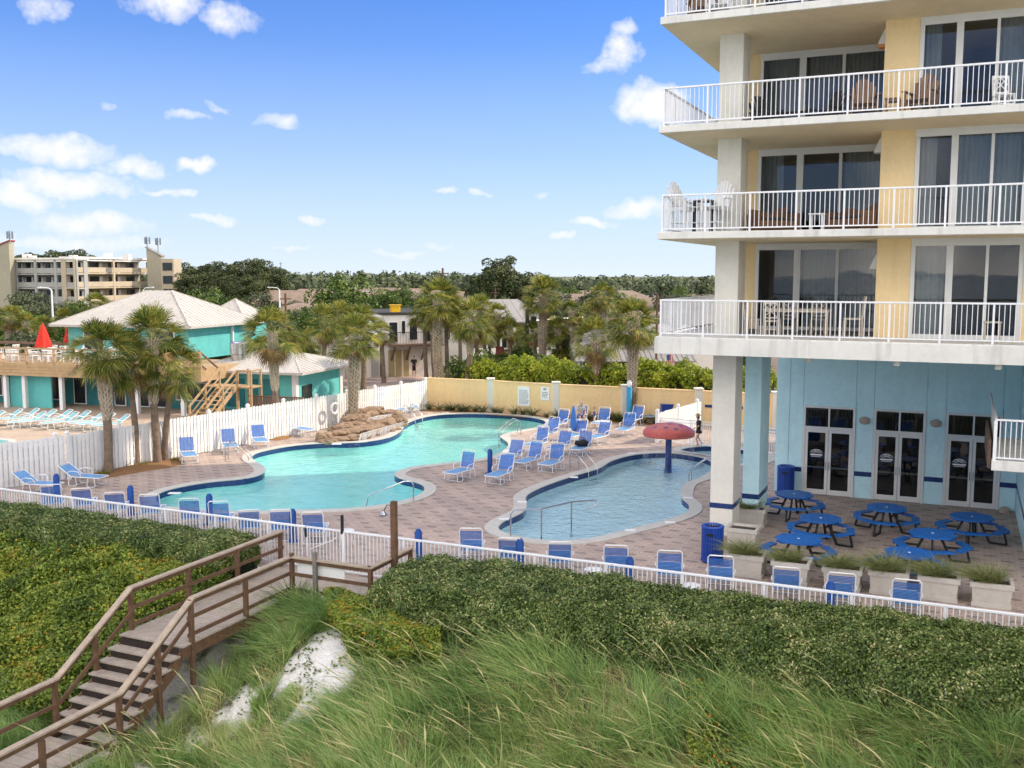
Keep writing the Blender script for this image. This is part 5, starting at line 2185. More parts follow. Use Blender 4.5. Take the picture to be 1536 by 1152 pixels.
# ---------------------------------------------------------------- cabbage palms
def palm_crown(seed, nf=42, R_=1.0, dead=9, droop=1.0):
    """fan leaves on arching stalks; returns ribbons (live), (dead), stalk MB"""
    r_ = np.random.default_rng(seed)
    live, dd = [], []
    stalks = MB()
    for i in range(nf + dead):
        isd = i >= nf
        az = r_.uniform(0, 2 * pi)
        if isd:
            el = R(r_.uniform(-75, -35))
        else:
            f = i / nf
            el = R(82 - 118 * f ** 1.05 + r_.uniform(-8, 8))
        Ls = r_.uniform(.75, 1.05) * (.75 if isd else 1.0) * R_
        d = np.array([cos(az) * cos(el), sin(az) * cos(el), sin(el)])
        g = np.array([0, 0, -1.0])
        p0 = d * .10
        pm = p0 + d * Ls * .55
        p1 = p0 + d * Ls * .95 + g * .16 * Ls * droop * cos(el)
        stalks.tube([p0, pm, p1], [.016, .012, .008], 3, False)
        ax = unit((p1 - pm)[None])[0]
        side = np.cross(ax, [0, 0, 1.0])
        if np.linalg.norm(side) < .1:
            side = np.array([1.0, 0, 0])
        side = side / np.linalg.norm(side)
        tw = r_.uniform(-.5, .5)
        up = np.cross(side, ax)
        side, up = side * cos(tw) + up * sin(tw), up * cos(tw) - side * sin(tw)
        nl = 19
        Lf = r_.uniform(.72, .95) * R_ * (.8 if isd else 1)
        for k in range(nl):
            t = (k / (nl - 1) - .5) * 2
            a = t * R(82)
            ld = ax * cos(a) + side * sin(a) + up * (.14 * abs(t) + r_.uniform(-.05, .05))
            ld /= np.linalg.norm(ld)
            L = Lf * (1 - .28 * abs(t) ** 2) * r_.uniform(.88, 1.08)
            wd = np.cross(ld, up)
            wd /= max(np.linalg.norm(wd), 1e-4)
            s0 = p1 + ax * .02
            s1 = s0 + ld * L * .5 + g * .03 * L
            s2 = s0 + ld * L * .80 + g * .09 * L * droop
            s3 = s0 + ld * L * .98 + g * (.20 + r_.uniform(0, .14)) * L * droop
            w_ = .020 * R_ * (1.0 if not isd else .8)
            rib = [[s0 - wd * w_ * .5, s0 + wd * w_ * .5], [s1 - wd * w_ * 1.25, s1 + wd * w_ * 1.25], [s2 - wd * w_ * .8, s2 + wd * w_ * .8], [s3 - wd * .002, s3 + wd * .002]]
            (dd if isd else live).append(rib)
    return np.array(live), np.array(dd), stalks


CROWNS = []
for sd_, nf_, dn_, dr_ in ((1, 54, 12, 1.0), (2, 48, 16, 1.1), (3, 58, 8, .85), (4, 44, 12, 1.25)):
    lv, de, st_ = palm_crown(sd_, nf_, 1.0, dn_, dr_)
    m1 = np_strips('fronds', lv, palm_green)
    m2 = np_strips('dead_fronds', de, palm_dead)
    so_ = st_.build('stalks', M('stalk_m', (.20, .22, .06), .6, .3, 6))
    m3 = so_.data
    bpy.data.objects.remove(so_)
    CROWNS.append((m1, m2, m3))


def palm(base, top, rad, label, kind=0, tr=.15, boots=0.0, group='cabbage palms around the pool deck', name='palm_tree', tilt=0.0):
    """base and top are world points; boots = share of the trunk still clad in leaf bases"""
    t = thing(name, label, 'palm tree', base, 0, group)
    b, e = Vector((0, 0, -.05)), Vector(top) - Vector(base)
    H = e.z
    r_ = random.Random(int(base[0] * 100) + int(base[1] * 10))
    K = 12
    pts, rs = [], []
    bow = Vector((r_.uniform(-.12, .12), r_.uniform(-.12, .12), 0))
    for k in range(K + 1):
        f = k / K
        pts.append(b.lerp(e, f) + bow * sin(pi * f) + Vector((e.x, e.y, 0)) * (f * f - f) * .3)
        rs.append(tr * (1.25 - .35 * f if f < .12 else 1.05 - .12 * f) * (1 + .05 * sin(k * 5.1)))
    mb = MB()
    mb.tube([p[:] for p in pts], rs, 10)
    mb.build('trunk', trunk_m, t, True)
    if boots:
        mb = MB()
        z = 1 - boots
        k = 0
        while z < 1.0:
            i = min(K - 1, int(z * K))
            f = z * K - i
            c = pts[i].lerp(pts[i + 1], f)
            rr_ = tr * 1.0
            sw = .45 + .75 * min(1, (z - (1 - boots)) / max(.15, boots * .5))
            for q in range(6):
                a = q * pi / 3 + (k % 2) * pi / 6 + r_.uniform(-.1, .1)
                d = Vector((cos(a), sin(a), 0))
                s = Vector((-sin(a), cos(a), 0))
                o = c + d * rr_ * .75
                tip = c + d * (rr_ * 1.0 + .10 * sw) + Vector((0, 0, .20 + .06 * sw)) + s * r_.uniform(-.03, .03)
                w_ = .055 + .02 * sw
                # split leaf base: two prongs in a V
                for sg in (-1, 1):
                    tp = tip + s * sg * .085 * sw
                    mb.add([(o - s * w_ * .9)[:], (o + s * w_ * .9)[:], (o + d * .045)[:], (tp - s * .016)[:], (tp + s * .016)[:], (tp + d * .02)[:]],
                           [(0, 1, 4, 3), (1, 2, 5, 4), (2, 0, 3, 5), (3, 4, 5)])
            z += .105 / max(H, 1)
            k += 1
        mb.build('boots', boot_m, t)
    m1, m2, m3 = CROWNS[kind]
    rz = r_.uniform(0, 6.28)
    for nm, me in (('fronds', m1), ('dead_fronds', m2), ('stalks', m3)):
        if nm == 'stalks':
            continue
        o = obj(nm, me, t)
        o.location = e[:]
        o.rotation_euler = (tilt, 0, rz)
        o.scale = (rad / 1.75, rad / 1.75, rad / 1.75 * r_.uniform(.92, 1.06))
        if nm == 'fronds':
            s_ = obj('stalks', m3, o)
    return t


def palm_px(bx, by, cx, cy, rpx, label, **k):
    b = at(bx, by)
    d = b[1]
    top = atd(cx, cy, d)
    return palm(b, top, rpx * d / F, label, **k)


palm_px(163, 711, 150, 528, 62, 'tallest-trunked front palm, leftmost of four in the mulch bed by the picket fence', kind=0, tr=.17, boots=.55)
palm_px(205, 699, 190, 545, 56, 'thin-trunked palm second from left in the mulch bed', kind=1, tr=.13, boots=.25)
palm_px(237, 696, 228, 512, 60, 'palm with criss-cross trunk, third from left in the mulch bed', kind=2, tr=.15, boots=.5)
palm_px(247, 692, 262, 557, 56, 'short palm leaning right, rightmost of four in the mulch bed', kind=3, tr=.13, boots=.2)
palm_px(416, 653, 408, 503, 54, 'single curved palm standing alone in front of the picket fence', kind=1, tr=.15, boots=.55)
palm_px(529, 641, 534, 508, 48, 'stout palm behind the rock waterfall', kind=0, tr=.22, boots=.9)
palm_px(661, 604, 658, 456, 46, 'tall palm at the left end of the yellow wall', kind=2, tr=.24, boots=.9)
palm_px(698, 606, 708, 482, 42, 'palm right of the tall one in front of the yellow wall', kind=3, tr=.19, boots=.4)
palm_px(896, 618, 893, 512, 42, 'palm in front of the middle of the yellow wall', kind=1, tr=.20, boots=.45)
palm_px(948, 632, 951, 488, 48, 'palm with blue wrapped foot and yellow-green leafy trunk', kind=0, tr=.21, boots=.7)
# behind the fences
Gp = 'palms beyond the fences'
for bx, by, cx, cy, r, s_l, kd, trr, bo in ((487, 592, 489, 486, 40, 'palm beyond the picket fence above the teal shop roof', 1, .16, 0), (545, 583, 541, 488, 40, 'palm partly hidden behind the stout one', 2, .18, .3),
                                         (576, 574, 572, 502, 26, 'small palm in front of the white balcony house', 3, .15, .2), (815, 575, 815, 447, 38, 'tall shaggy-trunked palm beside the black mast', 2, .24, .95),
                                         (904, 586, 903, 447, 30, 'tall palm behind the yellow wall palms, small green crown', 3, .18, .5), (672, 572, 672, 462, 34, 'palm behind the tall one, left of the pair', 0, .16, .3),
                                         (690, 573, 688, 476, 30, 'slender palm between the two wall palms', 1, .14, .1), (716, 566, 720, 466, 30, 'palm in front of the metal-roofed house', 2, .16, .3),
                                         (735, 568, 738, 492, 24, 'short palm leaning beside the house porch', 3, .13, .1), (640, 572, 637, 470, 30, 'palm at the corner of the white balcony house', 1, .15, .2),
                                         (786, 562, 782, 512, 26, 'low palm left of the black mast', 0, .13, 0), (848, 572, 846, 520, 34, 'dense bushy palm left of the grey restaurant', 2, .15, .2),
                                         (870, 570, 868, 500, 30, 'leaning bushy palm in front of the grey restaurant', 0, .15, .1), (928, 580, 932, 470, 26, 'palm peeking out behind the leafy-trunked palm', 1, .16, .3)):
    palm_px(bx, by, cx, cy, r, s_l, kind=kd, tr=trr, boots=bo, group=Gp)
for k_, (bx, by, cx, cy, r) in enumerate(((652, 574, 648, 478, 24), (745, 570, 747, 474, 24), (762, 572, 765, 498, 24), (802, 573, 800, 502, 26), (834, 574, 836, 498, 28), (878, 576, 880, 476, 26),
                                          (918, 578, 920, 500, 26), (965, 582, 968, 498, 26), (725, 572, 727, 500, 22), (860, 578, 857, 470, 24))):
    palm_px(bx, by, cx, cy, r, 'slender sunlit palm in the row beyond the fences, %s of the mixed row' % ORD[k_], kind=k_ % 4, tr=.14, boots=.25, group=Gp)
for bx, by, cx, cy, r, s_l, kd in ((395, 580, 396, 530, 34, 'shaggy palm behind the shop vent', 0), (420, 580, 424, 522, 34, 'shaggy palm behind the shop roof', 1), (448, 578, 450, 522, 30, 'shaggy palm right of the shop roof', 2), (470, 578, 466, 516, 30, 'shaggy palm left of the white garage', 3),
                                   (510, 572, 512, 480, 34, 'palm in front of the white garage wall', 0), (14, 560, 14, 478, 24, 'palm at the far left edge beyond the roof deck', 1), (38, 560, 38, 486, 22, 'palm behind the roof deck, second from left', 2), (26, 555, 25, 474, 18, 'small palm behind the roof deck', 3),
                                   (143, 545, 144, 460, 26, 'round palm showing above the big metal roof', 2), (60, 545, 66, 492, 22, 'bushy palm behind the red umbrella', 0), (96, 545, 98, 482, 24, 'bushy palm right of the red umbrella', 1)):
    b = at(bx, by)
    palm_px(bx, by, cx, cy, r, s_l, kind=kd, tr=.2, boots=.9, group=Gp)

# blue wrapped foot of the palm, a lamp sleeve
b = at(943.5, 633)
t = thing('blue_post', 'tall blue pole with lamp head beside the leafy-trunked palm', 'pole', b)
mb = MB()
mb.lathe([(.20, 0), (.20, .05), (.15, .08), (.15, 1.9), (.12, 1.95)], 14)
mb.build('pole', light_blue_post, t, True)
mb = MB()
mb.lathe([(.10, 1.95), (.14, 2.05), (.13, 2.2), (.05, 2.3)], 12)
mb.build('cap', rail_white, t, True)

# mulch beds
def bed(label, px, z=.03):
    lp = smooth_loop([at(*p)[:2] for p in px], 5)
    mb = MB()
    n = len(lp)
    cx = sum(p[0] for p in lp) / n
    cy = sum(p[1] for p in lp) / n
    vs = [(p[0], p[1], .004) for p in lp] + [(cx + (p[0] - cx) * .6, cy + (p[1] - cy) * .6, z + .06) for p in lp] + [(cx, cy, z + .08)]
    fs = [(i, (i + 1) % n, n + (i + 1) % n, n + i) for i in range(n)] + [(n + i, n + (i + 1) % n, 2 * n) for i in range(n)]
    mb.add(vs, fs)
    return mb


mb = bed('', [(118, 716), (150, 706), (190, 697), (235, 688), (262, 686), (276, 692), (262, 700), (225, 706), (185, 713), (150, 718)])
struct(mb.build('mulch_bed', mulch, None, True))
mb = bed('', [(400, 656), (415, 650), (432, 652), (436, 657), (418, 661), (404, 660)])
struct(mb.build('mulch_bed', mulch, None, True))
mb = MB()
for (a, b_) in zip(WALLSEG[:4], WALLSEG[1:5]):
    mb.add([(a[0], a[1] - .1, .01), (b_[0], b_[1] - .1, .01), (b_[0] - .3, b_[1] - 1.25, .006), (a[0] - .3, a[1] - 1.25, .006), ], [(0, 1, 2, 3)])
o = struct(mb.build('planting_bed', mulch))
if sum(p.normal.z for p in o.data.polygons) < 0:
    o.data.flip_normals()

# strappy plants along the yellow wall and little shrubs in the mulch
st = thing('border_plant', '', 'plant')
st['kind'] = 'thing'
obj('leaves', tuft('leaves', 46, .62, .12, .022, (0, 0), .45, leafmat('strap_leaf', [(0, (.03, .06, .03)), (.6, (.09, .13, .06)), (1, (.22, .26, .10))], .2, .4, .3, 1)), st)
bs = Series(st)
rr = random.Random(9)
kk = 0
for i, (a, b_) in enumerate(zip(WALLSEG[:4], WALLSEG[1:5])):
    n = (9, 6, 7, 5)[i]
    for j in range(n):
        f = (j + .5 + rr.uniform(-.3, .3)) / n
        bs.put((a[0] + (b_[0] - a[0]) * f - .2, a[1] + (b_[1] - a[1]) * f - rr.uniform(.45, .8), .02), rr.uniform(0, 6), 'dark strappy border plant in the bed at the foot of the yellow wall', 'border plants along the yellow wall', rr.uniform(.75, 1.25))
lo = thing('border_plant', '', 'plant')
lo['kind'] = 'thing'
obj('leaves', tuft('leaves', 70, .5, .2, .016, (0, 0), .3, palm_green), lo)
ls = Series(lo)
for px, py, s, s_l in ((155, 714, .9, 'left of the first palm foot'), (181, 702, 1.1, 'between the first and second palm'), (215, 700, .8, 'between the second and third palm'), (264, 692, .7, 'right of the four palms')):
    ls.put(at(px, py), rr.uniform(0, 6), 'small green shrub in the mulch bed ' + s_l, None, s)
for px, py in ((866, 628), (880, 629), (905, 631), (920, 632), (932, 634)):
    ls.put(at(px, py - 3), rr.uniform(0, 6), 'bright green grassy plant in the bed behind the seated woman', 'bright border plants', rr.uniform(1.3, 1.6))

# ---------------------------------------------------------------- clipped hedges


def hedge_shell(u0, u1, vf, vb, ztop, n, lump, seed, ground=None, endr=.6):
    """points on the outside of a rounded hedge in deck axes: returns pos, normal"""
    r_ = np.random.default_rng(seed)
    u = r_.uniform(u0, u1, n)
    s = r_.uniform(0, 1, n)          # 0 front foot .. 1 back
    W = vb - vf
    Hh = ztop
    # profile: up the front face, over a rounded top, down a little at the back
    per = np.array([Hh, W, Hh * .5])
    cum = np.cumsum(per) / per.sum()
    z = np.zeros(n)
    v = np.zeros(n)
    nv = np.zeros((n, 3))
    a = s < cum[0]
    fa = s[a] / cum[0]
    z[a], v[a] = Hh * fa, vf
    nv[a] = [0, -1, .2]
    b = (~a) & (s < cum[1])
    fb = (s[b] - cum[0]) / (cum[1] - cum[0])
    z[b], v[b] = Hh, vf + W * fb
    nv[b] = [0, 0, 1]
    c = s >= cum[1]
    fc = (s[c] - cum[1]) / (1 - cum[1])
    z[c], v[c] = Hh * (1 - .5 * fc), vb
    nv[c] = [0, 1, .2]
    # round the shoulders
    rd = .42
    kz = np.clip((z - (Hh - rd)) / rd, 0, 1)
    v = np.where(a, v + rd * (1 - np.sqrt(np.maximum(0, 1 - kz ** 2))), v)
    kv = np.clip(1 - np.minimum(v - vf, vb - v) / rd, 0, 1)
    z = np.where(b, z - rd * (1 - np.sqrt(np.maximum(0, 1 - kv ** 2))) * .8, z)
    # ends taper
    ke = np.clip(1 - np.minimum(u - u0, u1 - u) / endr, 0, 1)
    z = z - ke ** 2 * endr * .75 * (z / Hh)
    mid = (vf + vb) / 2
    v = mid + (v - mid) * (1 - .30 * ke ** 2)
    l = lump * (np.sin(u * 2.3 + v) * .5 + np.sin(u * 4.3 + z * 2.7 + v * 2.9 + 1) * .55 + np.sin(u * 9.7 - v * 7 + z * 8) * .45 + np.sin(u * .8 + 2) * .6 + np.sin(u * 15 + 3 * np.sin(v * 5)) * np.sin(v * 13 + z * 14 + 2 * np.sin(u * 6)) * .45)
    off = l + r_.normal(0, .045, n) - np.abs(r_.normal(0, .09, n))
    sh = r_.uniform(0, 1, n) < .03
    off = np.where(sh, off + r_.uniform(.03, .16, n), off)
    p = np.stack([u, v, z], 1) + unit(nv) * off[:, None]
    return p, unit(nv)


def to_world(p, gz=0.0):
    x = O[0] + p[:, 0] * U[0] + p[:, 1] * V[0]
    y = O[1] + p[:, 0] * U[1] + p[:, 1] * V[1]
    return np.stack([x, y, p[:, 2] + gz], 1)


def rotn(n):
    return np.stack([n[:, 0] * U[0] + n[:, 1] * V[0], n[:, 0] * U[1] + n[:, 1] * V[1], n[:, 2]], 1)


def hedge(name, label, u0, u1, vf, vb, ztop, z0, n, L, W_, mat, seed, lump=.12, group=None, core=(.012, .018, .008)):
    t = thing(name, label, 'hedge', group=group)
    P_, Nn = hedge_shell(u0, u1, vf, vb, ztop - z0, n, lump, seed)
    me = np_mesh('leaves', leaves(to_world(P_, z0), rotn(Nn) + np.array([0, -.1, .35]), L, W_, .65), 4, mat)
    obj('foliage', me, t)
    # solid heart, shade of the gaps put into its dark colour
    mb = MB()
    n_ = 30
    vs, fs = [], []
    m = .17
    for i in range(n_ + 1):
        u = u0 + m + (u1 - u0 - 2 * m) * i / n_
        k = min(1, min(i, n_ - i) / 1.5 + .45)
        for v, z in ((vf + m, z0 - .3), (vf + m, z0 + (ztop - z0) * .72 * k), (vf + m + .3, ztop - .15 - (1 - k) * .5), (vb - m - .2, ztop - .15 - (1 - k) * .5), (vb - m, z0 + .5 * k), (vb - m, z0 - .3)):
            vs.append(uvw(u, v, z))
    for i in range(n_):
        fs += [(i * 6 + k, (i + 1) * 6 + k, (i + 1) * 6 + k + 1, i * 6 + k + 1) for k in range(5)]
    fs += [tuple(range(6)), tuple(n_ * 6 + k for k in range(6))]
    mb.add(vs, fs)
    mb.build('shade_core', M('hedge_core', core, .95, .3, 9), t)
    return t


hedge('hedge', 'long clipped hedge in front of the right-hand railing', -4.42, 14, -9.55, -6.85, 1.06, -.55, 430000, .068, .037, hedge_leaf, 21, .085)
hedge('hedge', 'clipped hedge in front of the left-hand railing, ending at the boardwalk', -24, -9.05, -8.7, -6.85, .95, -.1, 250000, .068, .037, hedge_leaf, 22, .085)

# ---------------------------------------------------------------- dune plants


def scatter_uv(n, poly, seed):
    """random points inside a deck-axis polygon"""
    r_ = np.random.default_rng(seed)
    pu = np.array(poly)
    lo_, hi = pu.min(0), pu.max(0)
    out = []
    tot_ = 0
    while tot_ < n:
        q = r_.uniform(lo_, hi, (n * 2, 2))
        ins = np.zeros(len(q), bool)
        j = len(pu) - 1
        for i in range(len(pu)):
            c = ((pu[i, 1] > q[:, 1]) != (pu[j, 1] > q[:, 1])) & (q[:, 0] < (pu[j, 0] - pu[i, 0]) * (q[:, 1] - pu[i, 1]) / (pu[j, 1] - pu[i, 1] + 1e-9) + pu[i, 0])
            ins ^= c
            j = i
        out.append(q[ins])
        tot_ += int(ins.sum())
    return np.concatenate(out)[:n]


def ground_pts(q):
    x = O[0] + q[:, 0] * U[0] + q[:, 1] * V[0]
    y = O[1] + q[:, 0] * U[1] + q[:, 1] * V[1]
    return np.stack([x, y, dune_h(x, y)], 1)


def cover(name, label, poly, n, h, L, W_, mat, seed, flowers=0, hump=0.25, scale=1.3):
    """low mounding scrub, one mass"""
    q = scatter_uv(n, poly, seed)
    p = ground_pts(q)
    r_ = np.random.default_rng(seed + 1)
    bumps = .5 + .5 * np.sin(q[:, 0] * 2.9 * scale / 1.3 + np.sin(q[:, 1] * 2.2) * 1.3) * np.sin(q[:, 1] * 3.3 * scale / 1.3 + np.sin(q[:, 0] * 1.7) * 1.2)
    top = h * (1 - hump + hump * 2 * bumps)
    f = r_.beta(4.0, 1.3, n)
    p[:, 2] += top * f
    nn = np.tile(np.array([[0, -.25, 1.0]]), (n, 1))
    q4 = leaves(p, nn, L, W_, .75)
    o = obj(name, np_mesh(name, q4, 4, mat))
    tag(o, label, 'ground cover', None, 'stuff')
    if flowers:
        i = r_.choice(n, flowers, replace=False)
        # flowers come in drifts
        dr = np.sin(q[i, 0] * 1.1 + 2) * np.sin(q[i, 1] * 1.3) + r_.normal(0, .5, flowers)
        i = i[dr > .15]
        pf = p[i].copy()
        pf[:, 2] = ground_pts(q[i])[:, 2] + top[i] + .02
        o2 = obj('wildflowers', np_mesh('wildflowers', leaves(pf, np.tile([[0, -.3, 1.0]], (len(i), 1)), .05, .045, .7), 4, flower_m))
        tag(o2, label.replace('scrub', 'orange blossoms in the scrub'), 'flowers', None, 'stuff')
    return o


cover('ground_cover', 'low yellow-green scrub left of the boardwalk stairs', [(-26, -8.2), (-9.0, -8.2), (-9.0, -13.9), (-26, -14.5)], 150000, .72, .10, .055, cover_leaf, 31, 1300)
cover('ground_cover', 'low green scrub below the gate platform', [(-6.0, -8.55), (-4.3, -8.6), (-2.4, -9.3), (-1.6, -10.6), (-3.4, -11.3), (-5.0, -9.9)], 30000, .50, .085, .05, cover_leaf, 32, 260)
cover('ground_cover', 'dark scrub patch with orange flecks below the right hedge', [(3.4, -10.2), (5.6, -10.3), (6.0, -12.2), (4.2, -12.6)], 12000, .36, .08, .045, cover_leaf, 33, 260)
# trailing vine specks over the bare sand
q = scatter_uv(1500, [(-6.9, -9.4), (-5.2, -9.4), (-2.9, -11.2), (-2.9, -13.2), (-6.9, -14.2)], 41)
p = ground_pts(q) + np.array([0, 0, .035])
cl = np.sin(q[:, 0] * 4.1) * np.sin(q[:, 1] * 3.7 + 1) > -.15
p = p[cl]
tag(obj('beach_vine', np_mesh('beach_vine', leaves(p, np.tile([[0, 0, 1.0]], (len(p), 1)), .075, .06, .35), 4, broad_leaf)), 'small green creeper leaves dotted over the white sand', 'ground cover', None, 'stuff')


def grass_field(name, label, poly, n_tufts, per, h, width, lean, bend, mat, seed, cat='grass', rad=.16, spread=.4, thr=.35):
    q = scatter_uv(n_tufts, poly, seed)
    r_ = np.random.default_rng(seed + 5)
    q = q[bare_k(q[:, 0], q[:, 1]) < thr + r_.uniform(-.15, .15, len(q))]
    k = len(q)
    sc_k = r_.uniform(.6, 1.25, k) * (1 + .25 * np.sin(q[:, 0] * 1.3 + 1) * np.sin(q[:, 1] * 1.1))
    sc_k = sc_k * (1 - .55 * np.exp(-(((q[:, 0] + 4.6) / 1.9) ** 2 + ((q[:, 1] + 12.4) / 2.0) ** 2)))
    # neighbouring tufts are combed the same way by the wind
    sw = .26 * np.sin(q[:, 0] * .9 + 1.4 * np.sin(q[:, 1] * .8)) + r_.normal(0, .22, k)
    ln = np.stack([lean[0] + sw, lean[1] + .30 * np.sin(q[:, 1] * 1.2 + q[:, 0] * .5) + r_.normal(0, .2, k)], 1)
    qq = np.repeat(q, per, 0)
    aa, rr2 = r_.uniform(0, 2 * pi, len(qq)), rad * np.sqrt(r_.uniform(0, 1, len(qq)))
    qq = qq + np.stack([np.cos(aa) * rr2, np.sin(aa) * rr2], 1)
    p = ground_pts(qq)
    B = blades(len(qq), p, h * np.repeat(sc_k, per), np.repeat(ln, per, 0), width, bend, 6, spread)
    o = obj(name, np_strips(name, B, mat))
    tag(o, label, cat, None, 'stuff')
    return o


def bare(q, r_):
    return bare_k(q[:, 0], q[:, 1]) > .25


WIND = (-.30, .05)
grass_field('dune_grass', 'tall green dune grass sweeping across the foreground slope', [(-6.9, -8.9), (-5.6, -8.7), (-4.4, -9.7), (-2.0, -10.0), (0, -9.5), (13, -9.4), (13, -18.5), (-6.9, -18.5)], 1750, 46, .92, .0098, WIND, .36, grass_m, 51, spread=.42, rad=.14)
grass_field('dune_grass', 'finer tan and green grass filling between the clumps', [(-6.9, -8.9), (-5.6, -8.8), (-3.5, -10.2), (-1.0, -9.8), (13, -9.4), (13, -18.5), (-6.9, -18.5)], 1700, 26, .60, .0068, (-.40, .05), .65, oat_m, 52, spread=.6)
grass_field('dune_grass', 'grass at the foot of the stairs on the left', [(-14, -13.2), (-9.05, -13.2), (-9.05, -20), (-16, -20)], 700, 54, .78, .006, (-.1, .1), .5, grass_m, 53, spread=.4)
grass_field('dune_grass', 'short grass creeping over the edges of the bare sand', [(-6.9, -9.0), (-5.2, -9.2), (-2.8, -10.2), (-2.8, -13.5), (-6.9, -13.5)], 420, 30, .5, .005, (-.2, .05), .6, grass_m, 54, spread=.5, thr=.62)
# spiky dark tuft by the rail post
t = thing('yucca_plant', 'spiky green grass clump growing at the rail post by the platform', 'plant', (0, 0, 0))
q = np.repeat(np.array([[-6.75, -8.75]]), 190, 0) + rng.normal(0, .12, (190, 2))
obj('leaves', np_strips('leaves', blades(190, ground_pts(q), .95, (-.15, -.1), .012, .35, 5, .75), leafmat('yucca_leaf', [(0, (.03, .07, .02)), (.6, (.09, .16, .04)), (1, (.2, .25, .08))], .2, .4, .3, 2)), t)
# sea oats: long stems with drooping seed heads
def sea_oats(n, poly, seed):
    r_ = np.random.default_rng(seed)
    q = scatter_uv(n, poly, seed)
    q = q[~bare(q, r_)]
    n = len(q)
    p = ground_pts(q)
    h = r_.uniform(1.2, 2.05, n)
    d = unit(np.stack([r_.normal(-.50, .22, n), r_.normal(.05, .2, n), np.ones(n)], 1))
    side = unit(np.stack([-d[:, 1], d[:, 0], np.zeros(n)], 1) + .01)
    bend = np.stack([d[:, 0] * 1.2 - .25, d[:, 1], -np.full(n, .55)], 1)
    rows = []
    for s in np.linspace(0, 1, 9):
        c = p + d * (h * s)[:, None] + bend * (h * .30 * s ** 3)[:, None]
        w = np.where(s > .80, .021 * np.sin((s - .80) / .2 * pi * .93 + .15), .0066 * (1 - .5 * s))
        rows.append(np.stack([c - side * w, c + side * w], 1))
    return np.stack(rows, 1)


B = np.concatenate([sea_oats(520, [(-3.0, -10.3), (7, -9.8), (9, -12), (12, -13.5), (9, -16.5), (-2, -15)], 61), sea_oats(110, [(6, -10), (12, -9.7), (13, -14), (7, -14)], 62), sea_oats(60, [(-6.8, -12.5), (-2, -12.5), (-2, -15.5), (-6.8, -15.5)], 63)])
tag(obj('sea_oats', np_strips('sea_oats', B, oat_m)), 'tall tan sea oat stems with drooping seed heads bending left in the wind', 'grass', None, 'stuff')

# ---------------------------------------------------------------- neighbouring ground sheets
def flat(name, px, z, mat, world=False):
    lp = px if world else [at(*p)[:2] for p in px]
    o = sheet(name, lp, [], z, mat)
    return struct(o)


flat('neighbour_deck', [(-17.9, 39.7), (-5.8, 59.6), (-8, 63), (-45, 74), (-60, 40), (-27, 28.4)], .012, M('deck_tan', (.42, .33, .25), .85, .14, 1.2), True)
npool = thing('swimming_pool', 'sliver of the neighbouring pool at the left edge beyond the fence', 'swimming pool')
lp = [at(*p)[:2] for p in ((-120, 655), (-30, 657), (16, 661), (20, 665), (4, 672), (-120, 690))]
sheet('water', lp, [], .03, M('pool_cyan', (.16, .50, .52), .08, .1, 2, bump=.3, bscale=3), npool)
mb = MB()
for a, b_ in zip(lp, lp[1:] + lp[:1]):
    mb.bar((a[0], a[1], .03), (b_[0], b_[1], .03), .35, .05)
mb.build('coping', coping_m, npool)
flat('road', [(-70, 92), (-70, 82), (-9.6, 70.5), (3, 68.5), (60, 62), (62, 70), (4, 75), (-6, 79)], -.008, asphalt, True)
flat('parking_lot', [(-15, 77.5), (-6.2, 76.5), (-6.2, 80), (-15, 82)], -.002, M('pink_paving', (.50, .38, .33), .9, .1, .6), True)
flat('lawn', [(-14.5, 64), (-6.5, 62.5), (-6, 67.5), (-13.5, 70)], -.006, M('lawn_m', (.10, .15, .035), .95, .3, 1.5), True)

# ---------------------------------------------------------------- the teal beach restaurant
BD = (.957, -.29)
rs = thing('beach_restaurant', 'two-storey teal beach restaurant with pale metal hip roof and wooden roof deck', 'building', (-17.5, 56, 0), atan2(BD[1], BD[0]))


def rl(lx, ly, z=0.0):
    return (-17.5 + lx * BD[0] - ly * BD[1], 56 + lx * BD[1] + ly * BD[0], z)


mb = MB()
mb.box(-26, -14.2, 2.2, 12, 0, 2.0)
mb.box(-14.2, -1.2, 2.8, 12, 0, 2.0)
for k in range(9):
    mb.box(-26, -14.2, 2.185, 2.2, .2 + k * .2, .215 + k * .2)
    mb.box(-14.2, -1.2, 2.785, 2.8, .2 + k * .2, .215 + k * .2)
mb.build('lower_wall', teal_dark, rs)  # darker teal: shade on the lower storey put into the colour
mb = MB()
mb.box(-14.05, -11.0, .8, .9, 0, 1.95)
mb.build('lattice_wall', teal_m, rs)
for a, b_, z0, z1 in ((-12.7, -11.9, .3, 1.75), (-11.0, -10.2, .1, 1.85), (-9.2, -8.3, .4, 1.7), (-8.0, -7.3, .1, 1.8), (-6.4, -5.6, .1, 1.8), (-5.0, -4.3, .1, 1.8), (-3.6, -1.6, .6, 1.6), (-18, -16, .5, 1.6), (-22, -20, .5, 1.6)):
    mb = MB()
    v = 2.2 if b_ < -14.2 else 2.8
    mb.bbox(a - .07, b_ + .07, v - .05, v - .001, z0 - .07, z1 + .07, .01)
    f = mb.build('window', white_paint, rs)
    m2 = MB()
    m2.box(a, b_, v - .058, v - .051, z0, z1)
    m2.build('pane', glass_far, f)
for x in (-14.0, -12.6, -9.9, -6.9, -4.6, -1.5, -17, -20):
    mb = MB()
    mb.bbox(x - .12, x + .12, .3, .54, 0, 2.0, .01)
    mb.build('porch_column', white_paint, rs)
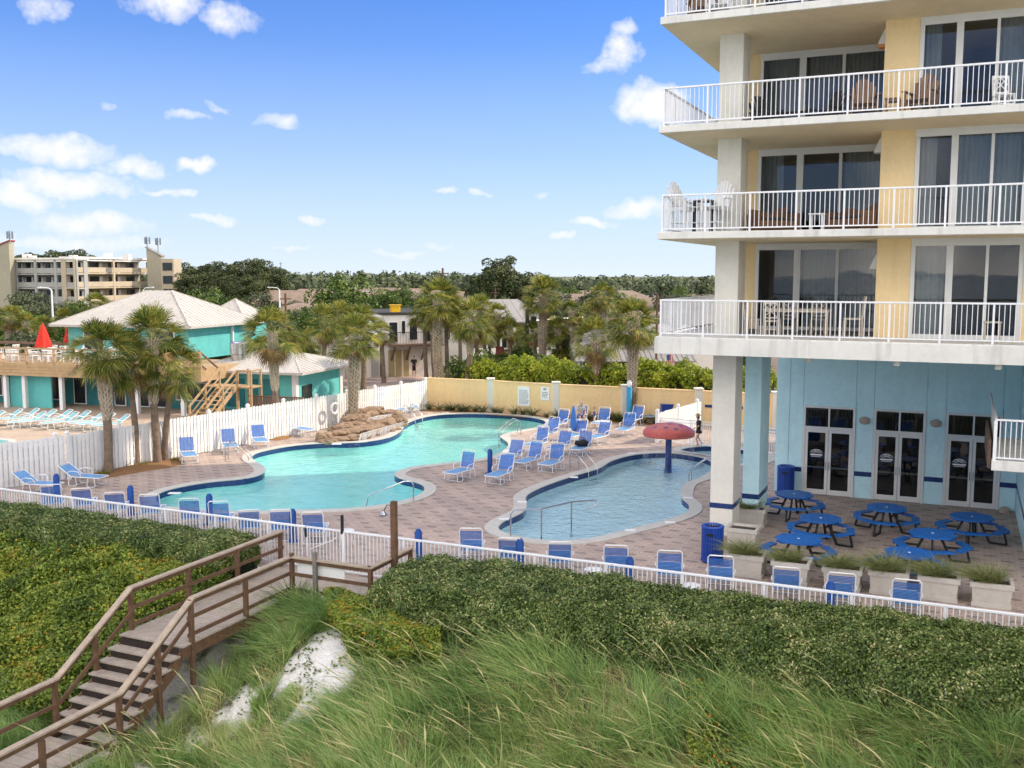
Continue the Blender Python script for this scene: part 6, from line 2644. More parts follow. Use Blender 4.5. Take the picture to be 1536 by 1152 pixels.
# plank siding on the roof deck edge, floor, railings
mb = MB()
for k in range(4):
    mb.box(-26, 0, -.02 - .004 * (k % 2), .10, 2.02 + k * .18, 2.19 + k * .18)
mb.box(-26, 0, .1, 6, 2.6, 2.75)
mb.box(-.1, 0, .1, 6, 2.02, 2.6)
dk = mb.build('roof_deck', wood_tan, rs)
mb = MB()
mb.box(-26, 0, -.06, .06, 3.62, 3.72)
mb.box(-26, 0, -.04, .04, 3.30, 3.36)
mb.box(-26, 0, -.04, .04, 2.85, 2.9)
for k in range(14):
    mb.box(-26 + k * 2 - .05, -26 + k * 2 + .05, -.05, .05, 2.75, 3.62)
for k in range(110):
    mb.box(-12 + k * .11 - .015, -12 + k * .11 + .015, -.015, .015, 2.9, 3.3) if k % 1 == 0 and k > 200 else None
mb.build('deck_railing', wood_tan, rs)
mb = MB()
mb.box(-26, -13.4, 5.2, 5.3, 3.5, 3.65)
mb.box(-26, -13.4, 5.2, 5.3, 2.75, 2.9)
for k in range(8):
    mb.box(-26 + k * 1.7, -25.9 + k * 1.7, 5.2, 5.3, 2.9, 3.5)
mb.build('deck_railing', wood_brown, rs)
mb = MB()
mb.box(-13.2, -4.2, 5.0, 12, 2.75, 4.88)
for k in range(10):
    mb.box(-4.2, -4.185, 5.0, 12, 2.95 + k * .19, 2.962 + k * .19)
mb.build('upper_wall', teal_m, rs)
mb = MB()
mb.box(-4.19, -4.05, 9.7, 9.85, 3.0, 4.86)
mb.build('downspout', white_paint, rs)
for a, b_ in ((-12, -10.4), (-9.4, -7.8), (-6.8, -5.2)):
    mb = MB()
    mb.bbox(a, b_, 4.93, 4.999, 3.2, 4.6, .01)
    f = mb.build('window', white_paint, rs)
    m2 = MB()
    m2.box(a + .08, b_ - .08, 4.92, 4.929, 3.28, 4.52)
    m2.build('pane', glass_far, f)


def hip_roof(x0, x1, y0, y1, ze, zr_, rid, mat, parent, name='roof', seams=.45, axis='x', th=.14):
    """hip roof with standing seams; rid = half length of the ridge along the axis"""
    cx, cy = (x0 + x1) / 2, (y0 + y1) / 2
    ra, rb = ((cx - rid, cy, zr_), (cx + rid, cy, zr_)) if axis == 'x' else ((cx, cy - rid, zr_), (cx, cy + rid, zr_))
    c = [(x0, y0, ze), (x1, y0, ze), (x1, y1, ze), (x0, y1, ze)]
    mb = MB()
    if axis == 'x':
        faces = [(c[0], c[1], rb, ra), (c[1], c[2], rb), (c[2], c[3], ra, rb), (c[3], c[0], ra)]
    else:
        faces = [(c[0], c[1], ra), (c[1], c[2], rb, ra), (c[2], c[3], rb), (c[3], c[0], ra, rb)]
    for f in faces:
        mb.quad(*f)
    mb.add([(p[0], p[1], p[2] - th) for p in c] + c, [(3, 2, 1, 0), (0, 1, 5, 4), (1, 2, 6, 5), (2, 3, 7, 6), (3, 0, 4, 7)])
    ro = mb.build(name, mat, parent)
    if seams:
        sm = MB()
        for f in faces:
            A, B_ = Vector(f[0]), Vector(f[1])
            L = (B_ - A).length
            top = [Vector(p) for p in f[2:]]
            n = int(L / seams)
            e = (B_ - A).normalized()
            for k in range(1, n):
                s = L * k / n
                p = A + e * s
                # climb until the hip or the ridge
                if len(top) == 2:
                    tb, ta = (top[0] - A).dot(e), (top[1] - A).dot(e)
                    g = min(1, s / ta if ta > 0 else 1, (L - s) / (L - tb) if L - tb > 0 else 1)
                    mid_ = top[1] + (top[0] - top[1]) * .5
                else:
                    ta = (top[0] - A).dot(e)
                    g = min(s / ta, (L - s) / (L - ta), 1)
                    mid_ = top[0]
                perp = (mid_ - A) - e * (mid_ - A).dot(e)
                q = p + perp * g
                sm.bar(p[:], q[:], .04, .05, (0, 0, 1))
        for f in faces:
            if len(f) == 3:
                sm.bar(f[0], f[2], .14, .06)
                sm.bar(f[1], f[2], .14, .06)
        sm.build('seams', mat, ro)
    return ro


hip_roof(-14.0, -3.5, 4.2, 12.8, 4.88, 7.0, 1.0, roof_metal, rs)
mb = MB()
mb.box(-8.8, -5.6, 13.6, 16.6, 2.75, 4.9)
mb.build('side_wing', teal_m, rs)
hip_roof(-9.2, -5.2, 13.2, 17.0, 4.9, 6.3, .05, roof_metal, rs, seams=.5)
# shop wing with vent hood
mb = MB()
mb.box(-2.0, 4.0, 3.5, 9.4, 0, 2.3)
sw_ = mb.build('shop_wall', teal_m, rs)
for a, b_ in ((-.6, .6), (1.1, 1.5), (1.7, 2.9)):
    m2 = MB()
    m2.box(a, b_, 3.44, 3.499, .2, 1.9)
    m2.build('shutter', teal_dark, sw_)
m2 = MB()
m2.box(4.001, 4.05, 4.2, 5.4, .3, 1.5)
m2.build('window', glass_far, sw_)
for q_ in ((3.8, 4.08, 3.4, 3.7, 0, 2.3), (4.0, 4.07, 9.1, 9.44, 0, 2.3)):
    m2 = MB()
    m2.box(*q_)
    m2.build('corner_trim', white_paint, sw_)
hip_roof(-2.8, 4.9, 2.6, 10.2, 2.42, 3.35, 1.2, roof_metal, rs, seams=.5)
mb = MB()
mb.lathe([(.50, 2.7), (.50, 3.2), (.60, 3.25), (.60, 3.9), (.52, 3.98), (.2, 4.02)], 20, (-.55, 4.9, 0))
mb.build('vent_hood', steel, rs, True)
# outside stairs
mb = MB()
for i in range(9):
    z = .19 * (i + 1)
    y = -2.4 + .30 * i
    mb.box(.95, 2.0, y, y + .29, z - .04, z)
stt = mb.build('stairs', wood_tan, rs)
for x in (.93, 2.02):
    m2 = MB()
    m2.bar((x, -2.5, .10), (x, .35, 1.75), .05, .25)
    m2.bar((x, -2.6, .95), (x, .35, 2.70), .09, .09)
    m2.bar((x, -2.5, .5), (x, .35, 2.25), .05, .08)
    m2.bar((x, -2.5, 0), (x, -2.5, .98), .09, .09)
    m2.bar((x, -1.0, 0), (x, -1.0, 1.9), .09, .09)
    m2.bar((x, .4, 0), (x, .4, 2.7), .09, .09)
    m2.build('stair_rail', wood_tan, stt)
m2 = MB()
m2.box(.0, 2.1, .4, 1.6, 1.70, 1.78)
for x, y in ((2.05, 1.55), (2.05, .45), (2.9, .45), (2.9, 1.5)):
    m2.box(x - .05, x + .05, y - .05, y + .05, 0, 2.7)
m2.box(2.0, 2.95, .4, 1.6, 1.70, 1.78)
m2.bar((2.05, .45, 2.68), (2.9, .45, 2.68), .09, .09)
m2.bar((2.9, .45, 2.68), (2.9, 1.5, 2.68), .09, .09)
m2.build('landing', wood_tan, stt)
m2 = MB()
for i in range(5):
    m2.box(-.24 * i - .24 + .0, -.24 * i, .45, 1.55, 1.78 + .19 * i, 1.82 + .19 * i)
m2.bar((.05, .42, 2.7), (-1.2, .42, 3.65), .08, .10)
m2.bar((.05, 1.58, 2.7), (-1.2, 1.58, 3.65), .08, .10)
m2.build('upper_flight', wood_brown, stt)
mb = MB()
mb.box(-1.2, 0, .05, .15, 2.75, 3.62)
mb.build('deck_hut', wood_tan, rs)
mb = MB()
for k in range(30):
    mb.box(2.4 + k * .11, 2.46 + k * .11, 1.2, 1.23, .1, 1.15)
mb.box(2.3, 5.7, 1.17, 1.26, 1.15, 1.22)
mb.build('deck_fence', wood_brown, rs)

# white chairs, tables and the red umbrellas on the roof deck
wc = thing('patio_chair', '', 'chair')
mb = MB()
mb.bbox(-.24, .24, -.24, .24, .40, .44, .01)
mb.build('seat', poly_white, wc)
mb = MB()
for k in range(5):
    mb.bar((-.2 + k * .1, -.22, .44), (-.22 + k * .11, -.32, .92), .05, .02, (0, 1, 0))
mb.bar((-.25, -.32, .92), (.25, -.32, .92), .03, .06)
mb.build('backrest', poly_white, wc)
for sx in (-1, 1):
    for sy in (-1, 1):
        m2 = MB()
        m2.bar((sx * .22, sy * .22, .4), (sx * .25, sy * .25, 0), .05, .05)
        m2.build('leg', poly_white, wc)
    m2 = MB()
    m2.bar((sx * .27, -.28, .66), (sx * .27, .22, .64), .05, .03)
    m2.bar((sx * .26, .22, .64), (sx * .25, .23, .3), .04, .03)
    m2.build('armrest', poly_white, wc)
wcs = Series(wc)
rr = random.Random(4)
k = 0
for lx in (-20.5, -19.2, -17.6, -16.4, -15.2, -13.7, -12.4, -11.2, -10.2, -9.0, -7.9, -6.9):
    for ly in (.9, 2.3):
        p = rl(lx + rr.uniform(-.2, .2), ly + rr.uniform(-.2, .2), 2.752)
        wcs.put(p, rr.uniform(0, 6.3), 'white plastic armchair on the wooden roof deck of the teal restaurant', 'white armchairs on the roof deck')
tb = Series(round_table())
for k, lx in enumerate((-19.8, -17.0, -14.4, -11.8, -9.6, -7.4)):
    tb.put(rl(lx, 1.6, 2.752), 0, 'round white table on the wooden roof deck, %s from the left' % ORD[k], 'white tables on the roof deck', (1.6, 1.6, 1.55))


def closed_umbrella(p, h, label, hw=.28):
    t = thing('patio_umbrella', label, 'umbrella', p)
    mb = MB()
    mb.tube([(0, 0, 0), (0, 0, h)], .03, 8)
    mb.build('pole', wood_pale, t)
    mb = MB()
    vs, fs = [], []
    n = 16
    prof = [(hw * 1.0, h * .36), (hw * .95, h * .42), (hw * .72, h * .62), (hw * .4, h * .85), (.03, h)]
    for i, (r, z) in enumerate(prof):
        for q in range(n):
            a = 2 * pi * q / n
            k_ = r * (1 + .25 * (q % 2) * (1 - i / 5))
            vs.append((k_ * cos(a), k_ * sin(a), z))
    for i in range(4):
        for q in range(n):
            fs.append((i * n + q, i * n + (q + 1) % n, (i + 1) * n + (q + 1) % n, (i + 1) * n + q))
    mb.add(vs, fs)
    mb.build('canopy', red_fabric, t)
    return t


closed_umbrella(atd(66, 529, 62)[:2] + (2.75,), 2.3, 'folded red umbrella on the roof deck of the teal restaurant', .42)
closed_umbrella(atd(105, 520, 66)[:2] + (2.75,), 2.2, 'second folded red umbrella half hidden by the palm crown', .34)

# ---------------------------------------------------------------- motel in the distance
def loc_frame(x, y, dx, dy):
    l = sqrt(dx * dx + dy * dy)
    return (x, y, 0), atan2(dy, dx), l


A_, B_, C_ = atd(-4, 440, 196), atd(115, 440, 190), atd(224, 440, 212)
mo = thing('motel', 'four-storey pale motel with open balcony walkways and slanted end towers', 'building', (0, 0, 0))


def motel_wing(P0, P1, z0, z1, bays, wallm, fl, lit):
    dx, dy = P1[0] - P0[0], P1[1] - P0[1]
    L = sqrt(dx * dx + dy * dy)
    m_ = Matrix.Translation((P0[0], P0[1], 0)) @ Matrix.Rotation(atan2(dy, dx), 4, 'Z')

    def put(mb, name, mat, parent=mo):
        return mb.xform(m_).build(name, mat, parent)
    mb = MB()
    mb.box(0, L, 2.2, 3.2, z0, z1)
    w_ = put(mb, 'wall', wallm)
    mb = MB()
    mb.box(-.2, L + .2, -.3, 3.4, z1, z1 + .35)
    mb.box(0, L, 0, .25, z1 - .45, z1)
    put(mb, 'roof', house_white)
    fh = (z1 - z0) / fl
    for f in range(fl):
        z = z0 + f * fh
        mb = MB()
        mb.box(0, L, 0, 2.2, z - .22, z)
        put(mb, 'walkway', wallm)
        mb = MB()
        mb.box(.2, L - .2, .02, .12, z + .1, z + 1.08)
        put(mb, 'parapet', motel_beige if lit else motel_grey_shade)
        n = bays * 2
        for k in range(n):
            x = L * (k + .5) / n
            mb = MB()
            mb.box(x - L / n * .30, x + L / n * .18, 2.14, 2.199, z + .05, z + 2.1)
            wi = put(mb, 'window', glass_far, w_)
            mb = MB()
            mb.box(x + L / n * .22, x + L / n * .36, 2.15, 2.199, z + .02, z + 2.1)
            put(mb, 'door', house_white, w_)
    for k in range(bays + 1):
        x = L * k / bays
        mb = MB()
        mb.box(x - .28, x + .28, -.05, .35, z0, z1)
        put(mb, 'pier', wallm)


motel_wing(A_, B_, .2, 11.0, 4, motel_grey_shade, 4, False)
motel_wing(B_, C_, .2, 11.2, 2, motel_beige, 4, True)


def tower(px0, px1, d, ztop_l, ztop_r, roofm, label_open):
    a, b_ = atd(px0, 440, d), atd(px1, 440, d)
    mb = MB()
    x0, x1 = a[0], b_[0]
    mb.add([(x0, d, 0), (x1, d, 0), (x1, d, ztop_r), (x0, d, ztop_l), (x0, d + 2, 0), (x1, d + 2, 0), (x1, d + 2, ztop_r), (x0, d + 2, ztop_l)],
           [(0, 1, 2, 3), (7, 6, 5, 4), (0, 3, 7, 4), (1, 5, 6, 2)])
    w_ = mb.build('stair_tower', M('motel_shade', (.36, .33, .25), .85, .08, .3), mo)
    mb = MB()
    mb.add([(x0 - .2, d - .2, ztop_l + .05), (x1 + .2, d - .2, ztop_r + .05), (x1 + .2, d + 2.2, ztop_r + .05), (x0 - .2, d + 2.2, ztop_l + .05)] + [(x0 - .2, d - .2, ztop_l + .3), (x1 + .2, d - .2, ztop_r + .3), (x1 + .2, d + 2.2, ztop_r + .3), (x0 - .2, d + 2.2, ztop_l + .3)],
           [(3, 2, 1, 0), (4, 5, 6, 7), (0, 1, 5, 4), (1, 2, 6, 5), (2, 3, 7, 6), (3, 0, 4, 7)])
    mb.build('roof', roofm, w_)
    return x0, x1


x0, x1 = tower(222, 243, 208, 13.6, 11.8, roof_grey, True)
mb = MB()
mb.box(x1, x1 + 2.6, 208, 213, 0, 11.4)
tw = mb.build('stair_tower', motel_beige, mo)
for f in range(4):
    mb = MB()
    mb.box(x1 + .35, x1 + 2.3, 207.9, 207.99, .9 + f * 2.7, 2.5 + f * 2.7)
    mb.build('opening', glass_far, tw)
tower(-30, 17, 192, 12.0, 14.4, M('roof_red', (.30, .045, .03), .7, .1, .4), False)
for k, (px, d, zb_, zt_) in enumerate(((17, 192, 14, 16.5), (222, 208, 13, 16), (238, 208, 12, 15.8))):
    x, y, _ = atd(px, 400, d)
    mb = MB()
    mb.tube([(x, y, zb_), (x, y, zt_)], .12, 6)
    for q in range(3):
        a = q * 2.1
        mb.box(x + .5 * cos(a) - .14, x + .5 * cos(a) + .14, y + .5 * sin(a) - .1, y + .5 * sin(a) + .1, zt_ - 1.6, zt_ - .2)
    mb.bar((x - .5, y, zt_ - .9), (x + .5, y, zt_ - .9), .06, .06)
    mb.build('antenna', steel_dark, mo)
for px, zt_ in ((40, 12.2), (48, 11.9), (110, 12.0), (162, 12.3), (190, 12.1)):
    x, y, _ = atd(px, 400, 200)
    mb = MB()
    mb.box(x - .6, x + .6, y - .5, y + 1.0, 11.0, zt_)
    mb.build('roof_unit', house_white, mo)

# ---------------------------------------------------------------- white house with balcony, garage
wh = thing('white_house', 'white flat-roofed two-storey house with brown balcony brackets', 'building')
d = 80.0
X0, X1 = atd(572, 500, d)[0], atd(702, 500, d)[0]
mb = MB()
mb.box(X0, X1, d, d + 9, 0, 4.9)
wl_ = mb.build('wall', house_white, wh)
mb = MB()
mb.box(X0 - .1, X1 + .1, d - .1, d + 9.1, 4.9, 5.08)
mb.build('roof', M('roof_black', (.04, .038, .036), .8, .2, 2), wh)
for px0, px1, z0, z1 in ((583, 595, 2.75, 4.3), (602, 607, 3.4, 4.4), (614, 625, 2.9, 4.4), (640, 652, 2.75, 4.3), (668, 676, 2.9, 4.2), (684, 694, 2.9, 4.2)):
    a, b_ = atd(px0, 500, d)[0], atd(px1, 500, d)[0]
    mb = MB()
    mb.box(a - .06, b_ + .06, d - .04, d - .001, z0 - .06, z1 + .06)
    f = mb.build('window', white_paint, wl_)
    m2 = MB()
    m2.box(a, b_, d - .05, d - .041, z0, z1)
    m2.build('pane', glass_far, f)
for px0, px1 in ((581, 590), (592, 601), (604, 612)):
    a, b_ = atd(px0, 500, d)[0], atd(px1, 500, d)[0]
    mb = MB()
    mb.box(a, b_, d - .05, d - .001, 0, 2.1)
    mb.build('door', M('door_ochre', (.42, .33, .16), .7, .15, 2), wl_)
a, b_ = atd(580, 500, d)[0], atd(660, 500, d)[0]
mb = MB()
mb.box(a, b_, d - 1.4, d, 2.45, 2.6)
bl = mb.build('balcony', wood_brown, wh)
mb = MB()
for k in range(36):
    x = a + (b_ - a) * k / 35
    mb.box(x - .012, x + .012, d - 1.39, d - 1.366, 2.6, 3.55)
mb.box(a, b_, d - 1.4, d - 1.35, 3.55, 3.6)
mb.build('balcony_railing', black_metal, bl)
for k in range(4):
    x = a + .3 + (b_ - a - .6) * k / 3
    mb = MB()
    mb.bar((x, d, 1.3), (x, d - 1.3, 2.42), .12, .12)
    mb.build('bracket', wood_brown, bl)
x = atd(600, 470, d + 1)[0]
mb = MB()
mb.box(x - .35, x + .35, d + 1, d + 1.7, 5.08, 5.6)
mb.box(x - .45, x + .45, d + .95, d + 1.75, 5.6, 5.66)
mb.build('roof_box', yellow_sign, wh)
gx0, gx1 = atd(484, 500, 78)[0], atd(571, 500, 78)[0]
gr = thing('garage', 'low white garage building left of the balcony house', 'building')
mb = MB()
mb.box(gx0, gx1 - .06, 78, 85, 0, 2.9)
mb.box(gx0 - .1, gx1 - .06, 77.9, 85.1, 2.9, 3.05)
g_ = mb.build('wall', house_white, gr)
for px0, px1 in ((492, 508), (516, 530), (556, 568)):
    a, b_ = atd(px0, 500, 78)[0], atd(px1, 500, 78)[0]
    mb = MB()
    mb.box(a, b_, 77.94, 77.999, 0, 2.1)
    mb.build('door', M('door_grey', (.42, .40, .38), .6, .08, 2), g_)
# metal-roofed house
mh = thing('porch_house', 'pale house with grey metal roof and white porch columns', 'building')
d = 98.0
X0, X1 = atd(700, 500, d)[0], atd(806, 500, d)[0]
mb = MB()
mb.box(X0, X1, d, d + 8, 0, 3.6)
w_ = mb.build('wall', motel_beige, mh)
hip_roof(X0 - .8, X1 + .6, d - 2.4, d + 9, 3.6, 5.6, 2.4, roof_grey, mh, seams=.8)
for k in range(6):
    x = X0 + (X1 - X0) * k / 5
    mb = MB()
    mb.box(x - .14, x + .14, d - 2.2, d - 1.92, 0, 3.45)
    mb.build('porch_column', white_paint, mh)
    if k < 5:
        m2 = MB()
        m2.box(x + .4, x + 1.1, d - .05, d - .001, .6, 3.1)
        m2.build('window', glass_far, w_)
mb = MB()
mb.box(X0 - 2, X1 + .3, d - 4.6, d - 4.5, 0, 1.25)
mb.build('screen_wall', house_white, mh)
mb = MB()
mb.box(X0, X1, d - 2.25, d - 2.15, .95, 1.0)
mb.build('porch_rail', white_paint, mh)
# grey restaurant with porch and small deck
gh = thing('grey_restaurant', 'low grey restaurant with metal porch roof beyond the yellow wall', 'building')
d = 70.0
X0, X1 = atd(865, 500, d)[0], atd(1030, 500, d)[0]
mb = MB()
mb.box(X0, X1, d, d + 8, 0, 2.9)
w_ = mb.build('wall', house_grey, gh)
mb = MB()
mb.panel([(X0 - .3, d - 2.4, 2.15), (X1 + .3, d - 2.4, 2.15), (X1 + .3, d - .01, 2.75), (X0 - .3, d - .01, 2.75)], (0, 0, .06))
for k in range(24):
    x = X0 - .2 + (X1 - X0 + .4) * k / 23
    mb.bar((x, d - 2.38, 2.235), (x, d - .03, 2.825), .05, .05)
mb.build('porch_roof', roof_grey, gh)
hip_roof(X0 - .3, X1 + .3, d + .1, d + 8.3, 2.95, 4.4, 3.0, roof_grey, gh, seams=.7)
for k in range(5):
    a = X0 + .4 + (X1 - X0 - .8) * k / 5
    mb = MB()
    mb.box(a, a + 1.0, d - .05, d - .001, .8, 2.0)
    f = mb.build('window', white_paint, w_)
    m2 = MB()
    m2.box(a + .07, a + .93, d - .06, d - .051, .87, 1.93)
    m2.build('pane', glass_far, f)
for k in range(7):
    x = X0 + (X1 - X0) * k / 6
    mb = MB()
    mb.box(x - .07, x + .07, d - 2.3, d - 2.16, 0, 2.15)
    mb.build('porch_column', white_paint, gh)
mb = MB()
a, b_ = atd(985, 560, 66)[0], atd(1050, 560, 66)[0]
mb.box(a, b_, 65.2, 67.4, .75, .9)
mb.box(a, b_, 65.2, 65.26, 1.65, 1.72)
for k in range(12):
    x = a + (b_ - a) * k / 11
    mb.box(x - .03, x + .03, 65.2, 65.26, 0, 1.65)
mb.build('side_deck', wood_tan, gh)
gu = thing('white_wall', 'plain white gable end beside the tower column', 'building')
mb = MB()
a, b_ = atd(1033, 530, 72)[0], atd(1075, 530, 72)[0]
mb.box(a, b_, 72, 80, 0, 3.4)
mb.add([(a, 71.99, 3.4), (b_, 71.99, 3.4), ((a + b_) / 2, 71.99, 4.1), (a, 80, 3.4), (b_, 80, 3.4), ((a + b_) / 2, 80, 4.1)], [(0, 1, 2), (3, 5, 4), (0, 2, 5, 3), (1, 4, 5, 2)])
mb.build('wall', house_white, gu)
bh = thing('pink_house', 'pinkish house front seen between the columns', 'building')
mb = MB()
a, b_ = atd(1120, 530, 78)[0], atd(1185, 530, 78)[0]
mb.box(a, b_, 78, 86, 0, 5.2)
mb.build('wall', M('pink_wall', (.55, .42, .38), .85, .06, .6), bh)
hip_roof(a - .5, b_ + .5, 77.5, 86.5, 5.2, 6.6, 1, roof_brown, bh, seams=0)

def turn(t, px, py, a):
    """turn a house about a point, angled so the sun strikes its front"""
    m_ = Matrix.Translation((px, py, 0)) @ Matrix.Rotation(a, 4, 'Z') @ Matrix.Translation((-px, -py, 0))
    t.matrix_world = m_ @ t.matrix_world


turn(wh, (X0 + X1) / 2 if False else -7.0, 80, R(20))
turn(gr, -12.5, 78, R(20))
turn(mh, 0.0, 98, R(14))
# brown roofs far off
rr = random.Random(12)
brn = []
for i, (px, d, hw, zr_, ze) in enumerate(((385, 215, 9, 5.2, 3.0), (440, 190, 10, 5.2, 2.8), (500, 240, 12, 4.8, 2.8), (560, 230, 13, 5.2, 3.0), (615, 250, 12, 4.8, 2.8), (665, 215, 9, 4.6, 2.8), (845, 210, 10, 4.2, 2.6), (905, 240, 11, 4.4, 2.7), (960, 200, 9, 4.0, 2.5), (1010, 170, 8, 4.2, 2.5), (1055, 190, 9, 4.4, 2.6), (1030, 120, 6, 3.8, 2.4), (960, 125, 6, 3.6, 2.3), (455, 140, 5, 4.2, 2.7))):
    x, y, _ = atd(px, 440, d)
    t = thing('house', 'brown-roofed house in the distance, %s counted from the left of the roofline' % ORD[sorted([385, 440, 500, 560, 615, 665, 845, 905, 960.5, 1010, 1055, 1030, 960, 455]).index(px)] if px != 960 or d != 200 else 'wide brown-roofed house behind the palm with leafy trunk', 'building', (x, y, 0), rr.uniform(-.35, .2), 'distant brown-roofed houses')
    mb = MB()
    mb.box(-hw + .5, hw - .5, -4.5, 4.5, 0, ze)
    w_ = mb.build('wall', motel_beige if i % 3 else house_white, t)
    for k in range(5):
        x_ = -hw + 1.2 + (2 * hw - 2.8) * k / 4
        m2 = MB()
        m2.box(x_ - .5, x_ + .5, -4.56, -4.501, 1.0, ze - .5)
        m2.build('window', glass_far, w_)
    hip_roof(-hw, hw, -5, 5, ze, zr_, hw - 4, roof_brown, t, seams=0)

# ---------------------------------------------------------------- street furniture beyond the wall
def street_lamp(px, py_top, d, arm, label, m=white_paint):
    x, y, z = atd(px, py_top, d)
    t = thing('street_lamp', label, 'street lamp', (x, y, 0))
    mb = MB()
    mb.tube([(0, 0, 0), (0, 0, z * .6), (0, 0, z - .3)], [.13, .11, .09], 8)
    mb.build('pole', m, t)
    mb = MB()
    mb.tube([(0, 0, z - .35), (arm * .25, 0, z - .08), (arm, 0, z)], .06, 6)
    mb.build('arm', m, t)
    mb = MB()
    mb.bbox(min(arm, arm * 1.35), max(arm, arm * 1.35), -.14, .14, z - .08, z + .06, .03)
    mb.build('lamp_head', m, t)


street_lamp(77, 431, 120, -1.2, 'white street lamp with arm to the left in front of the motel')
street_lamp(215, 431, 130, 1.0, 'white street lamp with arm to the right above the metal roof')
street_lamp(419, 431, 140, -1.2, 'pale street lamp above the single curved palm')
street_lamp(536, 437, 150, 1.4, 'pale street lamp in front of the far roofs')
x, y, z = atd(791, 463, 80)
t = thing('traffic_mast', 'black mast with a long grey horizontal signal arm', 'mast', (x, y, 0))
mb = MB()
mb.tube([(0, 0, 0), (0, 0, z)], [.20, .16], 10)
mb.build('pole', black_metal, t)
e = atd(886, 475, 84)
mb = MB()
mb.tube([(.1, 0, z - 1.0), (e[0] - x, e[1] - y, e[2])], [.10, .06], 8)
mb.build('arm', steel_dark, t)
mb = MB()
mb.bbox(.3, .75, -.2, .2, z - 1.5, z - .6, .03)
mb.build('signal_head', black_metal, t)
x, y, z = atd(986, 436, 68)
t = thing('street_lamp', 'dark brown street lamp with bell-shaped head beside the lowest balcony', 'street lamp', (x, y, 0))
mb = MB()
mb.tube([(0, 0, 0), (0, 0, z - .2)], .075, 8)
mb.build('pole', wood_dark, t)
mb = MB()
mb.tube([(0, 0, z - .3), (-.15, 0, z - .1), (-.3, 0, z - .15)], .03, 6)
mb.build('arm', black_metal, t)
mb = MB()
mb.lathe([(.25, -.45), (.22, -.38), (.10, -.25), (.05, -.05)], 12, (-.35, 0, z))
mb.build('lamp_head', black_metal, t, True)
for px, pt_, d, s_l, r_ in ((664, 402, 95, 'dark utility pole rising above the tall wall palm', .14), (428, 440, 90, 'black pole above the curved palm, in front of far roofs', .14), (421, 393, 320, 'thin radio mast left of the far treeline', .2), (473, 409, 320, 'short thin mast on the far treeline', .18), (743, 432, 110, 'grey utility pole right of the tall far tree', .1)):
    x, y, z = atd(px, pt_, d)
    t = thing('utility_pole', s_l, 'pole', (x, y, 0))
    mb = MB()
    mb.tube([(0, 0, 0), (0, 0, z)], [r_, r_ * .7], 8)
    mb.build('pole', wood_dark if d < 300 else steel_dark, t)
    mb = MB()
    mb.bar((-.5, 0, z - .5), (.5, 0, z - .5), .1, .1)
    mb.build('crossarm', wood_dark if d < 300 else steel_dark, t)
x, y, z = atd(829, 543, 64)
t = thing('road_sign', 'yellow diamond road sign above the green hedge', 'sign', (x, y, 0))
mb = MB()
mb.tube([(0, .03, 0), (0, .03, z + .3)], .035, 6)
mb.build('pole', steel_dark, t)
mb = MB()
mb.panel([(0, 0, z - .5), (.38, 0, z), (0, 0, z + .5), (-.38, 0, z)], (0, .02, 0))
bo = mb.build('board', yellow_sign, t)
mb = MB()
mb.panel([(-.05, -.004, z - .2), (.05, -.004, z - .2), (.05, -.004, z + .08), (.12, -.004, z + .08), (0, -.004, z + .25), (-.12, -.004, z + .08), (-.05, -.004, z + .08)], (0, .003, 0))
mb.build('arrow', ink, bo)
x, y, z = atd(750, 525, 76)
t = thing('road_sign', 'small brown-red sign on a dark post left of the black mast', 'sign', (x, y, 0))
mb = MB()
mb.tube([(0, .03, 0), (0, .03, z)], .05, 6)
mb.build('pole', wood_dark, t)
mb = MB()
mb.bbox(-.32, .32, -.02, .02, z - .35, z + .28, .01)
mb.build('board', M('sign_red', (.24, .06, .04), .6, .2, 4), t)
x, y, z = atd(763, 540, 80)
t = thing('entrance_sign', 'grey arched entrance sign behind the bright hedge', 'sign', (x, y, 0))
mb = MB()
pts = [(1.2 * cos(R(a)), 0, 1.35 + .75 * sin(R(a))) for a in range(0, 181, 15)]
mb.panel([(1.2, 0, 0)] + pts + [(-1.2, 0, 0)], (0, .2, 0))
mb.build('board', house_grey, t)
mb = MB()
mb.tube([(1.25 * cos(R(a)), -.02, 1.35 + .8 * sin(R(a))) for a in range(0, 181, 15)], .07, 6)
mb.build('frame', stucco_white, t)
x, y, z = atd(999, 532, 65)
t = thing('flag', 'small red and white striped flag by the grey restaurant deck', 'flag', (x, y, 0))
mb = MB()
mb.tube([(0, 0, 0), (0, 0, z + .15)], .02, 6)
mb.build('pole', rail_white, t)
for k in range(7):
    mb = MB()
    mb.panel([(.05 + k * .055, .02 * sin(k), z - .9), (.10 + k * .055, .02 * sin(k + 1), z - .92), (.10 + k * .055, .02 * sin(k + 1), z), (.05 + k * .055, .02 * sin(k), z + .02)], (0, .006, 0))
    mb.build('stripe', red_fabric if k % 2 == 0 else poly_white, t)
mb = MB()
mb.panel([(.05, -.012, z - .35), (.28, -.012, z - .36), (.28, -.012, z), (.05, -.012, z + .01)], (0, .004, 0))
mb.build('canton', cloth_blue, t)
hedge('hedge', 'bright yellow-green shrub hedge behind the yellow boundary wall', -20.5, -1.5, 26.7, 30.2, 2.5, 0, 60000, .17, .10, hedge_bright, 71, .3, core=(.02, .04, .008))

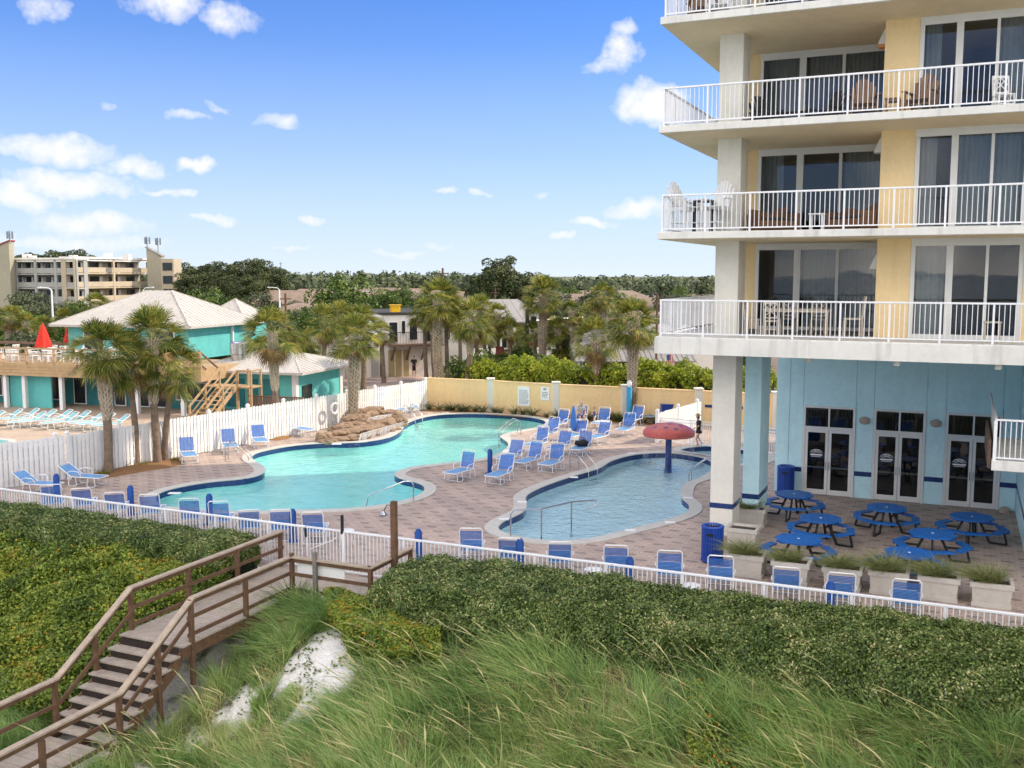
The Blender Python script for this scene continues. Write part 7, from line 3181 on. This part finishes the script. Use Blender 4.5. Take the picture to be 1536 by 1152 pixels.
# ---------------------------------------------------------------- trees
def crown_mesh(name, mat, seed, n_cl, per, R0, sq, L, W_, top_bias=0.0, r_cl=.34, irregular=.25):
    r_ = np.random.default_rng(seed)
    c = unit(r_.normal(0, 1, (n_cl, 3))) * (r_.uniform(.25, 1, n_cl) ** .5)[:, None] * R0
    c[:, 2] *= sq
    c += r_.normal(0, irregular * R0 * .4, c.shape)
    rc = R0 * r_cl * r_.uniform(.6, 1.3, n_cl)
    d = unit(r_.normal(0, 1, (n_cl, per, 3)) + np.array([0, 0, .35]))
    p = c[:, None] + d * (rc[:, None] * r_.uniform(.7, 1.05, (n_cl, per)))[..., None] * np.array([1, 1, .75])
    p = p.reshape(-1, 3)
    return np_mesh(name, leaves(p, d.reshape(-1, 3) + np.array([0, 0, .3]), L, W_, .6), 4, mat)


def tree(name, label, kind, crown, cz, hgt, tr, limbs=5, seed=0):
    t = thing(name, label, 'tree')
    r_ = random.Random(seed)
    mb = MB()
    mb.tube([(0, 0, -.2), (.05 * tr, 0, hgt * .3), (-.1, .1, hgt * .6), (.1, 0, hgt * .85)], [tr * 1.3, tr, tr * .75, tr * .35], 8)
    for k in range(limbs):
        a = k * 2 * pi / limbs + r_.uniform(-.3, .3)
        z = hgt * r_.uniform(.4, .7)
        mb.tube([(0, 0, z), (hgt * .12 * cos(a), hgt * .12 * sin(a), z + hgt * .10), (hgt * .24 * cos(a), hgt * .24 * sin(a), z + hgt * .16)], [tr * .45, tr * .3, tr * .12], 5)
    mb.build('trunk', bark_m, t)
    o = obj('crown', crown, t)
    o.location = (0, 0, cz)
    return t


pineA = Series(tree('pine_tree', '', 'pine', crown_mesh('crown', pine_leaf, 1, 60, 110, 4.6, .85, .55, .30, 0, .30, .3), 9.0, 12, .35, 5, 1))
pineB = Series(tree('pine_tree', '', 'pine', crown_mesh('crown', pine_leaf, 2, 48, 110, 4.0, 1.05, .52, .28, 0, .32, .35), 9.0, 12, .32, 6, 2))
broadA = Series(tree('shade_tree', '', 'tree', crown_mesh('crown', broad_leaf, 3, 36, 110, 2.6, .8, .34, .2, 0, .36, .25), 3.6, 5, .2, 5, 3))
broadB = Series(tree('shade_tree', '', 'tree', crown_mesh('crown', far_leaf, 4, 34, 100, 2.7, .75, .36, .22, 0, .36, .3), 3.4, 5, .2, 5, 4))
bushA = Series(tree('shrub', '', 'shrub', crown_mesh('crown', broad_leaf, 5, 16, 100, 1.15, .7, .20, .12, 0, .42, .3), .95, 1.2, .08, 4, 5))
rr = random.Random(33)
Gt = 'pines behind the motel'
for k, (px, ptop, d, s) in enumerate(((268, 392, 225, 1.0), (296, 396, 215, .95), (318, 390, 230, 1.05), (345, 394, 210, .95), (368, 386, 220, 1.08), (395, 388, 215, 1.05), (412, 398, 205, .9), (282, 408, 200, .8), (335, 410, 195, .8), (380, 408, 190, .85))):
    x, y, z = atd(px, ptop, d)
    (pineA if k % 2 else pineB).put((x, y, -.5), rr.uniform(0, 6), 'dark pine behind the teal restaurant, %s from the motel' % ORD[k], Gt, z / 13.2)
for px, ptop, d, s_l in ((745, 383, 180, 'tall dark broad-crowned tree standing alone above the far treeline'), (783, 404, 190, 'shorter dark tree right of the tall broad-crowned one'), (720, 408, 200, 'dark tree left of the tall broad-crowned one')):
    x, y, z = atd(px, ptop, d)
    pineA.put((x, y, -.5), rr.uniform(0, 6), s_l, None, (z / 13.2 * .95, z / 13.2 * .95, z / 13.2))
for k, (px, ptop, d) in enumerate(((45, 378, 260), (75, 374, 270), (105, 373, 265), (130, 377, 270), (60, 380, 250), (25, 382, 255))):
    x, y, z = atd(px, ptop, d)
    pineB.put((x, y, -.5), rr.uniform(0, 6), 'pine top showing above the motel roof, %s of the row' % ORD[k], 'pine tops above the motel roof', z / 13.2)
for px, ptop, d, s_l in ((515, 428, 110, 'round bright green tree between the far roofs and the palms'), (316, 443, 120, 'light green round tree at the foot of the pines')):
    x, y, z = atd(px, ptop, d)
    broadA.put((x, y, 0), rr.uniform(0, 6), s_l, None, z / 5.6)
# the belt of gardens between the wall and the treeline
names = []
for k in range(95):
    px = rr.uniform(300, 1130) if k > 20 else rr.uniform(-60, 330)
    d = 80 + 150 * rr.random() ** 1.2
    if d < 105 and (470 < px < 830 or 860 < px):
        d += 45
    if 460 < px < 720 and d < 150 and k % 2:
        continue
    hgt = rr.uniform(2.4, 4.6) if d < 140 else rr.uniform(3.5, 5.6)
    x, y, _ = atd(px, 450, d)
    if px < 330 and d > 180:
        d = 150
        x, y, _ = atd(px, 450, d)
    (broadA if k % 3 == 0 else broadB).put((x, y, -.2), rr.uniform(0, 6), 'green garden tree in the belt between the wall and the far treeline', 'garden trees in the middle distance', hgt / 5.6)
for k in range(46):
    px = rr.uniform(420, 1120)
    d = rr.uniform(74, 96) if not (560 < px < 840) else rr.uniform(66, 77)
    if 495 < px < 690 and d < 80:
        continue
    x, y, _ = atd(px, 450, d)
    bushA.put((x, y, 0), rr.uniform(0, 6), 'green shrub on the street side beyond the yellow wall', 'street side shrubs', rr.uniform(.8, 1.5))
for k in range(30):
    px = rr.uniform(-40, 300)
    x, y, _ = atd(px, 500, rr.uniform(74, 110))
    bushA.put((x, y, 0), rr.uniform(0, 6), 'green shrub behind the teal restaurant on the left', 'shrubs behind the restaurant', rr.uniform(1.2, 2.6))
# far woods that read as one mass
r_ = np.random.default_rng(77)
n = 2600
az_ = r_.uniform(-.56, .40, n)
dist = 290 + 420 * r_.uniform(0, 1, n) ** 1.3
tp = np.where(r_.uniform(0, 1, n) < .22, r_.uniform(407, 417, n), r_.uniform(414, 434, n)) + np.where(az_ > .03, 6, 0)
hh_ = 8 + (413 - tp) / 1500 * dist
cx_, cy_ = dist * np.sin(az_), dist * np.cos(az_)
per = 60
dirs = unit(r_.normal(0, 1, (n, per, 3)))
rad = r_.uniform(2.4, 4.6, n)
p = np.stack([cx_, cy_, hh_ - rad * .75], 1)[:, None] + dirs * (rad[:, None] * r_.uniform(.55, 1.1, (n, per)))[..., None] * np.array([1, 1, .8])
p2 = p.copy()
p2[..., 2] = p2[..., 2] * r_.uniform(.25, .8, (n, per))
allp = np.concatenate([p.reshape(-1, 3), p2.reshape(-1, 3)[::2]])
alld = np.concatenate([dirs.reshape(-1, 3), dirs.reshape(-1, 3)[::2]])
tag(obj('far_woods', np_mesh('far_woods', leaves(allp, alld + np.array([0, -.2, .3]), 1.5, 1.0, .6), 4, far_leaf)), 'dark green belt of far woods along the horizon', 'woods', None, 'stuff')
n = 1500
az_ = r_.uniform(-.5, .36, n)
dist = r_.uniform(110, 330, n)
rad = r_.uniform(.8, 2.0, n)
per = 50
dirs = unit(r_.normal(0, 1, (n, per, 3)) + np.array([0, 0, .3]))
p = np.stack([dist * np.sin(az_), dist * np.cos(az_), rad * .5], 1)[:, None] + dirs * (rad[:, None] * r_.uniform(.6, 1.1, (n, per)))[..., None] * np.array([1.3, 1.3, .9])
tag(obj('undergrowth', np_mesh('undergrowth', leaves(p.reshape(-1, 3), dirs.reshape(-1, 3), .7, .45, .6), 4, far_leaf)), 'patchy scrub and undergrowth across the flat land beyond the street', 'undergrowth', None, 'stuff')

# ---------------------------------------------------------------- people
def skin_body(name, J, E, root, mat, parent, sub=2):
    """one continuous surface grown over a skeleton of joints {name: (x,y,z,r)}"""
    keys = list(J)
    me = bpy.data.meshes.new(name)
    me.from_pydata([J[k][:3] for k in keys], [(keys.index(a), keys.index(b)) for a, b in E], [])
    o = link(bpy.data.objects.new(name, me), parent)
    me.materials.append(mat)
    md = o.modifiers.new('skin', 'SKIN')
    md.use_smooth_shade = True
    sv = me.skin_vertices[0].data
    for i, k in enumerate(keys):
        r = J[k][3]
        rx, ry = (r if isinstance(r, tuple) else (r, r))
        sv[i].radius = (rx, ry)
        sv[i].use_root = (k == root)
    s = o.modifiers.new('sub', 'SUBSURF')
    s.levels = sub
    s.render_levels = sub
    return o


def hand(J, E, wrist, d, side, s, tag_):
    """palm, four bent fingers, thumb off the side of the palm"""
    w = Vector(J[wrist][:3])
    d = Vector(d).normalized()
    side = Vector(side).normalized()
    nrm = d.cross(side)
    k0 = tag_ + 'palm'
    pm = w + d * .055 * s
    J[k0] = (*pm, .026 * s)
    E.append((wrist, k0))
    for i, (off, L) in enumerate(((-.030, .068), (-.010, .078), (.010, .073), (.030, .058))):
        a, b, c = tag_ + 'k%d' % i, tag_ + 'm%d' % i, tag_ + 't%d' % i
        p = pm + d * .040 * s + side * off * s
        J[a] = (*p, .0095 * s)
        q = p + (d * .9 + nrm * .35).normalized() * L * .5 * s
        J[b] = (*q, .0085 * s)
        e = q + (d * .6 + nrm * .8).normalized() * L * .5 * s
        J[c] = (*e, .007 * s)
        E.extend([(k0, a), (a, b), (b, c)])
    a, b = tag_ + 'th0', tag_ + 'th1'
    p = pm - side * .034 * s + d * .0
    J[a] = (*p, .011 * s)
    J[b] = (*(p + (d * .7 - side * .5 + nrm * .3).normalized() * .05 * s), .009 * s)
    E.extend([(k0, a), (a, b)])


def head(parent, c, s, face, hairm, long=False):
    """head with nose, eyes, mouth, ears and hair; face = unit facing direction"""
    c = Vector(c)
    f = Vector(face).normalized()
    rt = f.cross(Vector((0, 0, 1))).normalized()
    m_ = Matrix((( rt.x, f.x, 0, c.x), (rt.y, f.y, 0, c.y), (rt.z, f.z, 1, c.z), (0, 0, 0, 1)))
    bm = bmesh.new()
    bmesh.ops.create_uvsphere(bm, u_segments=20, v_segments=14, radius=1)
    for v in bm.verts:
        x, y, z = v.co
        k = 1 - .22 * max(0, -z) ** 1.5
        v.co = (x * .074 * k, y * .092 * k + (.012 if z < -.2 and y > 0 else 0), z * .112)
        if y > .75 and abs(x) < .22 and -.35 < z < .1:
            v.co.y += .018
    mb = MB()
    mb.bm(bm, m_ @ Matrix.Scale(s, 4))
    for sx in (-1, 1):
        b2 = bmesh.new()
        bmesh.ops.create_uvsphere(b2, u_segments=8, v_segments=6, radius=1)
        for v in b2.verts:
            v.co = (sx * .076 + v.co.x * .010, v.co.y * .018 - .005, v.co.z * .03)
        mb.bm(b2, m_ @ Matrix.Scale(s, 4))
    o = mb.build('head', skin_m, parent, True)
    for sx in (-1, 1):
        m2 = MB()
        b2 = bmesh.new()
        bmesh.ops.create_uvsphere(b2, u_segments=8, v_segments=6, radius=.011)
        bmesh.ops.translate(b2, verts=b2.verts, vec=(sx * .03, .085, .012))
        m2.bm(b2, m_ @ Matrix.Scale(s, 4))
        m2.build('eye', ink, o)
    m2 = MB()
    b2 = bmesh.new()
    bmesh.ops.create_uvsphere(b2, u_segments=8, v_segments=6, radius=1)
    for v in b2.verts:
        v.co = (v.co.x * .024, v.co.y * .006 + .086, v.co.z * .007 - .052)
    m2.bm(b2, m_ @ Matrix.Scale(s, 4))
    m2.build('mouth', M('lip_m', (.35, .12, .10), .5, .1, 8), o)
    bm = bmesh.new()
    bmesh.ops.create_uvsphere(bm, u_segments=20, v_segments=14, radius=1)
    for v in bm.verts:
        x, y, z = v.co
        if y > .45 and z < .45:
            v.co = (x * .06, .03, z * .09)
        else:
            dz = -.06 if (long and z < -.2 and y < .3) else 0
            v.co = (x * .082, y * .098 - .006, z * .120 + .010 + dz)
    mb = MB()
    mb.bm(bm, m_ @ Matrix.Scale(s, 4))
    mb.build('hair', hairm, parent, True)
    return o


# walking person in a dark cover-up by the hot tub
px_, py_, _ = at(1048, 669)
s = .86
t = thing('person', 'person in a dark loose cover-up and hat walking past the white railing', 'person', (px_, py_, .0), R(95), None, s)
J = {'pelvis': (0, 0, .90, (.13, .10)), 'waist': (0, .01, 1.05, (.115, .085)), 'chest': (0, .03, 1.27, (.14, .10)), 'neck0': (0, .035, 1.43, .06), 'neck': (0, .055, 1.50, .052), 'skull': (0, .07, 1.56, .05),
     'shL': (-.17, .02, 1.38, .055), 'elL': (-.21, .08, 1.13, .042), 'wrL': (-.17, .25, 1.03, .028), 'shR': (.17, .02, 1.38, .055), 'elR': (.22, -.08, 1.12, .042), 'wrR': (.21, -.05, .90, .028),
     'hipL': (-.09, 0, .86, .095), 'knL': (-.09, .17, .47, .058), 'anL': (-.09, .08, .10, .036), 'toL': (-.09, .22, .03, .03), 'heL': (-.09, .05, .035, .035),
     'hipR': (.09, 0, .86, .095), 'knR': (.09, .02, .46, .058), 'anR': (.09, -.20, .13, .036), 'toR': (.09, -.12, .03, .028), 'heR': (.09, -.25, .10, .033)}
E_ = [('pelvis', 'waist'), ('waist', 'chest'), ('chest', 'neck0'), ('neck0', 'neck'), ('neck', 'skull'), ('chest', 'shL'), ('shL', 'elL'), ('elL', 'wrL'), ('chest', 'shR'), ('shR', 'elR'), ('elR', 'wrR'),
      ('pelvis', 'hipL'), ('hipL', 'knL'), ('knL', 'anL'), ('anL', 'heL'), ('anL', 'toL'), ('pelvis', 'hipR'), ('hipR', 'knR'), ('knR', 'anR'), ('anR', 'heR'), ('anR', 'toR')]
hand(J, E_, 'wrL', (.1, .9, -.3), (0, .2, 1), 1, 'L')
hand(J, E_, 'wrR', (0, .15, -1), (0, 1, .1), 1, 'R')
skin_body('body', J, E_, 'pelvis', skin_m, t)
head(t, (0, .075, 1.63), 1.0, (0, 1, -.1), hair_m, True)
D = {'a': (0, .03, 1.40, (.10, .085)), 'b': (0, .03, 1.27, (.175, .135)), 'c': (0, .01, 1.05, (.165, .14)), 'd': (0, 0, .85, (.20, .18)), 'e': (0, .02, .66, (.235, .23)), 'sL': (-.18, .02, 1.37, .085), 'eL': (-.22, .06, 1.18, .08), 'sR': (.18, .02, 1.37, .085), 'eR': (.23, -.06, 1.17, .08)}
skin_body('cover_up', D, [('a', 'b'), ('b', 'c'), ('c', 'd'), ('d', 'e'), ('b', 'sL'), ('sL', 'eL'), ('b', 'sR'), ('sR', 'eR')], 'c', cloth_black, t)
mb = MB()
mb.lathe([(.10, 1.70), (.19, 1.705), (.19, 1.715), (.10, 1.73), (.095, 1.79), (.05, 1.81)], 18, (0, .07, 0))
mb.build('hat', M('straw', (.36, .26, .15), .9, .2, 20), t, True)

# woman sitting on the edge of a lounge chair
cx_, cy_, cd = MIDPOS[(872, 637)]
t = thing('person', 'grey-haired woman in a pale patterned top sitting on a lounge chair', 'person', (cx_ - .10, cy_ - .12, .0), R(195))
J = {'pelvis': (0, 0, .47, (.15, .12)), 'waist': (0, .04, .64, (.125, .10)), 'chest': (0, .12, .86, (.15, .11)), 'neck0': (0, .17, 1.02, .06), 'neck': (0, .21, 1.09, .05), 'skull': (0, .24, 1.14, .05),
     'shL': (-.18, .13, .97, .055), 'elL': (-.25, .24, .74, .042), 'wrL': (-.15, .44, .66, .028), 'shR': (.18, .13, .97, .055), 'elR': (.25, .26, .75, .042), 'wrR': (.13, .44, .68, .028),
     'hipL': (-.10, .02, .46, .10), 'knL': (-.13, .46, .50, .062), 'anL': (-.13, .50, .09, .037), 'toL': (-.14, .64, .03, .03), 'heL': (-.13, .46, .035, .034),
     'hipR': (.10, .02, .46, .10), 'knR': (.13, .46, .50, .062), 'anR': (.13, .54, .09, .037), 'toR': (.14, .68, .03, .03), 'heR': (.13, .50, .035, .034)}
E_ = [('pelvis', 'waist'), ('waist', 'chest'), ('chest', 'neck0'), ('neck0', 'neck'), ('neck', 'skull'), ('chest', 'shL'), ('shL', 'elL'), ('elL', 'wrL'), ('chest', 'shR'), ('shR', 'elR'), ('elR', 'wrR'),
      ('pelvis', 'hipL'), ('hipL', 'knL'), ('knL', 'anL'), ('anL', 'heL'), ('anL', 'toL'), ('pelvis', 'hipR'), ('hipR', 'knR'), ('knR', 'anR'), ('anR', 'heR'), ('anR', 'toR')]
hand(J, E_, 'wrL', (.5, .8, -.3), (.3, 0, 1), 1, 'L')
hand(J, E_, 'wrR', (-.5, .8, -.3), (-.3, 0, 1), 1, 'R')
skin_body('body', J, E_, 'pelvis', skin_m, t)
head(t, (0, .27, 1.21), 1.0, (0, 1, -.2), hair_grey, True)
D = {'a': (0, .16, 1.0, (.09, .08)), 'b': (0, .12, .87, (.185, .145)), 'c': (0, .05, .65, (.165, .14)), 'd': (0, .0, .47, (.20, .17)), 'sL': (-.20, .13, .96, .085), 'eL': (-.25, .20, .80, .07), 'sR': (.20, .13, .96, .085), 'eR': (.25, .21, .80, .07)}
skin_body('top', D, [('a', 'b'), ('b', 'c'), ('c', 'd'), ('b', 'sL'), ('sL', 'eL'), ('b', 'sR'), ('sR', 'eR')], 'c', cloth_grey, t)
D = {'a': (0, .0, .46, (.17, .15)), 'L1': (-.11, .18, .48, .105), 'L2': (-.13, .38, .50, .085), 'R1': (.11, .18, .48, .105), 'R2': (.13, .38, .50, .085)}
skin_body('shorts', D, [('a', 'L1'), ('L1', 'L2'), ('a', 'R1'), ('R1', 'R2')], 'a', cloth_blue, t)

# child standing beside her
x, y, _ = at(892, 640)
t = thing('person', 'small child in blue swimwear standing beside the seated woman', 'person', (x, y, 0), R(120), None, .62)
J = {'pelvis': (0, 0, .90, (.13, .10)), 'waist': (0, .01, 1.05, (.12, .09)), 'chest': (0, .01, 1.27, (.14, .10)), 'neck0': (0, .01, 1.43, .055), 'neck': (0, .02, 1.49, .05), 'skull': (0, .03, 1.56, .05),
     'shL': (-.17, 0, 1.38, .052), 'elL': (-.23, .02, 1.12, .04), 'wrL': (-.22, .12, .92, .028), 'shR': (.17, 0, 1.38, .052), 'elR': (.24, .06, 1.14, .04), 'wrR': (.16, .24, 1.05, .028),
     'hipL': (-.09, 0, .86, .09), 'knL': (-.10, .03, .47, .058), 'anL': (-.10, 0, .10, .038), 'toL': (-.11, .14, .03, .032), 'heL': (-.10, -.03, .035, .034),
     'hipR': (.09, 0, .86, .09), 'knR': (.10, .04, .47, .058), 'anR': (.10, .02, .10, .038), 'toR': (.11, .16, .03, .032), 'heR': (.10, -.01, .035, .034)}
E_ = [('pelvis', 'waist'), ('waist', 'chest'), ('chest', 'neck0'), ('neck0', 'neck'), ('neck', 'skull'), ('chest', 'shL'), ('shL', 'elL'), ('elL', 'wrL'), ('chest', 'shR'), ('shR', 'elR'), ('elR', 'wrR'),
      ('pelvis', 'hipL'), ('hipL', 'knL'), ('knL', 'anL'), ('anL', 'heL'), ('anL', 'toL'), ('pelvis', 'hipR'), ('hipR', 'knR'), ('knR', 'anR'), ('anR', 'heR'), ('anR', 'toR')]
hand(J, E_, 'wrL', (0, .2, -1), (0, 1, .2), 1, 'L')
hand(J, E_, 'wrR', (-.4, .8, -.2), (0, .2, 1), 1, 'R')
skin_body('body', J, E_, 'pelvis', skin_m, t)
head(t, (0, .03, 1.64), 1.15, (0, 1, 0), M('hair_sand', (.30, .20, .10), .8, .2, 20))
D = {'a': (0, .01, 1.38, (.11, .09)), 'b': (0, .01, 1.25, (.165, .125)), 'c': (0, .01, 1.05, (.145, .11)), 'd': (0, 0, .90, (.165, .13)), 'L': (-.095, .01, .72, .105), 'Rr': (.095, .01, .72, .105)}
skin_body('swimsuit', D, [('a', 'b'), ('b', 'c'), ('c', 'd'), ('d', 'L'), ('d', 'Rr')], 'c', cloth_blue, t)
# passer-by near the white house
x, y, _ = at(621, 566)
t = thing('person', 'distant person in dark clothes standing in front of the white balcony house', 'person', (x, y, 0), R(200), None, 1.0)
J2 = {k: v for k, v in J.items() if len(k) <= 6 and not k.startswith(('Lp', 'Lk', 'Lm', 'Lt', 'Rp', 'Rk', 'Rm', 'Rt'))}
J2 = dict(list(J.items())[:22])
E2 = E_[:21]
hand(J2, E2, 'wrL', (0, .2, -1), (0, 1, .2), 1, 'L')
hand(J2, E2, 'wrR', (-.4, .8, -.2), (0, .2, 1), 1, 'R')
skin_body('body', J2, E2, 'pelvis', skin_m, t)
head(t, (0, .03, 1.64), 1.0, (0, 1, 0), hair_m)
D = {'a': (0, .01, 1.40, (.11, .09)), 'b': (0, .01, 1.25, (.175, .135)), 'c': (0, .01, 1.0, (.16, .13)), 'd': (0, 0, .85, (.17, .14)), 'L': (-.10, .02, .5, .095), 'Rr': (.10, .02, .5, .095), 'sL': (-.19, 0, 1.36, .08), 'eL': (-.23, .01, 1.18, .065), 'sR': (.19, 0, 1.36, .08), 'eR': (.23, .02, 1.18, .065)}
skin_body('clothes', D, [('a', 'b'), ('b', 'c'), ('c', 'd'), ('d', 'L'), ('d', 'Rr'), ('b', 'sL'), ('sL', 'eL'), ('b', 'sR'), ('sR', 'eR')], 'c', cloth_black, t)

# bag on a chair, towels
cx_, cy_, cd = MIDPOS[(877, 680)]
t = thing('beach_bag', 'dark beach bag lying on the lounge chair in the cluster', 'bag', (cx_ + cd[0] * .35, cy_ + cd[1] * .35, .385), .4)
bm = bmesh.new()
bmesh.ops.create_icosphere(bm, subdivisions=3, radius=1)
for v in bm.verts:
    v.co = (v.co.x * .34 * (1 + .12 * sin(5 * v.co.y + 1)), v.co.y * .2 * (1 + .1 * sin(7 * v.co.x)), max(-.02, v.co.z * .16 + .13 + .03 * sin(6 * v.co.x)))
mb = MB()
mb.bm(bm)
mb.build('body', cloth_black, t, True)
mb = MB()
mb.tube([(-.2, 0, .22), (-.12, 0, .36), (.08, .02, .38), (.18, 0, .24)], .014, 6)
mb.build('strap', cloth_black, t, True)
for (key, s_l, m_) in (((905, 641), 'white towel draped over the lounge chair beside the child', poly_white), ((872, 637), 'pale towel hanging on the lounge chair under the seated woman', cloth_grey)):
    cx_, cy_, cd = MIDPOS[key]
    a = facing(*cd)
    mb = MB()
    n = 12
    vs, fs = [], []
    for i in range(n + 1):
        y = -.05 + .9 * i / n
        for j in range(7):
            x = -.36 + .12 * j
            vs.append((x, y, .385 + .012 * sin(x * 20 + y * 9) + (0 if abs(x) < .33 else -.10)))
    for i in range(n):
        for j in range(6):
            fs.append((i * 7 + j, i * 7 + j + 1, (i + 1) * 7 + j + 1, (i + 1) * 7 + j))
    mb.add(vs, fs)
    o = mb.build('towel', m_, None, True)
    o.location = (cx_, cy_, .004)
    o.rotation_euler = (0, 0, a)
    tag(o, s_l, 'towel')
